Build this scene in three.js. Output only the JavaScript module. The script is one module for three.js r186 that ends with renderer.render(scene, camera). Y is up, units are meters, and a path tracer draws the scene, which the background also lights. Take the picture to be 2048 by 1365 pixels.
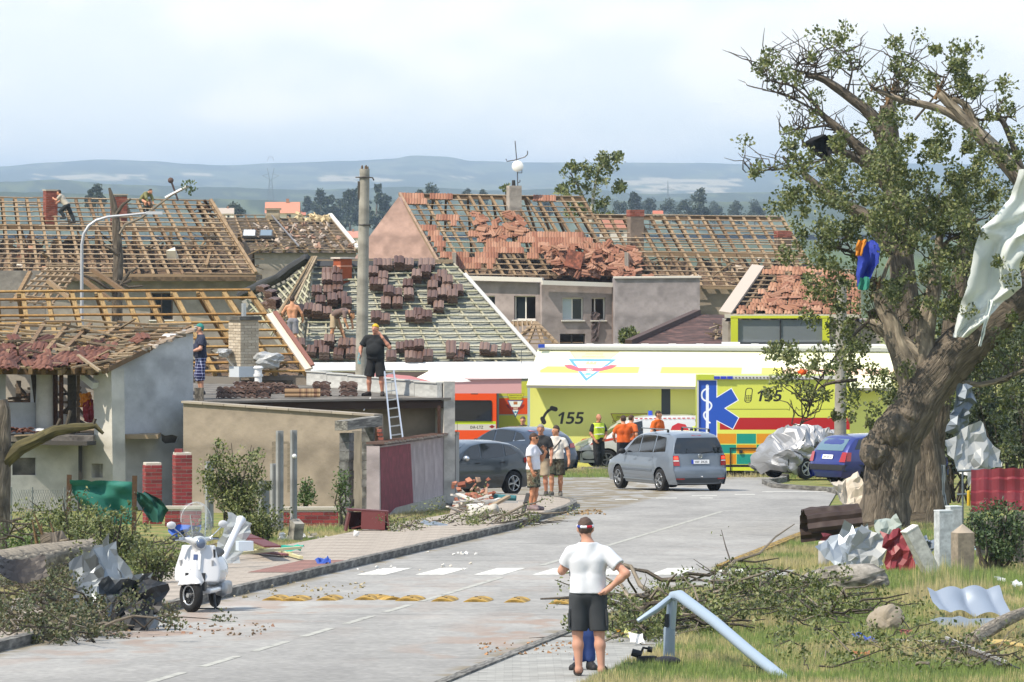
import * as THREE from 'three';
import { mergeGeometries } from 'three/addons/utils/BufferGeometryUtils.js';

// ---------------------------------------------------------------- camera, sky, sun, exposure
const F = 14000, CX = 1024, HY = 400, CH = 8;             // focal length in photo pixels, level row, camera height
const scene = new THREE.Scene();
const camera = new THREE.PerspectiveCamera(2 * Math.atan(682.5 / F) * 180 / Math.PI, 2048 / 1365, 1, 60000);
camera.position.set(0, CH, 0);
camera.lookAt(0, CH, -100);
camera.setViewOffset(2048, 1365, 0, 682.5 - HY, 2048, 1365);
camera.updateProjectionMatrix();
const SUN = new THREE.Vector3(-0.5, 0.79, 0.36).normalize();
const renderer = new THREE.WebGLRenderer({ antialias: true });
renderer.toneMapping = THREE.LinearToneMapping;
renderer.toneMappingExposure = 1.4;
renderer.shadowMap.enabled = true;
const sun = new THREE.DirectionalLight(0xfff2df, 4.3);
sun.position.copy(SUN).multiplyScalar(400).add(new THREE.Vector3(0, 0, -170));
sun.target.position.set(0, 0, -170);
sun.castShadow = true; sun.shadow.radius = 1;
Object.assign(sun.shadow.camera, { left: -120, right: 120, top: 140, bottom: -140, near: 10, far: 900 });
sun.shadow.mapSize.set(4096, 4096);
scene.add(sun, sun.target);
scene.fog = new THREE.FogExp2(0xc6e0fb, 0.000075);

// ---------------------------------------------------------------- noise and small helpers
function RNG(s) { return () => { s |= 0; s = s + 0x6D2B79F5 | 0; let t = Math.imul(s ^ s >>> 15, 1 | s); t = t + Math.imul(t ^ t >>> 7, 61 | t) ^ t; return ((t ^ t >>> 14) >>> 0) / 4294967296; }; }
const rnd = RNG(20210625);
const rr = (a, b) => a + (b - a) * rnd();
const pick = a => a[Math.floor(rnd() * a.length)];
function h2(x, y) { let h = Math.imul(x | 0, 374761393) + Math.imul(y | 0, 668265263) | 0; h = Math.imul(h ^ h >>> 13, 1274126177); return ((h ^ h >>> 16) >>> 0) / 4294967296; }
function vn(x, y, per = 0) {
const x0 = Math.floor(x), y0 = Math.floor(y), fx = x - x0, fy = y - y0, u = fx * fx * (3 - 2 * fx), v = fy * fy * (3 - 2 * fy);
const m = per ? k => ((k % per) + per) % per : k => k;
const a = h2(m(x0), m(y0)), b = h2(m(x0 + 1), m(y0)), c = h2(m(x0), m(y0 + 1)), d = h2(m(x0 + 1), m(y0 + 1));
return a + (b - a) * u + (c - a) * v + (a - b - c + d) * u * v;
}
function fbm(x, y, o = 4, per = 0) { let s = 0, a = 0.5, n = 0; for (let i = 0; i < o; i++) { s += a * vn(x, y, per); n += a; a *= 0.5; x = x * 2 + (per ? 0 : 3.7); y = y * 2 + (per ? 0 : 1.3); per *= 2; } return s / n; }
const lerp = (a, b, t) => a + (b - a) * t, clamp = (v, a = 0, b = 1) => Math.min(b, Math.max(a, v));
const sst = (a, b, x) => { const t = clamp((x - a) / (b - a)); return t * t * (3 - 2 * t); };
const V = (x, y, z) => new THREE.Vector3(x, y, z);
const L3 = (a, b, t) => a.clone().lerp(b, t);
const gY = d => d < 760 ? 4.23 - 0.022 * d : -12.49;
const dG = y => 3.77 * F / (y - 708);
const P = (x, y, d) => V((x - CX) * d / F, CH + (HY - y) * d / F, -d);
const G = (x, y, up = 0) => { const p = P(x, y, dG(y)); p.y += up; return p; };
const GD = (x, d, up = 0) => V((x - CX) * d / F, gY(d) + up, -d);

{
const W = 4096, H = 2048, D = new Float32Array(W * H * 4);
for (let j = 0; j < H; j++) {
const el = (j / (H - 1) - 0.5) * 180, e = Math.max(0, el);
const t = 1 - Math.exp(-e / 24);
const b = [lerp(0.75, 0.25, t), lerp(0.795, 0.43, t), lerp(0.805, 0.74, t)];
let c16 = 0;
for (let i = 0; i < W; i++) {
const az = i / W * 360, k = (j * W + i) * 4;
let c = 0;
if (el > -1 && el < 14) {
const f = fbm(az * 0.75 + 3, e * 2.6 + 11, 5), g = fbm(az * 2.2 + 40, e * 5.5, 4);
c = clamp(sst(0.42, 0.68, f) * 0.85 + (g - 0.5) * 0.5) * (1 - sst(8, 14, el)) + sst(8, 14, el) * 0.35;
} else if (el >= 14) c = i % 16 ? c16 : (c16 = 0.35 * sst(0.35, 0.7, fbm(az * 0.08 + 3, el * 0.12, 3)) + 0.15);
if (el < 0) c *= sst(-1, 0, el);
D[k] = lerp(b[0], 0.89, c * 0.85); D[k + 1] = lerp(b[1], 0.89, c * 0.85); D[k + 2] = lerp(b[2], 0.87, c * 0.85); D[k + 3] = 1;
}
}
const t = new THREE.DataTexture(D, W, H, THREE.RGBAFormat, THREE.FloatType);
t.mapping = THREE.EquirectangularReflectionMapping; t.magFilter = t.minFilter = THREE.LinearFilter; t.needsUpdate = true;
scene.background = t; scene.environment = t;
}

// ---------------------------------------------------------------- textures (matter only: grain, stains, weave)
function tex(size, fn, rep = 1, sizeY = size) {                 // fn(u,v) -> sRGB 0..1 triple, tileable by its own design
const D = new Uint8Array(size * sizeY * 4);
for (let j = 0; j < sizeY; j++) for (let i = 0; i < size; i++) { const c = fn(i / size, j / sizeY), k = (j * size + i) * 4; D[k] = clamp(c[0]) * 255; D[k + 1] = clamp(c[1]) * 255; D[k + 2] = clamp(c[2]) * 255; D[k + 3] = 255; }
const t = new THREE.DataTexture(D, size, sizeY); t.wrapS = t.wrapT = THREE.RepeatWrapping; t.colorSpace = THREE.SRGBColorSpace; t.magFilter = THREE.LinearFilter; t.minFilter = THREE.LinearMipmapLinearFilter; t.generateMipmaps = true; t.repeat.set(rep, rep); t.needsUpdate = true; return t;
}
function grey(t) { t.colorSpace = THREE.NoColorSpace; return t; }
const blotch = (sc, lo, hi, grain) => tex(256, (u, v) => { const n = fbm(u * sc, v * sc, 5, sc), g = h2(u * 256 + 7, v * 256); const k = lerp(lo, hi, clamp((n - 0.25) * 2)) * (1 - grain * g); return [k, k, k]; });
const T = {
plaster: blotch(4, 0.8, 1.0, 0.06), rough: blotch(8, 0.6, 1.0, 0.16), fine: blotch(16, 0.82, 1.0, 0.1),
wood: tex(256, (u, v) => { const n = fbm(u * 4, v * 32, 4, 4) * 0.5 + fbm(u * 8, v * 64, 2, 8) * 0.3; const k = 0.62 + n * 0.5; return [k, k * 0.98, k * 0.95]; }),
bark: tex(512, (u, v) => { const n = fbm(u * 24 + 0.6 * Math.sin(v * 6.28), v * 4, 5, 0), m = fbm(u * 6, v * 3, 3, 0); const k = 0.4 + 0.75 * n * (0.6 + 0.6 * m); return [k, k * 0.98, k * 0.94]; }),
barkH: grey(tex(512, (u, v) => { const n = Math.abs(fbm(u * 24 + 0.6 * Math.sin(v * 6.28), v * 4, 5, 0) - 0.5) * 3; return [n, n, n]; })),
bump: grey(blotch(12, 0.2, 1.0, 0.25)),
weave: grey(tex(256, (u, v) => { const n = fbm(u * 7, v * 7, 4, 7); return [n, n, n]; })),
camo: tex(256, (u, v) => { const a = fbm(u * 6, v * 6, 3, 6), b = fbm(u * 9 + 4, v * 9, 3, 9); return a > 0.56 ? [0.2, 0.21, 0.17] : b > 0.55 ? [0.52, 0.5, 0.42] : a < 0.42 ? [0.36, 0.3, 0.23] : [0.4, 0.42, 0.33]; }),
plaid: tex(128, (u, v) => { const a = (u * 6 % 1) < 0.18, b = (v * 6 % 1) < 0.18; return a && b ? [0.85, 0.85, 0.9] : a || b ? [0.55, 0.58, 0.72] : [0.08, 0.1, 0.28]; }),
};
const mats = new Map();
function M(hex, rough = 0.8, o = {}) {
const key = hex + '|' + rough + '|' + Object.entries(o).map(([k, v]) => k + (v && v.uuid || (v && v.isVector2 ? v.x : v))).join();
if (!mats.has(key)) { const phys = o.clearcoat || o.transmission || o.sheen; mats.set(key, new (phys ? THREE.MeshPhysicalMaterial : THREE.MeshStandardMaterial)({ color: hex, roughness: rough, side: THREE.DoubleSide, ...o })); }
return mats.get(key);
}
const bump = (s = 0.004, t = T.bump) => ({ bumpMap: t, bumpScale: s });

// ---------------------------------------------------------------- object helpers
const taken = new Map();
function numbered(n) { const k = taken.get(n) || 0; taken.set(n, k + 1); return k ? n + '_' + String(k).padStart(3, '0') : n; }
function shade(o) { o.castShadow = o.receiveShadow = true; return o; }
function thing(name, label, category, pos, group, kind) {
const o = new THREE.Group(); o.name = numbered(name); o.userData = { label, category };
if (group) o.userData.group = group; if (kind) o.userData.kind = kind;
if (pos) o.position.copy(pos); scene.add(o); return o;
}
function tag(o, label, category, group, kind) { o.name = numbered(o.name); o.userData = { label, category }; if (group) o.userData.group = group; if (kind) o.userData.kind = kind; scene.add(o); return o; }
function part(parent, name, geo, mat, label) { const m = shade(new THREE.Mesh(geo, mat)); m.name = name; if (label) m.userData.label = label; if (parent) parent.add(m); return m; }
function struct(name, geo, mat, label) { const m = part(scene, name, geo, mat); m.name = numbered(name); m.userData = { kind: 'structure', label, category: name.replace(/_/g, ' ') }; return m; }
function stuff(m) { m.userData.kind = 'stuff'; return m; }
function wpart(t, name, geo, mat, label) { geo.translate(-t.position.x, -t.position.y, -t.position.z); return part(t, name, geo, mat, label); }
function boxUV(g, s = 1) {                                     // metre-scaled texture coordinates by face direction
if (g.index) g = g.toNonIndexed();
const p = g.attributes.position, uv = new Float32Array(p.count * 2), a = V(), b = V(), c = V();
for (let i = 0; i < p.count; i += 3) {
a.fromBufferAttribute(p, i); b.fromBufferAttribute(p, i + 1).sub(a); c.fromBufferAttribute(p, i + 2).sub(a); b.cross(c);
const ax = Math.abs(b.x), ay = Math.abs(b.y), az = Math.abs(b.z);
for (let k = 0; k < 3; k++) { const x = p.getX(i + k), y = p.getY(i + k), z = p.getZ(i + k); const [u, v] = ay > ax && ay > az ? [x, z] : ax > az ? [z, y] : [x, y]; uv[(i + k) * 2] = u * s; uv[(i + k) * 2 + 1] = v * s; }
}
g.setAttribute('uv', new THREE.BufferAttribute(uv, 2)); return g;
}
const UNIT = new THREE.BoxGeometry(1, 1, 1);
function boxG(w, h, d, x = 0, y = 0, z = 0, ry = 0, rx = 0, rz = 0) { const g = new THREE.BoxGeometry(w, h, d); if (rx) g.rotateX(rx); if (rz) g.rotateZ(rz); if (ry) g.rotateY(ry); g.translate(x, y, z); return g; }
const merge = a => mergeGeometries(a.map(g => g.index ? g.toNonIndexed() : g));
function bar(t, name, mat, A, B, w, h, up = V(0, 1, 0)) {
const m = part(t, name, UNIT, mat); const d = B.clone().sub(A), l = d.length(); d.normalize();
const x = V().crossVectors(up, d).normalize(), y = V().crossVectors(d, x);
m.quaternion.setFromRotationMatrix(new THREE.Matrix4().makeBasis(x, y, d)); m.scale.set(w, h, l);
m.position.copy(A).add(B).multiplyScalar(0.5).sub(t && t !== scene ? t.position : V(0, 0, 0)); return m;
}
function barG(A, B, w, h, up = V(0, 1, 0)) {
const g = new THREE.BoxGeometry(w, h, 1), d = B.clone().sub(A), l = d.length(); d.normalize(); g.scale(1, 1, l);
const x = V().crossVectors(up, d).normalize(), y = V().crossVectors(d, x), m = new THREE.Matrix4().makeBasis(x, y, d).setPosition(A.clone().add(B).multiplyScalar(0.5));
return g.applyMatrix4(m);
}
function tubeG(pts, rad, sides = 8, wob = 0, cap = true) {
const pos = [], uv = [], idx = []; let nrm = V(0, 0, 1), len = 0;
const n = pts.length;
for (let i = 0; i < n; i++) {
const t = (i === 0 ? pts[1].clone().sub(pts[0]) : i === n - 1 ? pts[n - 1].clone().sub(pts[n - 2]) : pts[i + 1].clone().sub(pts[i - 1])).normalize();
if (i === 0 && Math.abs(t.z) > 0.9) nrm = V(1, 0, 0);
nrm.sub(t.clone().multiplyScalar(nrm.dot(t))).normalize(); const b = V().crossVectors(t, nrm);
if (i) len += pts[i].distanceTo(pts[i - 1]);
const r = Array.isArray(rad) ? rad[i] : rad;
for (let k = 0; k <= sides; k++) {
const a = k % sides / sides * Math.PI * 2, q = r * (1 + wob * (vn(k % sides * 1.7 + 3, i * 0.9 + pts[0].x) - 0.5) * 2);
const p = pts[i].clone().addScaledVector(nrm, Math.cos(a) * q).addScaledVector(b, Math.sin(a) * q);
pos.push(p.x, p.y, p.z); uv.push(k / sides * Math.max(1, Math.round(r * 6)), len);
}
}
for (let i = 0; i < n - 1; i++) for (let k = 0; k < sides; k++) { const a = i * (sides + 1) + k, b = a + sides + 1; idx.push(a, a + 1, b, b, a + 1, b + 1); }
if (cap) for (const [row, flip] of [[0, 0], [n - 1, 1]]) { const c = pos.length / 3, q = pts[row]; pos.push(q.x, q.y, q.z); uv.push(0.5, 0.5); for (let k = 0; k < sides; k++) { const a = row * (sides + 1) + k; flip ? idx.push(a, a + 1, c) : idx.push(a + 1, a, c); } }
const g = new THREE.BufferGeometry(); g.setAttribute('position', new THREE.Float32BufferAttribute(pos, 3)); g.setAttribute('uv', new THREE.Float32BufferAttribute(uv, 2)); g.setIndex(idx); g.computeVertexNormals(); return g;
}
function bend(A, B, n, amp, seed = rnd() * 100) { const l = []; for (let i = 0; i <= n; i++) { const t = i / n, p = L3(A, B, t), w = amp * Math.sin(Math.PI * Math.min(1, t * 1.2 + 0.08)); l.push(p.add(V((vn(seed, t * 4) - 0.5) * w * 2, (vn(seed + 9, t * 4) - 0.5) * w * 2, (vn(seed + 17, t * 4) - 0.5) * w * 2))); } return l; }
function Plane(O, n) {
n = n.clone().normalize(); const u = Math.abs(n.y) > 0.99 ? V(1, 0, 0) : V().crossVectors(V(0, 1, 0), n).normalize(), v = V().crossVectors(n, u), C = V(0, CH, 0);
const hit = (x, y) => { const dir = P(x, y, 1).sub(C); return C.clone().addScaledVector(dir, O.clone().sub(C).dot(n) / dir.dot(n)); };
return { O, n, u, v, hit, uv: (x, y) => { const q = hit(x, y).sub(O); return new THREE.Vector2(q.dot(u), q.dot(v)); }, at: (a, b, c = 0) => O.clone().addScaledVector(u, a).addScaledVector(v, b).addScaledVector(n, c), mat: new THREE.Matrix4().makeBasis(u, v, n).setPosition(O) };
}
const yawN = deg => V(Math.sin(deg * Math.PI / 180), 0, Math.cos(deg * Math.PI / 180));   // 0 faces the camera, + turns to the right
function slabG(pl, outline, holes, th, front = 0) {                       // outline in pixels on plane pl, extruded back by th
const sh = new THREE.Shape(outline.map(p => pl.uv(p[0], p[1]))); for (const h of holes || []) sh.holes.push(new THREE.Path(h.map(p => pl.uv(p[0], p[1]))));
const g = new THREE.ExtrudeGeometry(sh, { depth: th, bevelEnabled: false }); g.translate(0, 0, front - th); g.applyMatrix4(pl.mat); return boxUV(g, 0.5);
}
const R4 = (x0, y0, x1, y1) => [[x0, y0], [x1, y0], [x1, y1], [x0, y1]];
const inPoly = (x, y, p) => { let c = false; for (let i = 0, j = p.length - 1; i < p.length; j = i++) if ((p[i][1] > y) !== (p[j][1] > y) && x < (p[j][0] - p[i][0]) * (y - p[i][1]) / (p[j][1] - p[i][1]) + p[i][0]) c = !c; return c; };
function sheetG(w, h, nu, nv, amp, seed, curl = 0, fine = 0.25, corr = 0) {
nu = Math.ceil(nu * 0.6); nv = Math.ceil(nv * 0.6); amp *= 0.75; fine *= 0.6; const g = new THREE.PlaneGeometry(w, h, nu, nv), p = g.attributes.position;
for (let i = 0; i < p.count; i++) {
let x = p.getX(i), y = p.getY(i); const a = x / w * 2, b = y / h * 2;
const r = Math.abs(fbm(a * 1.7 + seed, b * 1.7 - seed, 2) - 0.5) * 4 - 0.8, q = vn(a * 6 + seed * 3, b * 6) - 0.5;
x += (h2(i * 7 + 1, seed * 91) - 0.5) * 0.75 * w / nu; y += (h2(i * 5 + 3, seed * 57) - 0.5) * 0.75 * h / nv; p.setXYZ(i, x * (1 - 0.12 * vn(seed + b * 3, a)) + amp * 0.4 * (vn(b * 3 + seed, 5) - 0.5), y + amp * 0.5 * (vn(a * 3 + seed, 9) - 0.5), amp * (r + fine * q) + curl * (a * a - 0.3) + (corr ? 0.012 * Math.sin(x * corr) : 0));
}
const q = g.toNonIndexed(); q.computeVertexNormals(); return q;
}
function canvasTex(w, h, draw) { const c = document.createElement('canvas'); c.width = w; c.height = h; const x = c.getContext('2d'); draw(x, w, h); const t = new THREE.CanvasTexture(c); t.colorSpace = THREE.SRGBColorSpace; t.anisotropy = 8; return t; }
function leavesG(n, size, sampler, tones = [[0.05, 0.085, 0.022], [0.075, 0.115, 0.03], [0.1, 0.14, 0.045]], seed = 5) {
const R = RNG(seed), pos = new Float32Array(n * 12), col = new Float32Array(n * 12), idx = new Uint32Array(n * 6), a = V(), b = V(), c = V();
for (let i = 0; i < n; i++) {
const p = sampler(R), s = size * (0.6 + 0.8 * R());
a.set(R() - 0.5, R() - 0.5, R() - 0.5).normalize(); b.set(R() - 0.5, R() - 0.3, R() - 0.5).normalize(); b.sub(c.copy(a).multiplyScalar(a.dot(b))).normalize(); c.crossVectors(a, b);
const t = tones[Math.floor(R() * tones.length)], k = 0.8 + 0.4 * R();
const q = [[0, 0, 0], [0.32, 0.5, 0.1], [0, 1, 0], [-0.32, 0.5, 0.1]];
for (let j = 0; j < 4; j++) { const [u, v, w] = q[j]; for (let e = 0; e < 3; e++) { pos[i * 12 + j * 3 + e] = p.getComponent(e) + s * (a.getComponent(e) * u + b.getComponent(e) * v + c.getComponent(e) * w); col[i * 12 + j * 3 + e] = t[e] * k; } }
idx.set([i * 4, i * 4 + 1, i * 4 + 2, i * 4, i * 4 + 2, i * 4 + 3], i * 6);
}
const g = new THREE.BufferGeometry(); g.setAttribute('position', new THREE.BufferAttribute(pos, 3)); g.setAttribute('color', new THREE.BufferAttribute(col, 3)); g.setIndex(new THREE.BufferAttribute(idx, 1)); g.computeVertexNormals(); return g;
}
const leafMat = new THREE.MeshPhysicalMaterial({ color: 0xffffff, vertexColors: true, roughness: 0.62, transmission: 0.28, thickness: 0, side: THREE.DoubleSide });
const inBall = (c, r, k = 1) => R => { let x, y, z; do { x = R() * 2 - 1; y = R() * 2 - 1; z = R() * 2 - 1; } while (x * x + y * y + z * z > 1); return V(c.x + x * r, c.y + y * r * k, c.z + z * r); };
function clumps(list) { return R => { const c = list[Math.floor(R() * list.length)]; return inBall(c[0], c[1], c[2] || 1)(R); }; }
// ================================================================ GROUND, ROAD, HILLS
const Xc = d => -3.73 + 0.1055 * (d - 84.2), XL = d => Xc(d) - 3.2, XR = d => Xc(d) + 3.3;
const at = (X, d, up = 0) => V(X, gY(d) + up, -d);
{ // one sheet of ground out to the foot of the hills
const rows = [15, 30, 50]; for (let d = 60; d < 240; d += 4) rows.push(d); for (let d = 250; d < 20000; d *= 1.18) rows.push(d); rows.push(22000);
const n = 60, pos = [], uv = [], col = [], idx = [];
rows.forEach((d, j) => { for (let i = 0; i <= n; i++) { const t = i / n * 2 - 1, x = Math.sign(t) * Math.pow(Math.abs(t), 1.4) * (60 + d * 0.22); const y = gY(d) - 0.03; pos.push(x, y, -d); uv.push(x / 3, d / 3);
const f = d > 500 ? fbm(x / 160 + 3, d / 700, 3) : 0.5; const c = d > 500 ? (f > 0.56 ? [0.42, 0.36, 0.2] : f > 0.44 ? [0.1, 0.15, 0.045] : [0.06, 0.085, 0.03]) : [0.26, 0.25, 0.13]; col.push(...c); } });
for (let j = 0; j < rows.length - 1; j++) for (let i = 0; i < n; i++) { const a = j * (n + 1) + i, b = a + n + 1; idx.push(a, a + 1, b, b, a + 1, b + 1); }
const g = new THREE.BufferGeometry(); g.setAttribute('position', new THREE.Float32BufferAttribute(pos, 3)); g.setAttribute('uv', new THREE.Float32BufferAttribute(uv, 2)); g.setAttribute('color', new THREE.Float32BufferAttribute(col, 3)); g.setIndex(idx); g.computeVertexNormals();
const t = tex(512, (u, v) => { const a = fbm(u * 5, v * 5, 4, 5), b = fbm(u * 22, v * 22, 3, 22), k = 0.72 + 0.5 * b; return a > 0.52 ? [k * 0.98, k * 0.92, k * 0.72] : [k * 0.78, k * 0.86, k * 0.56]; });
struct('ground', g, new THREE.MeshStandardMaterial({ map: t, vertexColors: true, roughness: 1, side: THREE.DoubleSide, ...bump(0.03) }), 'dry grass and earth ground spreading past the village to the hills');
}
function planG(pts, up, sc = 0.25) {                               // flat sheet from plan points [X, d], riding on the sloping ground
const g = new THREE.ShapeGeometry(new THREE.Shape(pts.map(p => new THREE.Vector2(p[0], p[1])))), p = g.attributes.position, uv = g.attributes.uv;
for (let i = 0; i < p.count; i++) { const X = p.getX(i), d = p.getY(i); p.setXYZ(i, X, gY(d) + up, -d); uv.setXY(i, X * sc, d * sc); }
g.computeVertexNormals(); return g;
}
const kerbL = []; for (let d = 60; d <= 150; d += 2) kerbL.push([XL(d), d]);
kerbL.push([0.6, 158], [1.1, 164], [1.45, 169], [1.6, 172.5], [1.62, 175.5], [1.35, 178.5], [0.7, 181], [-0.4, 183], [-2.4, 185], [-7, 188], [-14, 191]);
const kerbR = []; for (let d = 60; d <= 146; d += 2) kerbR.push([XR(d), d]);
kerbR.push([6.6, 153], [7.3, 164], [8.0, 176], [8.7, 188], [8.6, 191.5], [8.0, 193.5], [7.3, 197], [7.25, 203], [7.9, 207], [8.2, 212], [6.6, 221], [2.2, 225.5], [-6, 228], [-30, 235]);
{
const out = [...kerbL, [-40, 202], ...kerbR.slice().reverse()];
const x0 = -14, x1 = 14, d0 = 70, d1 = 230, W = 600, H = 1200;
const t = tex(W, (u, v) => {
const X = lerp(x0, x1, u), d = lerp(d0, d1, v), o = X - Xc(d);
const n = fbm(X * 0.9, d * 0.35, 5), f = fbm(X * 7, d * 3, 3), g = h2(X * 900, d * 900), w = fbm(X * 0.25 + 9, d * 0.06, 3);
let k = 0.555 + (n - 0.5) * 0.13 + (f - 0.5) * 0.08 + (g - 0.5) * 0.06 + (w - 0.5) * 0.1;
for (const c of [86.5, 101, 113.2, 127.5, 131, 139, 158]) k -= 0.1 * Math.exp(-(((d - c + 0.4 * (vn(X * 0.8, c) - 0.5)) / 0.09) ** 2)) * sst(0.3, 0.5, vn(X * 0.3, c));
let c = [k, k * 0.992, k * 0.966];
const dust = sst(0.5, 0.68, fbm(X * 2.2 + 5, d * 0.7, 4)) * (clamp(1 - Math.abs(o - 2.6) / 1.3) * sst(84, 90, d) * (1 - sst(99, 106, d)) + 0.75 * clamp(1 - Math.abs(o + 2.0) / 2.0) * sst(82, 88, d) * (1 - sst(101, 110, d)) + 0.25 * sst(0.5, 0.7, w));
c = [lerp(c[0], 0.56, dust * 0.7), lerp(c[1], 0.47, dust * 0.7), lerp(c[2], 0.41, dust * 0.7)];
const edge = Math.max(sst(2.9, 3.3, o), sst(2.8, 3.2, -o)) * sst(0.42, 0.6, fbm(X * 3, d * 1.5, 3));
return [lerp(c[0], 0.46, edge), lerp(c[1], 0.42, edge), lerp(c[2], 0.34, edge)];
}, 1, H);
t.wrapS = t.wrapT = THREE.MirroredRepeatWrapping;
const g = planG(out, 0), p = g.attributes.position, uv = g.attributes.uv;
for (let i = 0; i < p.count; i++) uv.setXY(i, (p.getX(i) - x0) / (x1 - x0), (-p.getZ(i) - d0) / (d1 - d0));
struct('road', g, new THREE.MeshStandardMaterial({ map: t, roughness: 0.88, side: THREE.DoubleSide }), 'grey asphalt road running downhill to a junction');
}
const paver = (r, gr, b) => tex(512, (u, v) => { const cx = u * 10, cy = v * 20, j = Math.floor(cy), fx = (cx + (j % 2) * 0.5) % 1, fy = cy % 1, id = h2(Math.floor(cx + (j % 2) * 0.5) % 10 + 3, j); const jt = fx < 0.05 || fy < 0.08 ? 0.9 : 1; const n = fbm(u * 6, v * 6, 4, 6); const k = jt * (0.86 + 0.16 * id + (n - 0.5) * 0.25); return [r * k, gr * k, b * k]; });
const pave = new THREE.MeshStandardMaterial({ map: paver(0.66, 0.62, 0.57), roughness: 0.9, side: THREE.DoubleSide });
const paveR = new THREE.MeshStandardMaterial({ map: paver(0.62, 0.62, 0.6), roughness: 0.9, side: THREE.DoubleSide });
{
const inner = [[-7, 187.5], [-2.6, 184], [-1.45, 176], [XL(160) - 2.5, 160]]; for (let d = 150; d >= 60; d -= 10) inner.push([XL(d) - 2.65, d]);
struct('pavement', planG([...kerbL.slice(0, -1), ...inner], 0.11, 0.5), pave, 'beige paved footway along the left of the road past the broken walls');
struct('tactile_paving', planG([[XL(117), 117], [XL(124), 124], [XL(124) - 0.8, 124], [XL(117) - 0.8, 117]].map(([x, d]) => [x - 0.16, d]), 0.116, 0.5), new THREE.MeshStandardMaterial({ map: paver(0.55, 0.4, 0.36), roughness: 0.9, side: THREE.DoubleSide }), 'red tactile pavers at the end of the zebra crossing');
const o = []; for (let d = 60; d <= 98; d += 2) o.push([XR(d) + 0.1, d]); const i = []; for (let d = 98; d >= 60; d -= 2) i.push([XR(d) + 1.75 + 0.15 * vn(d, 4), d]);
struct('pavement', planG([...o, ...i], 0.004, 0.5), paveR, 'grey paved footway under the two standing men beside the grass');
struct('pavement', planG([[XR(113) + 0.1, 113], [XR(121) + 0.1, 121], [XR(121) + 1.5, 122], [XR(113) + 1.3, 112]], 0.004, 0.5), paveR, 'short paved crossing approach between branch pile and yellow kerb');
}
function kerb(name, label, pts, h, w, mat, side, step = 1) {
const k = thing(name, label, 'kerb', V(0, 0, 0), null, 'structure'), R = RNG(pts.length);
for (let i = 0; i < pts.length - 1; i += step) { const j = Math.min(i + step, pts.length - 1), A = at(pts[i][0] + side * w / 2, pts[i][1], h / 2 - 0.08), B = at(pts[j][0] + side * w / 2, pts[j][1], h / 2 - 0.08), gap = B.clone().sub(A).normalize().multiplyScalar(0.006); bar(k, 'kerb_stone', mat[Math.floor(R() * mat.length)], A.add(gap), B.sub(gap), w, h + 0.16 + (R() - 0.5) * 0.01); }
}
const concM = [M(0x8f8d86, 0.95, { map: T.rough }), M(0x86847e, 0.95, { map: T.rough }), M(0x989690, 0.95, { map: T.rough })];
kerb('kerb', 'grey concrete kerb along the left footway curving round the corner', kerbL, 0.13, 0.16, concM, -1);
kerb('kerb', 'low grey kerb edging the footway under the standing men', kerbR.filter(p => p[1] < 99), 0.03, 0.14, concM, 1);
kerb('kerb', 'worn yellow painted kerb beside the grass by the big tree', kerbR.filter(p => p[1] > 120 && p[1] < 172), 0.09, 0.2, [M(0xb39447, 0.9, { map: T.rough }), M(0xa58a4a, 0.9, { map: T.rough })], 1);
kerb('kerb', 'stone kerb before the ambulances across the junction', kerbR.filter(p => p[1] >= 188 && p[1] < 227), 0.12, 0.2, concM, 1);
{ // painted markings
const m = thing('road_marking', 'white zebra stripes and dashed lines painted on the asphalt', 'road marking', V(0, 0, 0), null, 'structure');
const paint = tex(128, (u, v) => { const k = 0.9 - 0.2 * sst(0.5, 0.75, fbm(u * 9, v * 9, 4, 9)); return [k, k, k * 0.98]; }), pm = M(0xe6e6e2, 0.7, { map: paint }), worn = M(0xb9b9b4, 0.8, { map: paint });
const quad = (X0, X1, da, db, name, mt, sk = 0.1055) => part(m, name, planG([[X0, da], [X1, da], [X1 + (db - da) * sk, db], [X0 + (db - da) * sk, db]], 0.004, 1), mt);
for (let k = 0; k < 7; k++) { const d0 = 119.2, X = (712 + 117.3 * k - CX) * d0 / F; quad(X, X + 0.5, d0, 123, 'zebra_stripe', pm); }
for (let k = -1; k < 6; k++) { const d = 84.2 + 4.45 * k; quad(Xc(d) - 0.06, Xc(d) + 0.06, d, d + 2.95, 'centre_dash', worn); }
quad(Xc(109.5) - 0.06, Xc(109.5) + 0.06, 109.5, 117.8, 'centre_dash', worn);
quad(Xc(124.5) - 0.06, Xc(124.5) + 0.06, 124.5, 167, 'centre_line', worn);
for (const [x, y, w] of [[1075, 1003, 36], [1230, 1000, 46], [1312, 997, 42], [1384, 992, 50], [1470, 990, 40], [1525, 984, 130], [1400, 997, 26]]) { const d = dG(y), X = (x - CX) * d / F; quad(X, X + w * d / F, d - 0.3, d + 0.35, 'junction_dash', pm, 0); }
}
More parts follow.
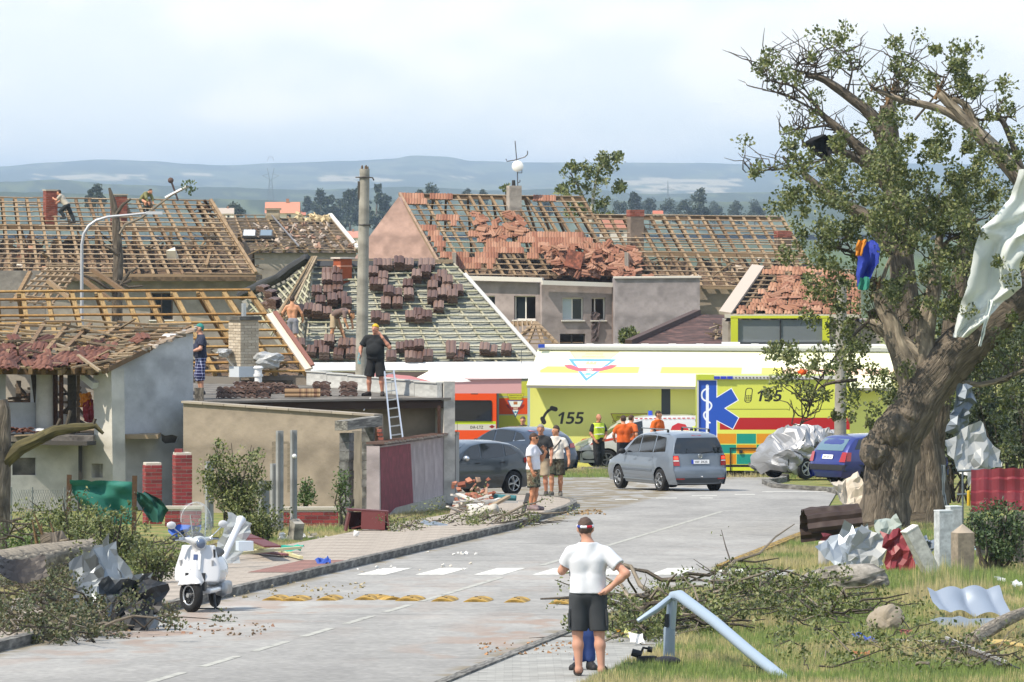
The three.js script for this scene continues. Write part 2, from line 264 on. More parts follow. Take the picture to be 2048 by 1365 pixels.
{
const ym = M(0xd8ae4c, 0.75, { map: T.rough }), bm = M(0x3a3833, 0.9);
[[529, 1200, 46], [566, 1201, 52], [637, 1200, 44], [712, 1199, 46], [752, 1199, 42], [794, 1201, 52], [866, 1202, 46], [930, 1203, 52], [1012, 1204, 44], [1100, 1207, 46], [1180, 1209, 44]].forEach(([x, y, w], i) => {
const d = dG(y), W = w * d / F, t = thing('speed_hump_segment', i === 4 ? 'yellow hump segment lying askew on the asphalt' : 'yellow domed speed hump segment bolted across the road', 'speed hump', at((x + w / 2 - CX) * d / F, d), 'speed hump segments across the road');
const prof = []; for (let k = 0; k <= 10; k++) { const a = k / 10; prof.push(new THREE.Vector2(-W / 2 + W * a, 0.052 * Math.sin(Math.PI * a) ** 0.7)); }
const g = new THREE.ExtrudeGeometry(new THREE.Shape([...prof]), { depth: 0.9, bevelEnabled: false }); g.translate(0, 0.003, -0.45); part(t, 'hump', g, ym);
for (const s of [-1, 1]) part(t, 'bolt', new THREE.CylinderGeometry(0.025, 0.025, 0.02, 8).translate(s * W * 0.12, 0.05, 0.2 * s), bm);
t.rotation.y = i === 4 ? 0.3 : -0.1;
});
}
function ridge(name, label, rows, colour) {                                // rows: [d, y(x)] from near foot to crest
const n = 256, pos = [], col = [], idx = [];
rows.forEach(([d, fy], j) => { for (let i = 0; i <= n; i++) { const x = -500 + 3050 * i / n, p = P(x, fy(x), d); pos.push(p.x, p.y, p.z); col.push(...colour(x, j / (rows.length - 1), fy(x))); } });
for (let j = 0; j < rows.length - 1; j++) for (let i = 0; i < n; i++) { const a = j * (n + 1) + i, b = a + n + 1; idx.push(a, a + 1, b, b, a + 1, b + 1); }
const g = new THREE.BufferGeometry(); g.setAttribute('position', new THREE.Float32BufferAttribute(pos, 3)); g.setAttribute('color', new THREE.Float32BufferAttribute(col, 3)); g.setIndex(idx); g.computeVertexNormals();
struct(name, g, new THREE.MeshStandardMaterial({ vertexColors: true, roughness: 1, side: THREE.DoubleSide }), label);
}
const poly = pts => x => { if (x <= pts[0][0]) return pts[0][1]; for (let i = 1; i < pts.length; i++) if (x <= pts[i][0]) { const t = (x - pts[i - 1][0]) / (pts[i][0] - pts[i - 1][0]), u = t * t * (3 - 2 * t); return lerp(pts[i - 1][1], pts[i][1], u); } return pts[pts.length - 1][1]; };
{
const crest = poly([[0, 333], [100, 325], [200, 319], [300, 322], [380, 328], [450, 331], [560, 326], [700, 322], [780, 318], [830, 311], [885, 313], [950, 322], [1050, 325], [1200, 325], [1400, 326], [1500, 329], [1700, 326], [2048, 330]]);
const forest = [0.035, 0.055, 0.028], field = [0.34, 0.3, 0.2], mead = [0.075, 0.1, 0.045];
const rows = []; for (let k = 0; k <= 28; k++) { const t = k / 28; rows.push([lerp(9500, 17000, t), x => lerp(421, crest(x) + 0.8 * (fbm(x * 0.09, 2, 3) - 0.5), Math.pow(t, 0.8))]); }
const strips = [[60, 350, 340, 348, 358], [630, 352, 830, 351, 363], [1250, 372, 1500, 356, 392], [900, 360, 990, 352, 356], [360, 340, 470, 346, 350]];
ridge('hills', 'distant blue hills with pale fields along the horizon', rows, (x, t, y) => { for (const [a, , b, ya, yb] of strips) if (x > a && x < b && y > ya + (x - a) / (b - a) * 3 && y < yb + (x - a) / (b - a) * 3 && fbm(x * 0.03, y * 0.3, 2) > 0.75 - 0.4 * clamp((x - a) / 60) * clamp((b - x) / 60)) return field; const f = fbm(x * 0.012 + 5, y * 0.11, 4); return f > 0.6 ? mead : f > 0.54 ? [0.12, 0.13, 0.07] : forest; });
const top2 = poly([[-200, 372], [0, 364], [110, 360], [260, 370], [420, 374], [600, 380], [820, 374], [1000, 381], [1150, 377], [1300, 388], [1500, 385], [1800, 378], [2048, 380]]);
const r2 = []; for (let k = 0; k <= 8; k++) { const t = k / 8; r2.push([lerp(6200, 7600, t), x => lerp(428, top2(x) + 2.2 * (fbm(x * 0.25, 7, 3) - 0.5), t)]); }
ridge('hills', 'dark wooded rise in front of the distant hills', r2, (x, t, y) => { const f = fbm(x * 0.02 + 1, y * 0.2 + 8, 3); return f > 0.63 ? mead : [0.026, 0.045, 0.025]; });
const top3 = poly([[-200, 392], [0, 384], [200, 388], [420, 398], [600, 402], [900, 398], [1200, 402], [1500, 404], [2048, 402]]);
const r3 = []; for (let k = 0; k <= 6; k++) { const t = k / 6; r3.push([lerp(3600, 4600, t), x => lerp(470, top3(x) + 3 * (fbm(x * 0.3, 3, 3) - 0.5), t)]); }
ridge('hills', 'nearer dark green woodland belt behind the village roofs', r3, (x, t, y) => { const f = fbm(x * 0.025 + 31, y * 0.15, 3); return f > 0.58 ? mead : [0.025, 0.045, 0.02]; });
}
const woodM = (h) => M(h, 0.9, { map: T.wood });
const barkM = new THREE.MeshStandardMaterial({ color: 0x857d73, map: T.bark, roughness: 0.95, side: THREE.DoubleSide, bumpMap: T.barkH, bumpScale: 0.02 });
const barkPale = new THREE.MeshStandardMaterial({ color: 0xb0a799, map: T.bark, roughness: 0.9, side: THREE.DoubleSide, bumpMap: T.barkH, bumpScale: 0.008 });
function farTree(x, yTop, yBase, w, d, label, tones, seed, nL = 1400) {
const s = d / F, base = P(x, yBase, d), H = (yBase - yTop) * s, Wd = w * s, t = thing('tree', label, 'tree', base, 'trees on the plain behind the village'), R = RNG(seed);
part(t, 'trunk', tubeG([V(0, -1, 0), V(0, H * 0.3, 0), V(H * 0.02, H * 0.75, 0)], [H * 0.03, H * 0.025, H * 0.008], 6), barkM);
const cl = []; for (let k = 0; k < 16; k++) { const a = R() * 6.28, q = Math.sqrt(R()), yy = lerp(0.22, 0.93, R()), env = Math.sin(Math.PI * Math.pow(yy, 0.75)) * 0.5; cl.push([V(Math.cos(a) * q * Wd * env * 0.8, H * yy, Math.sin(a) * q * Wd * env * 0.8), Wd * 0.17 * (0.7 + 0.6 * R()), 0.9]); }
part(t, 'crown', leavesG(nL, Math.max(0.5, H * 0.06), clumps(cl), tones, seed), leafMat);
}
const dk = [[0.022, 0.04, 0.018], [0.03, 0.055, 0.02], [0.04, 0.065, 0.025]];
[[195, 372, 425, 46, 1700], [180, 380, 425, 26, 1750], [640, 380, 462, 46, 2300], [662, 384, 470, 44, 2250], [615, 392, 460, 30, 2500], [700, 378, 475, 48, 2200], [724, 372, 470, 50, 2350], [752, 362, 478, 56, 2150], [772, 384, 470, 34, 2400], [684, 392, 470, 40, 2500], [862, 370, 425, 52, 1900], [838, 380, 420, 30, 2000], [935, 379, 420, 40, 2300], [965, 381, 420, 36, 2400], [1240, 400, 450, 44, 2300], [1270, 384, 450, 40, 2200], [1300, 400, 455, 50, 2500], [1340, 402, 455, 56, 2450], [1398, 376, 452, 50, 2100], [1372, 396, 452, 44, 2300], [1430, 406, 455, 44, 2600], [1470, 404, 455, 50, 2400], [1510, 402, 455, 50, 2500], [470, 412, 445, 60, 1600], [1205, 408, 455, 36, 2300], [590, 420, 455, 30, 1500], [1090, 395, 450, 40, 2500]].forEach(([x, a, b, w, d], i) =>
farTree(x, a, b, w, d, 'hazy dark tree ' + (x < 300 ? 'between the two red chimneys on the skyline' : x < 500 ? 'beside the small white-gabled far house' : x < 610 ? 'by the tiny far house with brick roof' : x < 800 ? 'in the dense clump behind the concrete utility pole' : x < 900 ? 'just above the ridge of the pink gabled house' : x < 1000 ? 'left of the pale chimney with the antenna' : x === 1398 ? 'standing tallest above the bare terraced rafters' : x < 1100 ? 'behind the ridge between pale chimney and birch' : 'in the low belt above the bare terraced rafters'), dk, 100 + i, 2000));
function farHouse(x, y, w, h, d, roofHex, wallHex, label) {
const s = d / F, t = thing('house', label, 'house', P(x, y + h, d), 'far houses beyond the near roofs'), W = w * s, H = h * s, D = W * 0.8;
part(t, 'wall', boxUV(boxG(W, H * 1.2, D, 0, -H * 0.2, 0)), M(wallHex, 0.9));
const sh = new THREE.Shape([new THREE.Vector2(-D * 0.58, 0), new THREE.Vector2(D * 0.58, 0), new THREE.Vector2(0, D * 0.42)]), g = new THREE.ExtrudeGeometry(sh, { depth: W * 1.06, bevelEnabled: false }); g.translate(0, H * 0.4, -W * 0.53); g.rotateY(Math.PI / 2); const rf = part(t, 'roof', g, M(roofHex, 0.85));
part(rf, 'chimney', boxG(W * 0.09, W * 0.2, W * 0.09, W * 0.15, H * 0.4 + D * 0.42, 0), M(0x9a7666, 0.9));
for (const k of [-0.25, 0.2]) part(t, 'window', boxG(W * 0.12, H * 0.35, 0.1, W * k, H * 0.05, D / 2 + 0.02), M(0x30363c, 0.3));
}
farHouse(565, 417, 66, 16, 700, 0xb9806c, 0xd8d2c6, 'far house with a pale red roof in front of the dark trees');
farHouse(450, 418, 34, 16, 600, 0xa99f96, 0xe6e4de, 'small far house with white gable beside the stripped roof');
farHouse(600, 425, 22, 12, 900, 0xa86f60, 0xcfcac0, 'tiny far house with brick roof left of the dark trees');
farHouse(1316, 421, 20, 12, 900, 0xad6a58, 0xd6d0c4, 'tiny far house with red roof below the hazy trees');
farHouse(1230, 448, 60, 18, 560, 0x9b6a58, 0xc9c2bb, 'far house with brown roof seen through the bare rafters');
farHouse(700, 465, 40, 18, 800, 0xb08072, 0xd5cfc5, 'far house in the green gap beside the concrete pole');
function pylon(x, yT, yB, d, label, arms) {
const s = d / F, H = (yB - yT) * s, t = thing('power_pylon', label, 'pylon', P(x, yB, d)), m = M(0x6d747a, 0.6, { metalness: 0.3 }), q = 0.24, w0 = H * 0.07;
for (const [a, b] of [[-1, -1], [1, -1], [1, 1], [-1, 1]]) part(t, 'leg', merge([barG(V(a * w0, 0, b * w0), V(a * w0 * 0.3, H * 0.6, b * w0 * 0.3), q, q), barG(V(a * w0 * 0.3, H * 0.6, b * w0 * 0.3), V(a * w0 * (arms ? 0.9 : 0.2), H * 0.8, b * 0.3), q, q)]), m);
const br = []; for (let k = 0; k < 9; k++) { const h0 = H * 0.6 * k / 9, h1 = H * 0.6 * (k + 1) / 9, r0 = w0 * (1 - 0.7 * k / 9), r1 = w0 * (1 - 0.7 * (k + 1) / 9); for (const z of [-1, 1]) br.push(barG(V(-r0, h0, z * r0), V(r1, h1, z * r1), q * 0.6, q * 0.6), barG(V(r0, h0, z * r0), V(-r1, h1, z * r1), q * 0.6, q * 0.6)); } stuff(part(t, 'bracing', merge(br), m));
if (arms) { const c = []; for (const z of [-1, 1]) c.push(barG(V(z * w0 * 0.9, H * 0.8, 0), V(z * w0 * 0.9, H * 0.93, 0), q, q), barG(V(z * w0 * 0.9, H * 0.93, 0), V(z * w0 * 0.45, H, 0), q, q), barG(V(z * w0 * 0.3, H * 0.6, 0), V(z * w0 * 2.1, H * 0.66, 0), q, q), barG(V(z * w0 * 2.1, H * 0.66, 0), V(z * w0 * 0.4, H * 0.7, 0), q, q), barG(V(z * w0 * 2.1, H * 0.66, 0), V(z * w0 * 2.1, H * 0.57, 0), q, q)); c.push(barG(V(-w0 * 0.45, H, 0), V(w0 * 0.45, H, 0), q, q)); stuff(part(t, 'cross_arm', merge(c), m)); }
else stuff(part(t, 'cross_arm', merge([barG(V(-w0 * 4, H * 0.62, 0), V(0, H * 0.72, 0), q, q), barG(V(w0 * 4, H * 0.62, 0), V(0, H * 0.72, 0), q, q), barG(V(-w0 * 0.2, H * 0.7, 0), V(0, H, 0), q, q), barG(V(w0 * 0.2, H * 0.7, 0), V(0, H, 0), q, q), barG(V(-w0 * 4, H * 0.62, 0), V(w0 * 4, H * 0.62, 0), q, q)]), m));
}
pylon(541, 314, 425, 5200, 'tall lattice pylon with ring-shaped head on the plain', true);
pylon(1336, 361, 410, 5800, 'lattice pylon with wide drooping cross-arm above the hazy trees', false);
// ================================================================ BUILDINGS
const batM = [woodM(0xb7a58d), woodM(0xaa967c), woodM(0xc3b29b), woodM(0x9f8b73)], batGrey = [woodM(0xa3937c), woodM(0x958468), woodM(0xb0a18a)], rafM = [woodM(0xab9579), woodM(0x8a735a), woodM(0x9f876a)], darkWood = woodM(0x5c4530), batGreen = [woodM(0xc6c8b2), woodM(0xb9bda4), woodM(0xcdcfbd)];
function Slope(A, B, C, D) {
const n = V().crossVectors(B.clone().sub(A), C.clone().sub(A)).normalize(); if (n.y < 0) n.negate();
return { A, B, C, D, n, at: (u, t, up = 0) => L3(L3(A, B, u), L3(C, D, u), t).addScaledVector(n, up) };
}
function rafters(t, s, n, mat, w = 0.1, h = 0.15, up = 0, skip = 0, name = 'rafter') { for (let i = 0; i <= n; i++) { if (rnd() < skip) continue; const u = clamp(i / n + rr(-0.1, 0.1) / n, 0.002, 0.998); bar(t, name, pick(mat), s.at(u, 0, up), s.at(u + rr(-0.002, 0.002), 1, up), w, h, s.n); } }
function battens(t, s, n, mat, o = {}) {
const { w = 0.05, h = 0.04, up = 0.1, segs = 3, skip = 0.02, jit = 0.004, mask, t0 = 0, t1 = 1 } = o;
for (let j = 0; j <= n; j++) {
const tt = lerp(t0, t1, j / n); let u = 0;
for (let k = 0; k < segs; k++) {
const u0 = u, u1 = k === segs - 1 ? 1 : clamp((k + 1) / segs + rr(-0.12, 0.12) / segs); u = u1;
if (rnd() < skip) continue;
const a = mask ? mask(u0, u1, tt) : [u0, u1]; if (!a) continue;
bar(t, 'batten', pick(mat), s.at(a[0], tt + rr(-jit, jit), up), s.at(a[1] + rr(0, 0.004), tt + rr(-jit, jit), up), w, h, s.n);
}
}
}
function tileG(w = 0.3, l = 0.4, tk = 0.02) {
const pr = [[-0.5, 0], [-0.36, 0.035], [-0.2, 0.035], [-0.08, 0.004], [0.08, 0.035], [0.25, 0.035], [0.42, 0.002], [0.5, 0.004]], pos = [], idx = [], n = pr.length;
for (const z of [0, 1]) for (const th of [0, -tk]) for (const [x, y] of pr) pos.push(x * w, y + th + (z ? 0 : 0.012), (0.5 - z) * l);
for (let i = 0; i < n - 1; i++) { idx.push(i, i + 1, 2 * n + i, 2 * n + i, i + 1, 2 * n + i + 1); idx.push(i, n + i, i + 1, i + 1, n + i, n + i + 1); idx.push(2 * n + i, 2 * n + i + 1, 3 * n + i, 3 * n + i, 2 * n + i + 1, 3 * n + i + 1); }
const g = new THREE.BufferGeometry(); g.setAttribute('position', new THREE.Float32BufferAttribute(pos, 3)); g.setIndex(idx); const q = g.toNonIndexed(); q.computeVertexNormals(); return q;
}
const TILE = tileG(0.3, 0.48), TILES = tileG(0.34, 0.42, 0.042);
const tileRed = [0x906650, 0x976d58, 0x875b47, 0x9f7862, 0x8f6852, 0x7d5340].map(h => M(h, 0.85)), tileBrown = [0x5f4a42, 0x6a544a, 0x553f37, 0x756056].map(h => M(h, 0.4)), tileDeep = [0x5b362b, 0x664033, 0x4d2d24, 0x744c3c].map(h => M(h, 0.85));
function layTiles(t, s, list, mats_, name = 'roof_tile', geo = TILE) {
const x = s.B.clone().sub(s.A).normalize(), y = s.n, z = V().crossVectors(x, y), base = new THREE.Matrix4().makeBasis(x, y, z.y < 0 ? z : z), rest = new Map();
list.forEach((q, i) => {
const p = s.at(q[0], q[1], q[2] ?? 0.14), m4 = base.clone().multiply(new THREE.Matrix4().makeRotationFromEuler(new THREE.Euler(q[4] || 0, q[3] || 0, q[5] || 0))).setPosition(p), mt = pick(mats_);
if (i < 300) { const m = part(t, name, geo, mt); m4.decompose(m.position, m.quaternion, m.scale); m.position.sub(t.position); }
else { if (!rest.has(mt)) rest.set(mt, []); rest.get(mt).push(geo.clone().applyMatrix4(m4)); }
});
for (const [mt, gs] of rest) stuff(wpart(t, name, merge(gs), mt));
}
function tileList(s, w, regs, keep, pxOf, rows, jig = 0.02) {
const L = s.B.distanceTo(s.A), out = [], n = Math.round(L / w);
for (let j = 0; j < rows; j++) for (let i = 0; i < n; i++) { const u = (i + 0.5) / n, tt = (j + 0.5) / rows, p = s.at(u, tt), px = CX + p.x / -p.z * F, py = HY + (CH - p.y) / -p.z * F; if (rnd() < keep && regs.some(r => inPoly(px + rr(-4, 4), py + rr(-3, 3), r))) out.push([u, tt, 0.13 + rr(0, 0.01), rr(-jig, jig), 0.03, 0]); }
return out.sort(() => rnd() - 0.5);
}
function boards(t, n, sampler, mats_, len = [0.4, 1.6], flat = 0.5, name = 'broken_board', w = [0.05, 0.14]) { for (let i = 0; i < n; i++) { const p = sampler(), a = rnd() * 6.28, e = rr(-flat, flat), l = rr(...len) / 2, d = V(Math.cos(a) * Math.cos(e), Math.sin(e), Math.sin(a) * Math.cos(e)).multiplyScalar(l); bar(t, name, pick(mats_), p.clone().sub(d), p.clone().add(d), rr(...w), rr(0.02, 0.06)); } }
const LUMP = (() => { const l = []; for (let k = 0; k < 4; k++) { const g = new THREE.BoxGeometry(1.7, 1.2, 1.4).toNonIndexed(), p = g.attributes.position; for (let i = 0; i < p.count; i++) { const x = p.getX(i), y = p.getY(i), z = p.getZ(i), e = (x > 0 ? 4 : 0) + (y > 0 ? 2 : 0) + (z > 0 ? 1 : 0); p.setXYZ(i, x * (0.5 + 0.6 * h2(e, k * 3)), y * (0.45 + 0.65 * h2(e, k * 3 + 1)), z * (0.5 + 0.6 * h2(e, k * 3 + 2))); } g.computeVertexNormals(); l.push(g); } return l; })();
function lumps(t, n, sampler, mats_, size, name = 'rubble', sq = 0.7) { for (let i = 0; i < n; i++) { const m = part(t, name, pick(LUMP), pick(mats_)), s = rr(...size); m.scale.set(s * rr(0.8, 1.4), s * sq * rr(0.7, 1.2), s * rr(0.8, 1.3)); m.rotation.set(rnd() * 6, rnd() * 6, rnd() * 6); m.position.copy(sampler()).sub(t.position); } }
const ROCK = [0, 1].map(k => { const g = new THREE.IcosahedronGeometry(1, 6), p = g.attributes.position; for (let i = 0; i < p.count; i++) { const x = p.getX(i), y = p.getY(i), z = p.getZ(i), q = 0.62 + 0.7 * fbm(x * 1.5 + k * 7 + z * 0.8, y * 1.6 + z, 5); p.setXYZ(i, x * q, Math.max(-0.5, y * q), z * q); } g.computeVertexNormals(); return g; });
function mound(t, x0, x1, y, d0, d1, h, mat) { const g = new THREE.PlaneGeometry(1, 1, 70, 14), p = g.attributes.position; for (let i = 0; i < p.count; i++) { const u = p.getX(i) + 0.5, v = p.getY(i) + 0.5, q = P(lerp(x0, x1, u), y, (d0 + d1) / 2); q.z = -lerp(d0, d1, v); q.y += h * Math.sin(Math.PI * v) * (0.25 + 1.1 * fbm(u * 26 + x0, v * 5, 4)); p.setXYZ(i, q.x, q.y, q.z); } const k = g.toNonIndexed(); k.computeVertexNormals(); stuff(wpart(t, 'fallen_debris', k, mat)); }
const dustM = M(0x8a7460, 1, { map: T.rough, ...bump(0.05) });
function brickShaft(t, x, y, z, w, d, h, ch, mats_, mortar, ry = 0, per = 0.26, name = 'brick') {
const core = part(t, 'mortar', boxUV(boxG(w - 0.02, h, d - 0.02, 0, h / 2, 0)), mortar); core.position.set(x, y, z); core.rotation.y = ry;
const n = Math.floor(h / ch);
for (let j = 0; j < n; j++) for (const [nx, nz, len, off] of [[0, 1, w, d / 2], [0, -1, w, d / 2], [1, 0, d, w / 2], [-1, 0, d, w / 2]]) {
let a = -len / 2, sh = j % 2 ? per / 2 : per;
while (a < len / 2 - 0.03) { const b = Math.min(a + sh, len / 2); sh = per; const c = (a + b) / 2, l = b - a - 0.012; a = b; if (l < 0.03) continue; const m = part(t, name, UNIT, pick(mats_)); m.scale.set(nz ? l : 0.03, ch - 0.014, nz ? 0.03 : l); const lx = nz ? c : nx * (off - 0.01), lz = nz ? nz * (off - 0.01) : c; m.position.set(x + lx * Math.cos(ry) + lz * Math.sin(ry), y + (j + 0.5) * ch, z - lx * Math.sin(ry) + lz * Math.cos(ry)); m.rotation.y = ry; }
}
}
const brickRed = [0x8a4a3c, 0x94564a, 0x7c4438, 0x9d6152].map(h => M(h, 0.9)), mortarM = M(0xb7aea2, 0.95, { map: T.rough });
const plaster = (hex, o = {}) => M(hex, 0.93, { map: T.plaster, ...bump(0.006), ...o });
function windowIn(t, pl, x0, y0, x1, y1, th, o = {}) {                     // frame, panes and sill of a window set in a wall opening
const a = pl.uv(x0, y1), b = pl.uv(x1, y0), w = b.x - a.x, h = b.y - a.y, f = 0.06, wi = new THREE.Group(); wi.name = 'window'; t.add(wi);
const put = (g, name, m) => { g.applyMatrix4(pl.mat); g.translate(-t.position.x, -t.position.y, -t.position.z); return part(wi, name, g, m); }, z = -th * 0.55;
const fm = o.frame || M(0xd9d6cf, 0.6); const F_ = (x, y, ww, hh) => boxG(ww, hh, 0.06, a.x + x + ww / 2, a.y + y + hh / 2, z);
put(merge([F_(0, 0, w, f), F_(0, h - f, w, f), F_(0, f, f, h - 2 * f), F_(w - f, f, f, h - 2 * f), F_(w * (o.split || 0.5) - f / 2, f, f, h - 2 * f)]), 'frame', fm);
const pane = o.glass === 0 ? null : M(0x22282c, 0.08, { metalness: 0 }); const sp = w * (o.split || 0.5);
if (pane) { put(boxG(sp - f * 1.5, h - 2 * f, 0.012, a.x + f + (sp - f * 1.5) / 2, a.y + h / 2, z), 'pane', o.light ? M(0xa9b6bd, 0.1) : pane); if (!o.broken) put(boxG(w - sp - f * 1.5, h - 2 * f, 0.012, a.x + sp + f / 2 + (w - sp - f * 1.5) / 2, a.y + h / 2, z), 'pane', pane); }
put(boxG(w + 0.12, 0.05, 0.14, a.x + w / 2, a.y - 0.03, 0.05), 'sill', M(0xdad7d0, 0.7));
}
// ---- long stripped roof, far left (B3) and the roof with skylights behind it (B4)
{
const d0 = 325, d1 = 329.2, t = thing('house', 'long house with bare roof rafters, two red chimneys and grey wall', 'house', P(250, 600, 326));
const s = Slope(P(-70, 397, d1), P(421, 405, d1), P(-70, 549, d0), P(512, 551, d0)), b = Slope(P(-70, 397, d1), P(421, 405, d1), P(-70, 549, d1 + 4.2), P(512, 551, d1 + 4.2));
rafters(t, s, 20, rafM, 0.12, 0.16); rafters(t, b, 20, rafM, 0.12, 0.16);
battens(t, s, 16, batM, { segs: 4, up: 0.11 }); battens(t, b, 12, batM, { segs: 3, up: 0.11, skip: 0.55 });
bar(t, 'purlin', rafM[1], s.at(0, 0.34, -0.12), s.at(0.98, 0.34, -0.12), 0.18, 0.24, V(0, 1, 0)); bar(t, 'purlin', rafM[1], b.at(0, 0.34, -0.12), b.at(0.98, 0.34, -0.12), 0.18, 0.24);
bar(t, 'wall_plate', rafM[0], s.at(0, 1, -0.05), s.at(1, 1, -0.05), 0.2, 0.16);
for (let i = 1; i < 14; i++) { bar(t, 'collar_beam', pick(rafM), s.at(i / 14, 0.36, -0.1), b.at(i / 14, 0.36, -0.1), 0.1, 0.16); if (i % 2) bar(t, 'post', pick(rafM), s.at(i / 14, 0.36, -0.2), s.at(i / 14, 0.36, -0.2).add(V(0, -2.4, 0)), 0.14, 0.14, V(0, 0, 1)); if (i % 3 === 0) bar(t, 'brace', pick(rafM), s.at(i / 14, 0.36, -0.3), s.at(i / 14 + 0.06, 0.36, -0.3).add(V(0, -2, 0.4)), 0.1, 0.12, V(0, 0, 1)); }
const fl = P(220, 552, 329); wpart(t, 'attic_floor', boxUV(boxG(14, 0.2, 8.4, fl.x, fl.y - 0.1, -329)), M(0x7a6650, 1, { map: T.rough }));
const smp = () => { const x = rr(-40, 500), d = rr(325.8, 332), h = Math.pow(rnd(), 1.6) * 1.9; const p = P(x, 550, d); p.y += h * (1 - 0.6 * Math.abs(d - 329) / 4); return p; };
mound(t, -60, 505, 552, 325.6, 332.6, 1.7, dustM); boards(t, 240, smp, [...batM, ...rafM], [0.5, 2.2], 0.7); lumps(t, 90, smp, [M(0xb9a48c, 1), M(0x93705c, 1), M(0x8b7a66, 1), M(0xd2c8bb, 1), M(0xa8836c, 1)], [0.12, 0.38]);
const w = Plane(P(250, 600, d0 + 0.4), yawN(3)); wpart(t, 'wall', slabG(w, [[62, 556], [512, 556], [512, 860], [62, 860]], [R4(300, 586, 345, 640)], 0.4), plaster(0xa49c92));
windowIn(t, w, 300, 586, 345, 640, 0.4, { frame: M(0x5c4a3e, 0.7) });
const lw = Plane(P(30, 600, d0 - 1.5), yawN(12)); wpart(t, 'side_wall', slabG(lw, [[-70, 548], [62, 548], [36, 572], [10, 600], [10, 860], [-70, 860]], null, 0.4), plaster(0x8b867d));
for (const [x, yt, yb, ww] of [[100, 382, 446, 0.56], [237, 391, 446, 0.68]]) { const p = P(x, yb, d1 - 0.9), h = (yb - yt) * d1 / F, ch = new THREE.Group(); ch.name = 'chimney'; t.add(ch); ch.position.copy(p).sub(t.position); brickShaft(ch, 0, -0.3, 0, ww, 0.5, h + 0.3, 0.085, brickRed, mortarM, 0.35); part(ch, 'cap', boxG(ww + 0.06, 0.06, 0.56, 0, h + 0.03, 0, 0.35), M(0xb0a698, 0.9)); }
bar(t, 'barge_board', rafM[0], s.at(1.0, 0, 0.12), s.at(1, 1, 0.12), 0.14, 0.2, s.n);
boards(t, 14, () => P(rr(395, 425), rr(405, 440), d1), [woodM(0x6b5340)], [0.5, 1.2], 1.2);
}
{
const d0 = 398, d1 = 403, t = thing('house', 'house with grey battens, twin skylights and white verge behind the long roof', 'house', P(570, 530, 399));
const s = Slope(P(405, 433, d1), P(660, 435, d1), P(420, 503, d0), P(716, 503, d0));
wpart(t, 'roof_boarding', (() => { const g = new THREE.BufferGeometry(); const q = [s.at(0, 0, -0.1), s.at(1, 0, -0.1), s.at(0, 1, -0.1), s.at(1, 1, -0.1)]; g.setAttribute('position', new THREE.Float32BufferAttribute(q.flatMap(p => [p.x, p.y, p.z]), 3)); g.setIndex([0, 2, 1, 1, 2, 3]); g.computeVertexNormals(); return boxUV(g, 1); })(), M(0x75695c, 1, { map: T.rough }));
rafters(t, s, 12, rafM); battens(t, s, 11, batGrey, { segs: 4, up: 0.1, skip: 0.08 });
lumps(t, 120, () => { const u = rr(0.35, 1), tt = rr(0.25, 1); return s.at(u, tt, 0.16); }, [M(0xa79a8e, 1), M(0x8c8178, 1), M(0xb8a99a, 1), M(0x9a7a68, 1)], [0.06, 0.2], 'rubble', 0.4);
lumps(t, 26, () => s.at(rr(0.72, 0.98), rr(0, 0.18), 0.18), [M(0xc6b48e, 1), M(0xb5a27e, 1)], [0.1, 0.25], 'insulation');
for (const [u, m] of [[0.3, M(0xdfe6ea, 0.15)], [0.42, M(0x6e7d88, 0.1)]]) { const k = new THREE.Group(); k.name = 'skylight'; t.add(k); const c = s.at(u, 0.62, 0.25).sub(t.position); k.position.copy(c); k.quaternion.setFromRotationMatrix(new THREE.Matrix4().makeBasis(V(1, 0, 0), s.n.clone(), V().crossVectors(V(1, 0, 0), s.n))); part(k, 'frame', boxG(0.78, 0.14, 1.0), M(0x4a4642, 0.6)); part(k, 'pane', boxG(0.64, 0.02, 0.84, 0, 0.08, 0), m); }
bar(t, 'verge_flashing', M(0xd2cec6, 0.5), s.at(1, 0, 0.2), s.at(1, 1, 0.2), 0.22, 0.1, s.n); bar(t, 'wire_conduit', M(0x77777a, 0.5), s.at(0.52, 0, 0.3), s.at(0.6, 1, 0.3), 0.07, 0.07, s.n);
const w = Plane(P(570, 520, d0 + 0.3), yawN(0)); wpart(t, 'wall', slabG(w, [[420, 504], [712, 504], [712, 850], [420, 850]], null, 0.4), plaster(0x9b948a));
const p = P(546, 436, d1 - 0.3); wpart(t, 'chimney', boxUV(boxG(0.75, 0.6, 0.6, p.x, p.y + 0.2, p.z)), plaster(0xb7a98f)); wpart(t, 'chimney_cap', boxG(0.9, 0.12, 0.75, p.x, p.y + 0.5, p.z), plaster(0xa3967f));
boards(t, 20, () => s.at(rr(0.1, 1), rr(0.85, 1.02), 0.15), batGrey, [0.4, 1.4], 0.4);
}
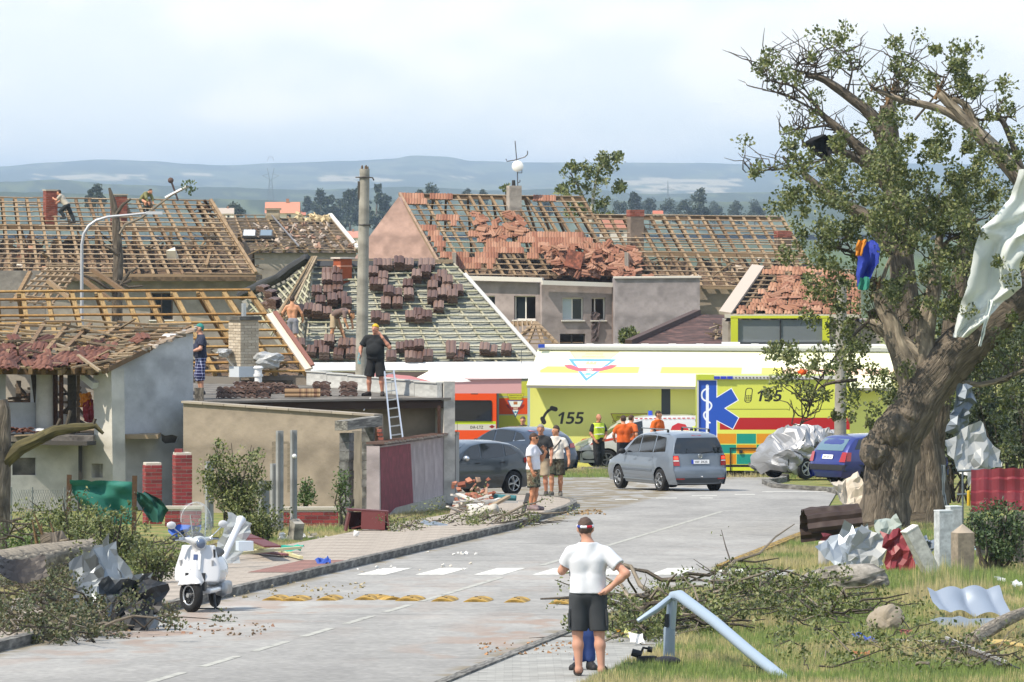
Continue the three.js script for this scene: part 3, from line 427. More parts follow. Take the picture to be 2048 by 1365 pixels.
// ---- wide stripped pantile house with pink gable (B6), its bare continuation (B7) and walls below
{
const d0 = 357, d1 = 362, t = thing('house', 'pink gabled house with half its red tiles torn away', 'house', P(1010, 690, 358));
const s = Slope(P(799, 391, d1), P(1166, 397, d1), P(890, 552, d0), P(1262, 556, d0)), b = Slope(P(799, 391, d1), P(1166, 397, d1), P(760, 552, d1 + 5), P(1262, 556, d1 + 5));
const gn = Plane(P(840, 500, d1 - 1.5), V(-0.62, 0, 0.78)); wpart(t, 'gable_wall', slabG(gn, [[797, 394], [892, 548], [892, 850], [700, 850], [700, 530], [735, 478]], null, 0.35), plaster(0xc0a096));
rafters(t, s, 16, rafM, 0.12, 0.16); rafters(t, b, 16, rafM, 0.12, 0.16, 0, 0.2); battens(t, s, 15, batM, { segs: 3, up: 0.11 });
wpart(t, 'attic_floor', boxUV(boxG(10, 0.2, 9, P(1070, 556, 362).x, P(1070, 556, 362).y - 0.1, -362)), M(0x5e4e42, 1, { map: T.rough }));
for (let i = 1; i < 8; i++) bar(t, 'collar_beam', pick(rafM), s.at(i / 8, 0.4, -0.1), b.at(i / 8, 0.4, -0.1), 0.12, 0.18);
mound(t, 900, 1240, 556, 357.6, 366, 1.2, dustM); const regs = [[[800, 386], [846, 388], [852, 414], [812, 414]], [[852, 388], [904, 390], [904, 404], [856, 404]], [[873, 433], [922, 431], [925, 450], [880, 450]], [[845, 458], [868, 458], [905, 512], [882, 520]], [[935, 468], [985, 452], [1015, 455], [1048, 452], [1050, 470], [1170, 472], [1205, 500], [1260, 535], [1262, 558], [1120, 552], [1100, 520], [1030, 512], [990, 520], [985, 508], [958, 500]], [[893, 514], [992, 512], [996, 536], [905, 540]], [[1068, 390], [1108, 392], [1112, 408], [1074, 408]]];
const holes = [[[1008, 476], [1032, 474], [1036, 486], [1012, 488]], [[1040, 488], [1062, 488], [1064, 512], [1044, 514]], [[952, 486], [968, 486], [972, 500], [955, 500]]];
const list = tileList(s, 0.3, regs, 0.96, null, 15, 0.05).filter(q => { const p = s.at(q[0], q[1]), px = CX + p.x / -p.z * F, py = HY + (CH - p.y) / -p.z * F; return !holes.some(h => inPoly(px, py, h)); });
layTiles(t, s, list, tileRed);
const heap = []; for (let i = 0; i < 130; i++) heap.push([rr(0.6, 1.04), rr(0.66, 1.03), rr(0.2, 0.55), rnd() * 6, rr(-0.7, 0.7), rr(-0.7, 0.7)]); for (let i = 0; i < 40; i++) heap.push([rr(0.28, 0.6), rr(0.25, 0.55), rr(0.18, 0.3), rnd() * 6, rr(-0.3, 0.3), rr(-0.3, 0.3)]);
layTiles(t, s, heap, tileRed, 'loose_tile');
bar(t, 'verge_board', woodM(0xb9a08c), s.at(0, 0, 0.1), s.at(0, 1, 0.1), 0.12, 0.22, s.n);
bar(t, 'ridge_beam', rafM[1], s.at(0, 0, -0.05), s.at(1, 0, -0.05), 0.14, 0.2);
for (const [x, y, w, h, m] of [[1148, 520, 34, 40, M(0x9a5a42, 0.9, { map: T.rough })], [1190, 545, 26, 24, M(0x9c6d58, 0.9)]]) { const p = P(x, y, d0 + 0.4), g = boxG(w * 0.0255, h * 0.03, 0.08, 0, 0, 0, 0, -0.75, -0.25); g.translate(p.x, p.y, p.z + 0.3); wpart(t, 'torn_hatch', g, m); }
const c = P(1028, 418, d1 - 0.7), ch = new THREE.Group(); ch.name = 'chimney'; t.add(ch); ch.position.copy(c).sub(t.position); part(ch, 'shaft', boxUV(boxG(0.66, 1.9, 0.55, 0, 0.25, 0, 0.3)), plaster(0xb5aca2)); part(ch, 'chimney_pot', new THREE.CylinderGeometry(0.09, 0.11, 0.3, 10).translate(-0.02, 1.33, 0), M(0x2b2a29, 0.8)); part(ch, 'flashing', boxUV(boxG(0.9, 0.25, 0.75, 0.1, -0.45, 0, 0.3)), M(0x4b4744, 0.8));
const w1 = Plane(P(1000, 620, d0 - 1), yawN(-18)), pw = plaster(0xa99d9b);
wpart(t, 'wall', slabG(w1, [[890, 556], [1086, 566], [1086, 860], [890, 860]], [R4(1028, 592, 1071, 640), R4(958, 592, 990, 640)], 0.4), pw); windowIn(t, w1, 1028, 592, 1071, 640, 0.4, { broken: 1 }); windowIn(t, w1, 958, 592, 990, 640, 0.4);
const w2 = Plane(P(1150, 620, d0 - 2.2), yawN(14)); wpart(t, 'wall', slabG(w2, [[1084, 566], [1229, 572], [1229, 860], [1084, 860]], [R4(1125, 596, 1167, 641), R4(1183, 596, 1211, 641), R4(1120, 668, 1171, 690)], 0.4), pw); windowIn(t, w2, 1125, 596, 1167, 641, 0.4, { light: 1 }); windowIn(t, w2, 1183, 596, 1211, 641, 0.4, { glass: 0, split: 0.3 }); windowIn(t, w2, 1120, 668, 1171, 690, 0.4, { glass: 0, frame: M(0x44403c, 0.8) });
{ const c = P(1080, 640, 361), pm = plaster(0xb3aaa0); wpart(t, 'room_wall', boxG(9, 7, 0.2, c.x, c.y, -361.8), pm); for (const s of [-1, 1]) wpart(t, 'room_wall', boxG(0.2, 7, 4.6, c.x + s * 4.4, c.y, -359.2), pm); for (const y of [-1.2, 1.55]) wpart(t, 'room_floor', boxG(8.6, 0.2, 4.8, c.x, c.y + y, -359.2), M(0x9a8468, 0.9)); }
const q = w2.at(...w2.uv(1190, 640).toArray(), 0.08), sh = sheetG(0.45, 1.5, 8, 18, 0.12, 4.2); sh.translate(q.x, q.y - 0.35, q.z); wpart(t, 'torn_curtain', sh, M(0x54494a, 0.95));
for (const [x0, x1, y, pl] of [[890, 1086, 556, w1], [1084, 1232, 566, w2]]) { const A = pl.hit(x0, y), B = pl.hit(x1, y + 5); bar(t, 'eave_gutter', M(0xcac6bf, 0.6), A.add(V(0, 0.02, 0.3)), B.add(V(0, 0.02, 0.3)), 0.25, 0.22); }
bar(t, 'downpipe', M(0x7b6a62, 0.6), w2.hit(1226, 575).add(V(0, 0, 0.15)), w2.hit(1226, 720).add(V(0, 0, 0.15)), 0.12, 0.12, V(0, 0, 1));
}
{
const d0 = 356, d1 = 361, t = thing('house', 'terraced house stripped to bare rafters beside the pink gabled house', 'house', P(1400, 690, 357));
const s = Slope(P(1168, 433, d1), P(1565, 437, d1), P(1240, 572, d0), P(1650, 580, d0)), b = Slope(P(1168, 433, d1), P(1565, 437, d1), P(1240, 572, d1 + 5), P(1650, 580, d1 + 5));
rafters(t, s, 15, rafM, 0.13, 0.17); rafters(t, b, 15, rafM, 0.13, 0.17); battens(t, s, 15, batM, { segs: 4, up: 0.12 }); battens(t, b, 14, batM, { segs: 3, up: 0.1, skip: 0.85 });
bar(t, 'purlin', rafM[0], s.at(0, 0.5, -0.1), s.at(1, 0.5, -0.1), 0.2, 0.26); bar(t, 'ridge_beam', rafM[1], s.at(0, 0, -0.05), s.at(1, 0, -0.05), 0.14, 0.2);
for (let i = 1; i < 12; i++) { bar(t, 'collar_beam', pick(rafM), s.at(i / 12, 0.5, -0.1), b.at(i / 12, 0.5, -0.1), 0.12, 0.18); if (i % 3 === 1) bar(t, 'post', rafM[0], s.at(i / 12, 0.5, -0.2), s.at(i / 12, 0.5, -0.2).add(V(0, -1.7, 0)), 0.16, 0.16, V(0, 0, 1)); }
const fp = P(1420, 578, 361); wpart(t, 'attic_floor', boxUV(boxG(11.5, 0.2, 9, fp.x, fp.y - 0.1, -361)), M(0x6b5648, 1, { map: T.rough }));
const smp = () => { const p = P(rr(1260, 1630), 576, rr(357, 365)); p.y += Math.pow(rnd(), 1.8) * 1.5; return p; };
mound(t, 1255, 1640, 577, 356.6, 364, 1.5, dustM); boards(t, 70, smp, [...batM, ...rafM], [0.5, 2], 0.6); lumps(t, 80, smp, [M(0xb58a76, 1), M(0xa4705c, 1), M(0xc4b3a0, 1), M(0x8b7a6a, 1), M(0xd8cdbf, 1)], [0.12, 0.36]);
const loose = []; for (let i = 0; i < 60; i++) loose.push([rr(0, 0.16), rr(0.5, 1), rr(0.15, 0.3), rnd() * 6, rr(-0.4, 0.4), rr(-0.4, 0.4)]); layTiles(t, s, loose, tileRed, 'loose_tile');
for (const [x, yt, yb] of [[1271, 420, 520], [1566, 462, 560]]) { const p = P(x, yb, d1 - 1.2), h = (yb - yt) * d1 / F, ch = new THREE.Group(); ch.name = 'chimney'; t.add(ch); ch.position.copy(p).sub(t.position); part(ch, 'shaft', boxUV(boxG(0.72, h, 0.6, 0, h / 2, 0, 0.3)), plaster(0x8f7f72)); brickShaft(ch, 0, h - 0.35, 0, 0.76, 0.64, 0.35, 0.085, brickRed, mortarM, 0.3); }
const w3 = Plane(P(1315, 620, d0 - 3), yawN(2)); wpart(t, 'wing_wall', slabG(w3, [[1230, 558], [1400, 557], [1400, 860], [1230, 860]], null, 2.6), plaster(0xa39b9e)); const A = w3.hit(1228, 557), B = w3.hit(1402, 556); bar(t, 'coping', M(0xc7c2ba, 0.8), A.add(V(0, 0.04, -0.6)), B.add(V(0, 0.04, -0.6)), 1.4, 0.08);
const w4 = Plane(P(1450, 620, d0 + 0.3), yawN(0)); wpart(t, 'wall', slabG(w4, [[1395, 575], [1660, 580], [1660, 860], [1395, 860]], null, 0.4), plaster(0x9c9080)); bar(t, 'eave_board', rafM[0], s.at(0.4, 1, 0), s.at(1, 1, 0), 0.25, 0.14);
}
// ---- antenna on the chimney
{
const b = P(1036, 376, 361.2), t = thing('television_antenna', 'mast antenna with white satellite dish on the pale chimney', 'antenna', b), m = M(0x565659, 0.45, { metalness: 0.6 }), k = 361 / F;
part(t, 'mast', tubeG([V(0, -0.7, 0), V(-0.03, 1, 0), V(-0.15, 94 * k, 0)], 0.028, 6), m);
part(t, 'dipole', tubeG([V(-24 * k, 58 * k, 0), V(-22 * k, 53 * k, 0), V(-5 * k, 56 * k, 0), V(14 * k, 62 * k, 0), V(19 * k, 67 * k, 0), V(19 * k, 74 * k, 0)], 0.03, 6), m);
const dish = part(t, 'dish', new THREE.SphereGeometry(0.5, 16, 8, 0, 6.283, 0, 0.65).rotateX(1.35).translate(-0.02, 40 * k, -0.25), M(0xd9d9d6, 0.5)); part(dish, 'feed_arm', tubeG([V(0, 30 * k, 0.1), V(0.2, 30 * k, 0.4), V(0.2, 36 * k, 0.45)], 0.02, 6), m);
part(t, 'bracket', tubeG([V(0, 10 * k, 0), V(0.1, 12 * k, 0), V(0.1, 16 * k, 0)], 0.03, 6), m);
}
// ---- brown-tiled house with tile stacks (B5)
const s5 = Slope(P(626, 527, 242.6), P(906, 527, 242.6), P(606, 748, 238), P(1100, 746, 238));
{
const t = thing('house', 'house re-roofed in pale battens over grey membrane, orange chimney', 'house', P(840, 760, 239));
const mem = new THREE.PlaneGeometry(1, 1, 60, 40), p = mem.attributes.position; for (let i = 0; i < p.count; i++) { const u = p.getX(i) + 0.5, v = 0.5 - p.getY(i); const q = s5.at(u, v, 0.0 - 0.035 * Math.abs(Math.sin(u * 11 * Math.PI)) + 0.02 * (vn(u * 60, v * 30) - 0.5)); p.setXYZ(i, q.x, q.y, q.z); } mem.computeVertexNormals(); wpart(t, 'underlay', mem, M(0x9a9d94, 0.85, { map: T.plaster }));
rafters(t, s5, 11, [woodM(0xb6b5a0), woodM(0xc3bfae)], 0.06, 0.05, 0.04, 0, 'counter_batten'); battens(t, s5, 18, batGreen, { segs: 5, up: 0.085, w: 0.06, h: 0.045, skip: 0 });
const h = Slope(P(626, 527, 242.6), P(624, 528, 242.6), P(500, 610, 247), P(540, 690, 238.6)); h.at = (u, tt, up = 0) => L3(P(626, 527, 242.6), L3(P(480, 600, 247), P(606, 748, 238.1), u), tt).addScaledVector(V(-0.6, 0.75, 0.3).normalize(), up); h.n = V(-0.6, 0.75, 0.3).normalize();
const hg = new THREE.BufferGeometry(), hq = [h.at(0, 0, -0.08), h.at(0, 1, -0.08), h.at(1, 1, -0.08)]; hg.setAttribute('position', new THREE.Float32BufferAttribute(hq.flatMap(p => [p.x, p.y, p.z]), 3)); hg.computeVertexNormals(); hg.setAttribute('uv', new THREE.Float32BufferAttribute([0, 0, 1, 0, 0, 1], 2)); wpart(t, 'hip_underlay', hg, M(0x77766e, 0.9));
for (let j = 1; j < 15; j++) bar(t, 'batten', pick(batGreen), h.at(0.02, j / 15, 0.06), h.at(0.98, j / 15, 0.06), 0.06, 0.045, h.n); for (let j = 1; j < 6; j++) bar(t, 'counter_batten', batGreen[0], h.at(j / 6, 0.05, 0.02), h.at(j / 6, 1, 0.02), 0.06, 0.05, h.n);
for (let k = 0; k < 9; k++) { const A = P(628 + rr(-5, 8), 530 + rr(-4, 6), 242.4), B = P(565 + rr(-14, 14), 650 + rr(-12, 12), 238.8); bar(t, 'hip_board', pick(batGrey), A.add(V(0, 0.12 + k * 0.02, 0)), B.add(V(0, 0.12 + k * 0.02, 0)), 0.07, 0.05); }
bar(t, 'ridge_board', pick(batGrey), s5.at(0, 0, 0.1), s5.at(1, 0, 0.1), 0.12, 0.12); bar(t, 'ridge_membrane', M(0x35373a, 0.8), s5.at(0.03, 0.02, 0.12), s5.at(0.75, 0.02, 0.12), 0.4, 0.05, s5.n);
bar(t, 'verge_flashing', M(0xb4b5b2, 0.5), s5.at(1, 0.12, 0.12), s5.at(1, 0.98, 0.12), 0.13, 0.05, s5.n);
bar(t, 'eave_flashing', M(0xe2e4e6, 0.35, { metalness: 0.2 }), s5.at(0, 0.965, 0.14), s5.at(1, 0.965, 0.14), 0.42, 0.02, s5.n); bar(t, 'gutter', M(0x5e504b, 0.6), s5.at(0, 1.01, 0), s5.at(1, 1.01, 0), 0.14, 0.14);
const c = P(685, 566, 242), ch = new THREE.Group(); ch.name = 'chimney'; t.add(ch); ch.position.copy(c).sub(t.position); const om = M(0xb05a36, 0.85, { map: T.plaster }); part(ch, 'shaft', boxUV(boxG(0.46, 0.95, 0.46, 0, 0.35, 0, 0.6)), om); part(ch, 'cap', boxG(0.6, 0.05, 0.6, 0, 0.86, 0, 0.6), M(0xc8beb2, 0.8)); part(ch, 'collar', boxG(0.49, 0.05, 0.49, 0, 0.58, 0, 0.6), M(0xc89078, 0.8)); part(ch, 'flashing', boxG(0.95, 0.04, 0.8, 0.05, -0.12, 0.1, 0, 0.7), M(0x4d4f52, 0.6));
const w = Plane(P(840, 800, 238.6), yawN(0)); wpart(t, 'wall', slabG(w, [[612, 752], [1096, 752], [1096, 960], [612, 960]], null, 0.4), plaster(0xa78f88));
const gb = s5.at(1, 0.04), g2 = s5.at(1, 1); wpart(t, 'side_wall', boxUV((() => { const g = new THREE.BufferGeometry(), q = [gb, g2, g2.clone().setY(-1), g2.clone().add(V(0, 0, -9)).setY(-1), g2.clone().add(V(0, 0, -9)), gb]; g.setAttribute('position', new THREE.Float32BufferAttribute([q[0], q[1], q[4], q[1], q[2], q[4], q[2], q[3], q[4]].flatMap(p => [p.x, p.y - 0.15, p.z]), 3)); g.computeVertexNormals(); return g; })()), plaster(0xb5a69c));
}
{ // black rolled membrane and the stacks of brown tiles waiting on the battens
const mr = tubeG(bend(P(480, 592, 246), P(522, 572, 245), 3, 0.1).concat(bend(P(555, 556, 244), P(614, 516, 243), 4, 0.12)), 0.17, 8, 0.25); tag(part(null, 'membrane_roll', mr, M(0x2c2e30, 0.75)), 'black rolled membrane draped along the ridge by the brown tile stacks', 'membrane');
const spots = [[654, 556], [675, 558], [654, 574], [676, 577], [757, 540], [775, 541], [798, 540], [818, 540], [847, 538], [860, 540], [747, 558], [767, 568], [749, 581], [765, 581], [816, 581], [834, 566], [852, 558], [872, 569], [885, 561], [895, 576], [865, 584], [893, 592], [916, 592], [885, 602], [905, 606], [865, 609], [877, 625], [777, 599], [795, 599], [818, 602], [772, 617], [795, 617], [634, 594], [657, 592], [675, 589], [641, 614], [665, 614], [685, 607], [693, 622], [598, 634], [618, 634], [634, 637], [654, 637], [836, 637], [821, 644], [839, 646], [854, 643], [752, 645], [770, 648], [600, 704], [623, 714], [638, 704], [649, 720], [659, 697], [677, 720], [687, 705], [702, 718], [702, 700], [782, 722], [802, 705], [818, 707], [838, 707], [820, 725], [836, 725], [856, 722], [902, 705], [918, 722], [903, 718], [929, 709], [970, 711], [985, 711], [1013, 711], [530, 588], [545, 606], [536, 622], [553, 622]];
const plA = Plane(s5.at(0.5, 0.5), s5.n), hip = Plane(P(560, 600, 241.5), V(-0.6, 0.75, 0.3)), near = s5.D.z;
for (const [x, y] of spots) {
const left = x < 560 && y < 640, pl = left ? hip : plA, b = pl.hit(x, y).addScaledVector(pl.n, 0.11), n = 4 + Math.floor(rnd() * 2);
const t = thing('tile_stack', left ? 'stack of dark brown tiles leaning on the left hip of the roof' : y < 570 ? 'stack of brown tiles high on the battens near the ridge' : y > 690 ? 'stack of brown tiles low on the roof above the white eave' : 'stack of brown tiles half way up the battened roof', 'tile stack', b, 'stacks of roof tiles waiting on the battens');
const tl = n + (rnd() < 0.4 ? 2 : 0);
for (let k = 0; k < tl; k++) { const m = part(t, 'tile', TILES, pick(tileBrown)); m.position.set(rr(-0.015, 0.015), 0.03 + k * 0.05, rr(-0.012, 0.012)); m.rotation.set(0, rr(-0.03, 0.03), 0); }
t.rotation.x = left ? 0.2 : 0.62; t.rotation.y = left ? -0.5 : rr(-0.06, 0.06);
}
}
// ---- near roof of bare golden battens with brick chimney (B2)
const s2 = Slope(P(-60, 590, 202.4), P(500, 586, 202.4), P(-60, 752, 199.4), P(614, 748, 199.4));
{
const t = thing('house', 'roof frame of bare golden battens with barge board behind the flat roof', 'house', P(280, 800, 200)), b = Slope(s2.A, s2.B, P(-60, 752, 205.4), P(620, 748, 205.4));
rafters(t, s2, 11, [woodM(0xb39a6e), woodM(0xa58a5f)], 0.12, 0.15); rafters(t, b, 11, [woodM(0xb39a6e), woodM(0xa58a5f)], 0.12, 0.15);
battens(t, s2, 10, [woodM(0xb08a52), woodM(0xa67f4a), woodM(0xbb9960)], { segs: 3, up: 0.11, w: 0.06, h: 0.05, skip: 0.03 });
const fl = P(280, 756, 202.4); wpart(t, 'attic_floor', boxUV(boxG(9, 0.2, 6.4, fl.x, fl.y - 0.1, fl.z)), M(0x5d5246, 1, { map: T.rough }));
for (let i = 1; i < 11; i += 2) bar(t, 'collar_beam', rafM[1], s2.at(i / 11, 0.55, -0.1), b.at(i / 11, 0.55, -0.1), 0.1, 0.14);
const smp = () => { const x = rr(-20, 590), p = P(x, 752, rr(200.4, 204.8)); p.y += Math.pow(rnd(), 1.5) * 0.9 * clamp((620 - x) / 200); return p; };
mound(t, -40, 600, 754, 200, 204.6, 0.6, dustM); boards(t, 110, smp, [...batGrey, ...rafM], [0.4, 1.8], 0.6); lumps(t, 60, smp, [M(0xcfc4b4, 1), M(0x9a5f4c, 1), M(0x86796a, 1), M(0xb7a284, 1), M(0xdad6ce, 0.9)], [0.07, 0.26]);
bar(t, 'barge_board', M(0xc6bdb0, 0.75), s2.at(1.0, 0.32, 0.16).add(V(0.06, 0, 0)), s2.at(1, 1, 0.16).add(V(0.06, 0, 0)), 0.24, 0.07, s2.n); bar(t, 'barge_capping', M(0x7d5348, 0.75), s2.at(1, 0.32, 0.24).add(V(0.2, 0, 0)), s2.at(1, 0.98, 0.24).add(V(0.2, 0, 0)), 0.12, 0.06, s2.n);
const bw = Plane(P(300, 800, 199.8), yawN(0)); wpart(t, 'wall', slabG(bw, [[-60, 756], [614, 752], [614, 1000], [-60, 1000]], null, 0.3), plaster(0x9a9084));
const c = P(487, 742, 199.2), ch = new THREE.Group(); ch.name = 'chimney'; t.add(ch); ch.position.copy(c).sub(t.position); brickShaft(ch, 0, -0.2, 0, 0.62, 0.62, 1.66, 0.083, [0xb3a896, 0xbcb19f, 0xa89c8a].map(h => M(h, 0.9)), M(0xa89e8f, 0.95), 0.62, 0.25); part(ch, 'cap', boxUV(boxG(0.74, 0.11, 0.74, 0, 1.5, 0, 0.62)), M(0x8d8a82, 0.95, { map: T.rough })); part(ch, 'flue', new THREE.CylinderGeometry(0.07, 0.07, 0.4, 12).translate(0, 1.72, 0), M(0xb9bcbf, 0.35, { metalness: 0.8 })); part(ch, 'flashing', boxG(0.75, 0.3, 0.5, 0.05, -0.02, 0.2, 0.62), M(0xb8c0c8, 0.5));
bar(t, 'flashing_board', M(0xc9c2b6, 0.8), P(440, 700, 199.1), P(478, 746, 198.9), 0.12, 0.03);
}
for (const [x, y, w, h, l] of [[535, 722, 1.0, 0.55, 'heap of crumpled pale plastic sheeting beside the brick chimney'], [447, 706, 0.5, 0.3, 'white plastic bundle lying left of the brick chimney']]) { const g = new THREE.IcosahedronGeometry(0.5, 3), p = g.attributes.position; for (let i = 0; i < p.count; i++) { const q = 0.35 + 0.9 * fbm(p.getX(i) * 5 + p.getZ(i) * 3 + x, p.getY(i) * 6, 3); p.setXYZ(i, p.getX(i) * q * w, p.getY(i) * q * h, p.getZ(i) * q * 0.7); } const gg = g; gg.computeVertexNormals(); const m = tag(part(null, 'plastic_heap', gg, M(0x9ea1a3, 0.5)), l, 'plastic sheeting'); m.position.copy(P(x, y, 199)); }
// ---- small hipped skeleton roof, dark low roof, right tiled roof (B8)
{
const ap = P(1072, 646, 300), c = [P(1008, 648, 302), P(1010, 700, 297), P(1125, 700, 297), P(1118, 692, 304)], t = thing('roof_frame', 'small hipped roof skeleton of pale rafters beside the yellow trailer', 'roof frame', P(1070, 700, 300));
for (const q of [...c, P(1050, 700, 297), P(1090, 700, 297), P(1030, 650, 301)]) bar(t, 'rafter', rafM[0], ap, q, 0.13, 0.15); for (let k = 1; k < 7; k++) for (let i = 0; i < 2; i++) bar(t, 'batten', pick(batM), L3(ap, c[i], k / 7).add(V(0, 0.1, 0)), L3(ap, c[i + 1], k / 7).add(V(0, 0.1, 0)), 0.06, 0.05);
wpart(t, 'wall', boxUV(boxG(2.6, 4, 4, P(1066, 700, 300).x, P(1066, 702, 300).y - 2, -300.5)), plaster(0x9a8f86));
}
{
const t = thing('outbuilding', 'low outbuilding with dark red felt roof and torn boards', 'outbuilding', P(1380, 700, 290)), A = P(1400, 629, 296), B = P(1520, 632, 296), C = P(1262, 690, 286), D = P(1520, 692, 286), g = new THREE.BufferGeometry();
g.setAttribute('position', new THREE.Float32BufferAttribute([A, C, B, B, C, D].flatMap(p => [p.x, p.y, p.z]), 3)); g.computeVertexNormals(); wpart(t, 'felt_roof', boxUV(g, 0.4), M(0x6d4f48, 0.95, { map: T.rough }));
bar(t, 'verge', M(0x4b3b36, 0.9), A.clone().add(V(-0.1, 0.1, 0)), C.clone().add(V(-0.1, 0.1, 0)), 0.3, 0.2); wpart(t, 'wall', boxUV(boxG(5.4, 4, 9, P(1390, 700, 290).x + 0.3, P(1390, 694, 286).y - 2.1, -291)), plaster(0x9b9390));
for (let i = 0; i < 14; i++) bar(t, 'torn_board', pick(batM), P(rr(1410, 1460), rr(646, 684), 288), P(rr(1430, 1475), rr(640, 690), 288.4), 0.08, 0.05);
}
{
const d0 = 275, d1 = 279.5, s = Slope(P(1516, 540, d1), P(1720, 546, d1), P(1450, 634, d0), P(1720, 634, d0)), t = thing('house', 'house with patchy orange tiles and stripped battens behind the big tree', 'house', P(1600, 690, 276));
rafters(t, s, 9, rafM); battens(t, s, 11, batM, { segs: 3 });
const regs = [[[1525, 538], [1650, 545], [1650, 556], [1520, 556]], [[1545, 575], [1600, 570], [1640, 590], [1650, 634], [1470, 634], [1500, 610]], [[1640, 548], [1720, 560], [1720, 634], [1650, 634]]];
layTiles(t, s, tileList(s, 0.3, regs, 0.85, null, 14, 0.06), [0x9a7057, 0x90664e, 0xa67f66, 0x835a44].map(h => M(h, 0.9))); const loose = []; for (let i = 0; i < 50; i++) loose.push([rr(0.3, 0.9), rr(0.2, 0.95), 0.2, rnd() * 6, rr(-0.3, 0.3), rr(-0.3, 0.3)]); layTiles(t, s, loose, tileRed, 'loose_tile');
wpart(t, 'underlay', (() => { const g = new THREE.BufferGeometry(), q = [s.at(0, 0, -0.2), s.at(1, 0, -0.2), s.at(0, 1, -0.2), s.at(1, 1, -0.2)]; g.setAttribute('position', new THREE.Float32BufferAttribute(q.flatMap(p => [p.x, p.y, p.z]), 3)); g.setIndex([0, 2, 1, 1, 2, 3]); g.computeVertexNormals(); return boxUV(g, 1); })(), M(0x4b4039, 1));
bar(t, 'verge', M(0xb3a79c, 0.9), s.at(0, 0, 0.15), s.at(0, 1, 0.15), 0.5, 0.12, s.n); bar(t, 'gutter', M(0xb9b4a8, 0.6), s.at(0, 1.01, 0.05), s.at(1, 1.01, 0.05), 0.16, 0.14); wpart(t, 'wall', boxUV(boxG(6, 5, 8, P(1600, 640, 280).x, P(1600, 640, 280).y - 2.5, -279.6)), plaster(0x9e948b));
}
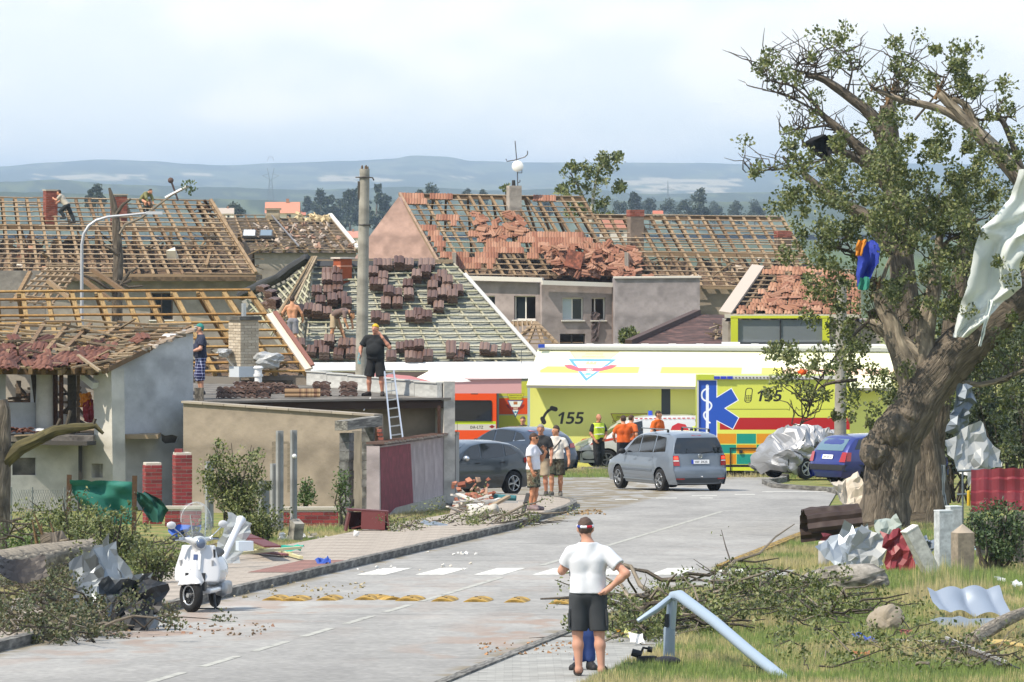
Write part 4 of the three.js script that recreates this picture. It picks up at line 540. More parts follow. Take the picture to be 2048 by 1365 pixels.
// ================================================================ LEFT: ruined white house, tan wall, flat-roofed annex, street wall
const whiteWall = plaster(0xc9ccce), shadeN = yawN(38);
{
const t = thing('house', 'ruined white house with torn wall, sagging battens and exposed timber posts', 'house', P(200, 1010, 170));
const w = Plane(P(300, 850, 170.5), yawN(52));
wpart(t, 'gable_wall', slabG(w, [[386, 660], [372, 668], [352, 668], [340, 682], [318, 690], [300, 703], [270, 712], [246, 727], [214, 738], [220, 1040], [368, 1040], [364, 940], [372, 900], [386, 882]], [[[322, 868], [330, 872], [345, 870], [356, 874], [352, 886], [330, 888], [323, 882]]], 0.4), whiteWall);
wpart(t, 'patch', slabG(w, [[318, 862], [362, 862], [362, 894], [318, 894]], null, 0.05, -0.03), M(0x75706a, 1, { map: T.rough }));
for (let i = 0; i < 16; i++) { const k = i / 15, x = lerp(216, 384, k), y = lerp(736, 662, Math.pow(k, 0.9)); const b = part(t, 'coping_stone', pick(LUMP), pick([M(0xa09484, 1), M(0x8f8172, 1), M(0xb5aa9c, 1)])); b.position.copy(w.hit(x, y - 2)).sub(t.position); b.scale.set(0.14, 0.06, 0.2); b.rotation.set(rr(-0.3, 0.3), rnd() * 6, rr(-0.3, 0.3)); }
const pier = Plane(P(200, 850, 169), yawN(-40)); wpart(t, 'pier', slabG(pier, [[186, 742], [222, 738], [226, 1040], [165, 1040], [166, 985], [152, 905], [140, 880], [150, 868], [188, 872]], [R4(182, 928, 205, 956)], 0.45), plaster(0xd2d0c8));
wpart(t, 'niche_back', boxG(0.4, 0.5, 0.1, pier.hit(194, 942).x, pier.hit(194, 942).y, pier.hit(194, 942).z - 0.4), plaster(0xd2d0c8));
const fr = Plane(P(60, 800, 169.6), yawN(28));
wpart(t, 'front_wall', slabG(fr, [[-60, 742], [104, 736], [104, 868], [-60, 868]], [R4(11, 747, 72, 806)], 0.35), plaster(0xbfc2c4));
wpart(t, 'round_pier', new THREE.CylinderGeometry(0.2, 0.21, 1.62, 16).translate(fr.hit(90, 800).x, fr.hit(90, 800).y, fr.hit(90, 800).z + 0.25), plaster(0xc4c2bc));
wpart(t, 'ledge', boxUV(boxG(2.5, 0.14, 1.4, P(85, 874, 169).x, P(85, 876, 169).y, -169)), M(0x8c867e, 0.95, { map: T.rough }));
const lo = Plane(P(90, 940, 168.8), yawN(24)); wpart(t, 'lower_wall', slabG(lo, [[-60, 886], [160, 890], [160, 1040], [-60, 1040]], [R4(24, 916, 72, 951)], 0.35), plaster(0xd0d0cb)); wpart(t, 'boarded_window', slabG(lo, R4(24, 916, 72, 951), null, 0.08, -0.08), M(0x77736c, 0.9, { map: T.rough }));
wpart(t, 'roof_edge', boxUV(boxG(2.9, 0.1, 0.5, P(75, 885, 168.6).x, P(75, 885, 168.6).y, -168.5, -0.4)), M(0x3f3c39, 0.9));
bar(t, 'downpipe', M(0x262422, 0.7), P(160, 892, 168.3), P(160, 1035, 168.3), 0.09, 0.09, V(0, 0, 1));
wpart(t, 'back_wall', boxG(5.5, 2.4, 0.2, P(100, 800, 173).x, P(100, 800, 173).y, -173.2), plaster(0xb9b3a8)); wpart(t, 'room_floor', boxG(5.5, 0.1, 4, P(100, 870, 171.5).x, P(100, 868, 171.5).y, -171.3), M(0x94836c, 0.95));
const s = Slope(P(-60, 645, 173), P(380, 655, 172.4), P(-60, 744, 168.4), P(206, 742, 168.4)); s.at = (u, tt, up = 0) => { const p = L3(L3(s.A, s.B, u), L3(s.C, s.D, u), tt).addScaledVector(s.n, up); p.y -= 0.16 * Math.sin(Math.PI * tt) * Math.sin(Math.PI * u) + 0.05 * vn(u * 8, tt * 5); return p; };
rafters(t, s, 9, rafM, 0.1, 0.13); battens(t, s, 14, [woodM(0xa59274), woodM(0x97836a), woodM(0x8a765c), woodM(0xb3a286)], { segs: 6, up: 0.1, jit: 0.02, w: 0.07, h: 0.045, skip: 0.06 });
const tl = []; for (let i = 0; i < 120; i++) { const u = Math.pow(rnd(), 1.8) * 0.75; tl.push([u, lerp(0.45, 1.03, Math.pow(rnd(), 0.7)), rr(0.13, 0.2), rr(-0.3, 0.3), rr(-0.1, 0.15), rr(-0.15, 0.15)]); } for (let i = 0; i < 26; i++) tl.push([rr(0.2, 0.9), rr(0.3, 0.95), rr(0.14, 0.2), rr(-0.5, 0.5), 0.05, 0]); layTiles(t, s, tl, tileDeep, 'loose_tile');
boards(t, 26, () => s.at(rr(0.1, 1), rr(0.1, 1), 0.18), batGrey, [0.6, 1.8], 0.25, 'loose_batten');
for (const [x, w2, m] of [[108, 0.16, woodM(0x5d4336)], [143, 0.2, woodM(0x4c463f)], [156, 0.08, woodM(0x8a7866)], [122, 0.1, woodM(0x6b4c3c)], [66, 0.16, woodM(0x4d463f)]]) bar(t, 'post', m, P(x, 736, 169.7), P(x + (x === 66 ? 16 : 0), 866, 169.9), w2, w2, V(0, 0, 1));
for (let i = 0; i < 7; i++) bar(t, 'rafter_end', pick([woodM(0xa08a6a), woodM(0x83694b)]), P(80 + i * 22, 738 + rr(-4, 4), 168.5), P(92 + i * 22, 722 + rr(-4, 4), 170), 0.13, 0.16);
bar(t, 'eave_beam', woodM(0x6e5a45), P(-40, 743, 169), P(196, 745, 168.8), 0.16, 0.14); bar(t, 'pipe', M(0xc9ccce, 0.4), P(166, 752, 169.4), P(190, 772, 169), 0.16, 0.16);
for (let i = 0; i < 22; i++) bar(t, 'fallen_timber', pick([darkWood, woodM(0x6e6254), woodM(0x8f8270)]), P(rr(10, 190), rr(760, 850), rr(170.4, 172.5)), P(rr(10, 190), rr(780, 862), rr(170.4, 172.5)), rr(0.05, 0.12), 0.06);
lumps(t, 16, () => P(rr(12, 185), rr(840, 862), rr(169.5, 172)), [M(0xb9b4ac, 1), M(0x6c5f52, 1)], [0.1, 0.25], 'rubble');
}
for (const [x, y, w, h, m, l] of [[170, 800, 0.3, 0.34, M(0xb8741f, 0.9), 'orange cloth caught in the open timber room'], [176, 822, 0.28, 0.55, M(0x7d2a30, 0.9), 'dark red garment hanging in the open timber room']]) { const o = tag(part(null, 'hanging_cloth', sheetG(w, h, 10, 12, 0.1, x), m), l, 'cloth'); o.position.copy(P(x, y, 169.4)); }
{ const t = thing('debris_pile', 'red tiles, boards and a grey sheet lying on the ledge of the white house', 'debris', P(50, 874, 168.6)); for (let i = 0; i < 9; i++) { const m = part(t, 'tile', TILE, pick(tileDeep)); m.position.set(rr(-0.5, 0.3), 0.1 + rr(0, 0.1), rr(-0.2, 0.3)); m.rotation.set(rr(-0.2, 0.2), rr(-0.4, 0.4), rr(-0.1, 0.1)); } bar(t, 'board', batM[0], P(28, 872, 168.2), P(92, 868, 168.2), 0.16, 0.03); part(t, 'sheet', sheetG(0.5, 0.3, 8, 6, 0.05, 3).rotateX(-1.3).translate(0.2, 0.16, 0), M(0xc6c9cb, 0.5)); }
{
const t = thing('garden_wall', 'tan rendered wall sloping down beside the white house', 'wall', P(560, 1030, 166)), w = Plane(P(570, 930, 166), yawN(-33));
wpart(t, 'render', slabG(w, [[366, 806], [560, 817], [690, 826], [752, 833], [752, 1060], [366, 1060]], null, 0.3), M(0x9c9182, 0.95, { map: T.plaster, ...bump(0.008) }));
for (let i = 0; i < 9; i++) { const x0 = 366 + i * 43, x1 = x0 + 42; bar(t, 'coping_slab', pick([M(0x8f877b, 0.95), M(0x9b9386, 0.95)]), w.hit(x0, 806 + (x0 - 366) * 0.07).add(V(0.05, 0.02, -0.1)), w.hit(x1, 806 + (x1 - 366) * 0.07).add(V(0.05, 0.02, -0.1)), 0.36, 0.05); }
}
{
const Y = 3.1, t = thing('annex', 'flat-roofed annex with brown fascia and white back parapet', 'annex', P(650, 1010, 172)), w = Plane(P(650, 850, 171.6), yawN(27));
const dOf = y => (CH - Y) * F / (y - HY), top = [P(385, HY + (CH - Y) * F / 169.4, 169.4), P(900, HY + (CH - Y) * F / 172.6, 172.6), P(884, 798, dOf(798)), P(617, 771, dOf(771)), P(385, 766, dOf(766))];
const sh = new THREE.Shape(top.map(p => new THREE.Vector2(p.x, -p.z))), g = new THREE.ExtrudeGeometry(sh, { depth: 0.06, bevelEnabled: false }); g.rotateX(-Math.PI / 2); g.translate(0, Y - 0.06, 0); wpart(t, 'roof_deck', boxUV(g, 0.5), M(0x8b857c, 0.97, { map: T.rough, ...bump(0.01) }));
bar(t, 'fascia', woodM(0x4a3a31), top[0].clone().add(V(0, -0.13, 0.05)), top[1].clone().add(V(0, -0.13, 0.05)), 0.06, 0.2); bar(t, 'roof_edge', M(0x6f6a64, 0.7), top[0].clone().add(V(0, 0.0, 0.08)), top[1].clone().add(V(0, 0.0, 0.08)), 0.12, 0.05);
wpart(t, 'wall', slabG(w, [[400, 806], [888, 798], [888, 1060], [400, 1060]], null, 0.3), M(0x8f8678, 0.95, { map: T.plaster }));
const A = P(617, 771, dOf(771)), B = P(880, 798, dOf(798)); for (let i = 0; i < 6; i++) { const a = L3(A, B, i / 6), b = L3(A, B, (i + 1) / 6 - 0.004); bar(t, 'parapet_panel', pick([M(0xcfd0cc, 0.8, { map: T.plaster }), M(0xc6c8c5, 0.8, { map: T.plaster })]), a.add(V(0, 0.17, 0)), b.add(V(0, 0.19, 0)), 0.12, i === 0 ? 0.34 : 0.38); bar(t, 'parapet_cap', M(0xb9bab6, 0.6), L3(A, B, i / 6).add(V(0, 0.37, 0)), L3(A, B, (i + 1) / 6 - 0.004).add(V(0, 0.39, 0)), 0.18, 0.03); }
wpart(t, 'pier', boxUV(boxG(0.3, 3.0, 0.5, P(890, 800, 172.5).x, Y + 0.42 - 1.5, -172.7, 0.45)), plaster(0xcac7bf)); bar(t, 'downpipe', woodM(0x4d3429), P(878, 812, 171.9), P(878, 900, 171.9), 0.08, 0.08, V(0, 0, 1));
bar(t, 'upstand', M(0x77726a, 0.9), P(392, 762, dOf(767)), P(480, 764, dOf(768)), 0.1, 0.24); bar(t, 'corner_post', M(0x8a8378, 0.95, { map: T.rough }), P(398, 776, 169.6), P(398, 815, 169.6), 0.22, 0.2, V(0, 0, 1)); bar(t, 'cable', M(0xc9c9c5, 0.6), P(741, 796, 171.8), P(727, 822, 171.4), 0.025, 0.025);
wpart(t, 'vent_pipe', merge([new THREE.CylinderGeometry(0.1, 0.1, 0.42, 14).translate(0, 0.21, 0), new THREE.CylinderGeometry(0.13, 0.13, 0.06, 14).translate(0, 0.25, 0), new THREE.CylinderGeometry(0.1, 0.14, 0.06, 14).translate(0, 0.47, 0)]).translate(P(519, 768, dOf(768)).x, Y, -dOf(770)), M(0xd6d8d8, 0.4));
[[461, 797, 3, 'wide low pile of brown tiles at the left end of the flat roof'], [513, 797, 3, 'wide low pile of brown tiles beside the leftmost pile on the flat roof'], [494, 786, 3, 'pile of brown tiles behind the two wide piles on the flat roof'], [543, 788, 3, 'pile of brown tiles behind the upright tiles on the flat roof'], [570, 785, 2, 'small pile of brown tiles against the flat roof upstand'], [643, 793, 4, 'neat square pile of brown tiles between upright tiles and black dressed man'], [697, 793, 4, 'neat square pile of brown tiles next to the black dressed man']].forEach(([x, y, n, l]) => { const d = dOf(y), q = thing('tile_pile', l, 'tile pile', P(x, y, d), 'tile piles on the flat roof'); for (let k = 0; k < n * 2; k++) for (const o of n < 4 ? [-0.16, 0.16] : [0]) { const m = part(q, 'tile', TILES, pick(tileBrown)); m.position.set(o + rr(-0.02, 0.02), 0.03 + k * 0.044, rr(-0.03, 0.03)); m.rotation.y = rr(-0.12, 0.12); m.scale.set(n < 4 ? 1.0 : 1.25, 1, 1); } });
const q = thing('tile_row', 'row of upright beige tiles standing on edge on the flat roof', 'tile row', P(603, 797, dOf(797))); for (let k = 0; k < 14; k++) { const m = part(q, 'tile', TILE, pick([M(0x9c8468, 0.9), M(0x8b7257, 0.9), M(0x6f5443, 0.9)])); m.rotation.set(0, Math.PI / 2, Math.PI / 2 - 0.12); m.position.set(-0.24 + k * 0.04, 0.13, 0); m.scale.setScalar(0.75); }
}
{
const t = thing('ladder', 'aluminium ladder leaning on the flat roof edge', 'ladder', P(792, 890, 169.8)), m = M(0xc2c6cb, 0.35, { metalness: 0.7 }), a0 = P(769, 745, 172.6), a1 = P(783, 893, 169.6), b0 = P(787, 742, 172.7), b1 = P(807, 890, 169.7);
bar(t, 'rail', m, a0, a1, 0.035, 0.07); bar(t, 'rail', m, b0, b1, 0.035, 0.07); for (let k = 0; k < 9; k++) { const u = 0.03 + k * 0.118; bar(t, 'rung', m, L3(a0, a1, u), L3(b0, b1, u), 0.03, 0.03); }
}
{
const t = thing('gateway', 'broken gateway of grey block pillars under a tilted concrete lintel', 'gateway', P(718, 1020, 161)), bm = [M(0x8f9090, 0.95, { map: T.rough }), M(0x868785, 0.95, { map: T.rough }), M(0x999a98, 0.95, { map: T.rough })];
for (const [x, y0, w, d] of [[693, 866, 0.24, 161], [740, 848, 0.3, 163.5]]) { const yb = gY(d), top = P(x, y0, d).y, h = top - yb, n = Math.round(h / 0.21), X = P(x, y0, d).x; for (let k = 0; k < n; k++) wpart(t, 'block', boxUV(boxG(w, h / n - 0.012, 0.3, X + rr(-0.01, 0.01), yb + (k + 0.5) * h / n, -d, -0.35)), pick(bm)); wpart(t, 'mortar', boxG(w - 0.02, h - 0.02, 0.28, X, yb + h / 2, -d, -0.35), mortarM); }
bar(t, 'lintel', M(0xa5a39b, 0.95, { map: T.rough }), P(682, 852, 160.6), P(752, 842, 164), 0.3, 0.22); wpart(t, 'ragged_edge', boxUV(boxG(0.1, 1.75, 0.4, P(757, 930, 163).x, P(757, 930, 163).y, -163, -0.2)), M(0x9a7a64, 1, { map: T.rough }));
for (let k = 0; k < 18; k++) { const b = part(t, 'brick', UNIT, pick(brickRed)); b.scale.set(0.1 + rnd() * 0.06, 0.065, 0.2); b.position.copy(P(760 + rr(-2, 3), 862 + k * 8, 162.6)).sub(t.position); b.rotation.y = rr(-0.3, 0.3); }
bar(t, 'render_strip', M(0xa8a093, 0.95, { map: T.plaster }), P(716, 862, 163.8), P(716, 1025, 163.8), 0.28, 0.1, V(0, 0, 1));
}
{
const A = P(760, 960, 160), B = P(911, 940, 175), dir = B.clone().sub(A).setY(0).normalize(), n = V(-dir.z, 0, dir.x), w = Plane(A, n), t = thing('street_wall', 'street wall with maroon and grey painted panels under brown coping tiles', 'wall', P(840, 1020, 168));
wpart(t, 'grey_panel', slabG(w, [[759, 893], [911, 871], [911, 1014], [759, 1034]], null, 0.3), plaster(0xb9aeb0)); const mr = M(0x8a3a48, 0.85, { map: T.fine });
wpart(t, 'maroon_panel', slabG(w, [[760, 896], [820, 888], [826, 1016], [782, 1030], [762, 1032]], null, 0.02, 0.012), mr); wpart(t, 'maroon_panel', slabG(w, [[893, 879], [905, 877], [905, 994], [893, 996]], null, 0.02, 0.012), mr); wpart(t, 'plinth', slabG(w, [[790, 1016], [905, 986], [905, 1016], [770, 1036]], null, 0.06, 0.06), M(0xb4b1a6, 0.95, { map: T.plaster }));
wpart(t, 'end_post', slabG(w, [[905, 868], [912, 867], [912, 1014], [905, 1016]], null, 0.4, 0.08), M(0x8d8d8a, 0.9)); const a = w.hit(759, 892), b = w.hit(911, 870); for (let k = 0; k < 22; k++) bar(t, 'coping_tile', pick(tileBrown), L3(a, b, k / 22).add(V(-0.1, 0.05 + rr(0, 0.02), 0)), L3(a, b, (k + 0.94) / 22).add(V(-0.1, 0.03 + rr(0, 0.02), 0)), 0.42, 0.05);
}
{
const mk = [0x7a2f2f, 0x852f33, 0x6d2a2c, 0x8d3b3a].map(h => M(h, 0.85)), mo = M(0xc9c3b8, 0.95), t = thing('brick_wall', 'low red brick wall with two broken brick pillars and pale joints', 'brick wall', GD(350, 155, 0));
const loc = (x, d) => GD(x, d).sub(t.position); const p1 = loc(304, 155), p2 = loc(364, 153.5);
const g1 = (P(0, 928, 155).y - gY(155)), g2 = (P(0, 908, 153.5).y - gY(153.5)); for (const [p, h, nm] of [[p1, g1], [p2, g2]]) { const q = new THREE.Group(); q.name = 'pillar'; t.add(q); q.position.copy(p); brickShaft(q, 0, 0, 0, 0.36, 0.36, h, 0.082, mk, mo, 0.25, 0.24); part(q, 'cap', boxG(0.34, 0.04, 0.34, 0, h + 0.01, 0, 0.25), mo); }
const wl = (x0, x1, d, top) => { const q = new THREE.Group(); q.name = 'low_wall'; t.add(q); const c = loc((x0 + x1) / 2, d), W = (x1 - x0) * d / F, H = P(0, top, d).y - gY(d); q.position.copy(c); brickShaft(q, 0, 0, 0, W, 0.26, H, 0.085, mk, mo, 0.04, 0.27); part(q, 'coping', boxG(W + 0.06, 0.06, 0.32, 0, H + 0.03, 0, 0.04), M(0xb5b0a4, 0.95)); };
wl(330, 402, 153, 1018); wl(560, 676, 152, 1020);
const e = part(t, 'brick', UNIT, mk[0]); e.scale.set(0.17, 0.09, 0.2); e.position.set(p2.x - 0.08, p2.y + g2 + 0.06, p2.z);
}
[[559, 862, 1078, 0.13, 'tall slim grey concrete post at the edge of the leafy bush', 148], [587, 861, 1042, 0.12, 'tall slim grey post with white fitting beside the leafy bush', 150], [418, 924, 1040, 0.15, 'short stout grey concrete fence post left of the bush', 150], [549, 928, 1070, 0.16, 'stout grey concrete fence post behind the tall slim posts', 149], [527, 962, 1070, 0.2, 'weathered low gate post half hidden by the bush', 149.5]].forEach(([x, y0, y1, w, l, d]) => {
const b = GD(x, d), t = thing('concrete_post', l, 'post', b), h = P(x, y0, d).y - b.y; part(t, 'shaft', boxUV(boxG(w, h, w * 0.9, 0, h / 2, 0, 0.4)), M(0xa0a3a4, 0.9, { map: T.plaster })); part(t, 'groove', boxG(0.03, h * 0.96, 0.02, 0, h / 2, w * 0.6, 0.4), M(0x6b6d6e, 0.9)); if (x === 587) part(t, 'fitting', new THREE.SphereGeometry(0.05, 10, 8).translate(0.02, h * 0.74, 0.1), M(0xdedede, 0.5)); });
{ const t = thing('trellis', 'grey wooden trellis frame standing before the tan wall', 'trellis', P(565, 985, 164)), m = woodM(0xa49b8c); for (const [a, b] of [[[546, 884], [546, 985]], [[577, 886], [577, 985]], [[546, 886], [577, 886]], [[548, 890], [562, 930]], [[546, 932], [577, 932]]]) bar(t, 'lath', m, P(a[0], a[1], 163.6), P(b[0], b[1], 163.6), 0.06, 0.04, V(0, 0, 1)); }
function pole(name, label, x0, yTop, x1, d, r0, r1, mat) { const a = GD(x1, d, -0.2), b = P(x0, yTop, d), t = thing(name, label, 'pole', a); part(t, 'shaft', tubeG([V(0, 0, 0), L3(V(0, 0, 0), b.clone().sub(a), 0.5), b.clone().sub(a)], [r1, (r0 + r1) / 2, r0], 20), mat); return [t, b.sub(a)]; }
{
const [t, top] = pole('utility_pole', 'tall bare concrete utility pole rising behind the black dressed man', 729, 338, 719, 198, 0.14, 0.2, M(0xa5a297, 0.95, { map: T.plaster, ...bump(0.004) })), m = M(0x55534f, 0.6, { metalness: 0.5 }), s = 198 / F;
for (const [dy, w] of [[17, 16], [112, 10]]) { const y = top.y - dy * s; part(t, 'clamp_band', new THREE.TorusGeometry(0.165, 0.02, 6, 20).rotateX(1.57).translate(top.x, y, 0), m); part(t, 'hook', tubeG([V(top.x - w * s * 1.1, y, 0.05), V(top.x, y + 0.01, 0.2), V(top.x + w * s, y - 0.01, 0.05), V(top.x + w * s * 1.15, y - 0.08, 0)], 0.02, 6), m); }
part(t, 'broken_stub', merge([0, 1, 2, 3, 4].map(k => new THREE.CylinderGeometry(0.02, 0.03, 0.08 + 0.02 * k, 5).translate(top.x + 0.09 * Math.cos(k * 1.3), top.y + 0.03, 0.09 * Math.sin(k * 1.3)))), M(0x6b5a48, 1)); part(t, 'cable_bracket', boxG(0.05, 0.5, 0.05, top.x - 0.17, top.y - 0.6, 0.05), m);
pole('utility_pole', 'concrete utility pole behind the blue estate car among leaves', 1684, 560, 1680, 206, 0.15, 0.19, M(0xa3a097, 0.95, { map: T.plaster }));
}
{ // bent-neck street lamp and the snapped trunk
const d = 212, b = GD(164, d), q = (x, y) => P(x, y, d).sub(b), t = thing('street_lamp', 'pale curved street lamp beside the snapped trunk', 'street lamp', b), m = M(0xa9acb0, 0.5, { metalness: 0.3 });
part(t, 'pole', tubeG([V(0, 0, 0), q(163, 600), q(163, 490), q(167, 468), q(177, 452), q(192, 441), q(215, 434), q(260, 430), q(300, 426)], [0.07, 0.055, 0.05, 0.05, 0.05, 0.048, 0.045, 0.04, 0.04], 10), m); part(t, 'lamp_head', boxG(0.5, 0.09, 0.2).translate(...q(308, 426).toArray()), M(0xb9bcbf, 0.4));
const c = GD(236, 214), w = (x, y, z = 0) => P(x, y, 214).sub(c).add(V(0, 0, z)), k = thing('broken_tree', 'snapped bare trunk with splintered stubs standing by the lamp', 'tree', c);
part(k, 'trunk', tubeG([V(0, 0, 0), w(233, 600), w(236, 520), w(231, 440), w(226, 405), w(218, 376)], [0.2, 0.16, 0.15, 0.12, 0.09, 0.04], 10, 0.2), barkM);
for (const p of [[[232, 585], [258, 545], [275, 536]], [[240, 570], [262, 560]], [[228, 585], [190, 560], [160, 548], [145, 545]], [[232, 430], [245, 410], [262, 398]], [[236, 510], [222, 498], [205, 490]], [[232, 560], [258, 575], [286, 572]]]) part(k, 'stub', tubeG(p.map(v => w(v[0], v[1], 0.1)), p.map((_, i) => 0.07 - 0.02 * i), 7), barkM);
const f = tag(part(null, 'hanging_branch', tubeG([[240, 468], [250, 450], [285, 435], [320, 408], [345, 390], [380, 372]].map(v => w(v[0], v[1], 0.3)), [0.045, 0.045, 0.04, 0.035, 0.025, 0.012], 7), barkPale), 'slim bare branch slanting over the stripped roof beside the lamp', 'branch'); f.position.copy(c); part(f, 'leaves', leavesG(60, 0.12, inBall(w(378, 376), 0.25)), leafMat);
const an = thing('antenna', 'toppled antenna mast sticking up from the stripped roof', 'antenna', P(352, 405, 326)); part(an, 'mast', tubeG([P(356, 402, 326).sub(an.position), P(341, 360, 326).sub(an.position)], 0.05, 6), M(0x4c3b36, 0.6)); part(an, 'element', tubeG([P(330, 396, 326).sub(an.position), P(372, 374, 326).sub(an.position)], 0.08, 6), M(0xc3c7ca, 0.5)); part(an, 'head', new THREE.SphereGeometry(0.14, 8, 6).translate(...P(341, 361, 326).sub(an.position).toArray()), M(0x53403a, 0.8));
}
{ // collapsed lattice roof on the far left
const t = thing('roof_frame', 'small collapsed lattice roof of thin laths leaning at the left', 'roof frame', P(90, 600, 216)), s = Slope(P(95, 536, 217), P(160, 536, 217), P(20, 605, 214), P(100, 612, 214)); for (let i = 0; i <= 5; i++) bar(t, 'rafter', pick(batM), s.at(i / 5, 0), s.at(i / 5, 1), 0.06, 0.06, s.n); for (let i = 0; i <= 7; i++) bar(t, 'batten', pick(batM), s.at(-0.05, i / 7, 0.06), s.at(1.1, i / 7, 0.06), 0.05, 0.05, s.n);
for (const [a, b, c, e] of [[95, 562, 150, 606], [150, 548, 220, 600], [60, 545, 30, 600], [185, 540, 250, 585]]) bar(t, 'beam', pick(rafM), P(a, b, 214), P(c, e, 213), 0.12, 0.12); wpart(t, 'wall', boxUV(boxG(2, 3, 0.3, P(20, 570, 217).x, P(20, 575, 217).y - 1, -218.5)), plaster(0x8d8980));
}
{
const t = thing('tent', 'white tent roof with pink side panels behind the annex parapet', 'tent', P(960, 800, 227));
wpart(t, 'roof', boxUV((() => { const g = new THREE.BufferGeometry(), q = [P(860, 733, 229), P(1080, 727, 229), P(850, 760, 226), P(1080, 757, 226)]; g.setAttribute('position', new THREE.Float32BufferAttribute([q[0], q[2], q[1], q[1], q[2], q[3]].flatMap(p => [p.x, p.y, p.z]), 3)); g.computeVertexNormals(); return g; })()), M(0xd9dad8, 0.7)); wpart(t, 'side_panel', boxG(3.0, 0.5, 0.05, P(950, 772, 226).x, P(950, 772, 226).y, -226.1), M(0xc99a9a, 0.8));
const u = thing('parasol', 'pale parasol canopy with a pink panel beside the annex parapet', 'parasol', P(880, 770, 214)), g = new THREE.ConeGeometry(0.95, 0.5, 8, 1, true); part(u, 'canopy', g.translate(0, 0.35, 0), M(0xd5cfc6, 0.8)); part(u, 'pole', new THREE.CylinderGeometry(0.03, 0.03, 3.4, 8).translate(0, -1.2, 0), M(0xcfcfcf, 0.5)); 
tag(part(null, 'pink_sheet', (() => { const g = new THREE.BufferGeometry(), q = [P(735, 745, 212), P(820, 752, 212), P(700, 764, 208), P(872, 766, 208)]; g.setAttribute('position', new THREE.Float32BufferAttribute([q[0], q[2], q[1], q[1], q[2], q[3]].flatMap(p => [p.x, p.y, p.z]), 3)); g.computeVertexNormals(); return g; })(), M(0xa86a68, 0.85)), 'dull pink roof sheet behind the legs of the black dressed man', 'roof sheet');
}
// ================================================================ organic shapes: naive surface nets over a distance field
function netG(f, lo, hi, c) {
const nx = Math.ceil((hi[0] - lo[0]) / c) + 1, ny = Math.ceil((hi[1] - lo[1]) / c) + 1, nz = Math.ceil((hi[2] - lo[2]) / c) + 1, D = new Float32Array(nx * ny * nz), id = (i, j, k) => (k * ny + j) * nx + i;
for (let k = 0; k < nz; k++) for (let j = 0; j < ny; j++) { let i = 0; while (i < nx) { const v = f(lo[0] + i * c, lo[1] + j * c, lo[2] + k * c); D[id(i, j, k)] = v; let sk = Math.floor(Math.abs(v) / c * 0.8) - 2; i++; while (sk-- > 0 && i < nx) D[id(i++, j, k)] = v; } }
const vi = new Int32Array(nx * ny * nz).fill(-1), pos = [], idx = [];
for (let k = 0; k < nz - 1; k++) for (let j = 0; j < ny - 1; j++) for (let i = 0; i < nx - 1; i++) {
const q0 = id(i, j, k), q1 = q0 + nx, q2 = q0 + nx * ny, q3 = q2 + nx, sg = D[q0] < 0;
if (sg === D[q0 + 1] < 0 && sg === D[q1] < 0 && sg === D[q1 + 1] < 0 && sg === D[q2] < 0 && sg === D[q2 + 1] < 0 && sg === D[q3] < 0 && sg === D[q3 + 1] < 0) continue;
const g = [D[q0], D[q0 + 1], D[q1], D[q1 + 1], D[q2], D[q2 + 1], D[q3], D[q3 + 1]]; let sx = 0, sy = 0, sz = 0, n = 0;
for (let a = 0; a < 8; a++) for (let b = 1; b < 8; b <<= 1) { const q = a | b; if (q === a || (g[a] < 0) === (g[q] < 0)) continue; const t = g[a] / (g[a] - g[q]); sx += (a & 1) + (b === 1 ? t : 0); sy += (a >> 1 & 1) + (b === 2 ? t : 0); sz += (a >> 2) + (b === 4 ? t : 0); n++; }
vi[id(i, j, k)] = pos.length / 3; pos.push(lo[0] + (i + sx / n) * c, lo[1] + (j + sy / n) * c, lo[2] + (k + sz / n) * c);
}
for (let k = 1; k < nz - 1; k++) for (let j = 1; j < ny - 1; j++) for (let i = 1; i < nx - 1; i++) {
if (vi[id(i, j, k)] < 0 && vi[id(i, j - 1, k - 1)] < 0 && vi[id(i - 1, j, k - 1)] < 0 && vi[id(i - 1, j - 1, k)] < 0) continue;
const s = D[id(i, j, k)] < 0, quad = (a, b, c2, d, fl) => { if (a < 0 || b < 0 || c2 < 0 || d < 0) return; fl ? idx.push(a, b, c2, a, c2, d) : idx.push(a, c2, b, a, d, c2); };
if (s !== D[id(i + 1, j, k)] < 0) quad(vi[id(i, j - 1, k - 1)], vi[id(i, j, k - 1)], vi[id(i, j, k)], vi[id(i, j - 1, k)], s);
if (s !== D[id(i, j + 1, k)] < 0) quad(vi[id(i - 1, j, k - 1)], vi[id(i - 1, j, k)], vi[id(i, j, k)], vi[id(i, j, k - 1)], s);
if (s !== D[id(i, j, k + 1)] < 0) quad(vi[id(i - 1, j - 1, k)], vi[id(i, j - 1, k)], vi[id(i, j, k)], vi[id(i - 1, j, k)], s);
}
const G_ = new THREE.BufferGeometry(); G_.setAttribute('position', new THREE.Float32BufferAttribute(pos, 3)); const uv = new Float32Array(pos.length / 3 * 2); for (let i = 0; i < uv.length / 2; i++) { uv[i * 2] = (pos[i * 3] + pos[i * 3 + 2] * 0.7) * 2.2; uv[i * 2 + 1] = pos[i * 3 + 1] * 2.2; } G_.setAttribute('uv', new THREE.BufferAttribute(uv, 2)); G_.setIndex(idx); G_.computeVertexNormals(); return G_;
}
const smin = (a, b, k) => { const h = Math.max(k - Math.abs(a - b), 0) / k; return Math.min(a, b) - h * h * k * 0.25; };
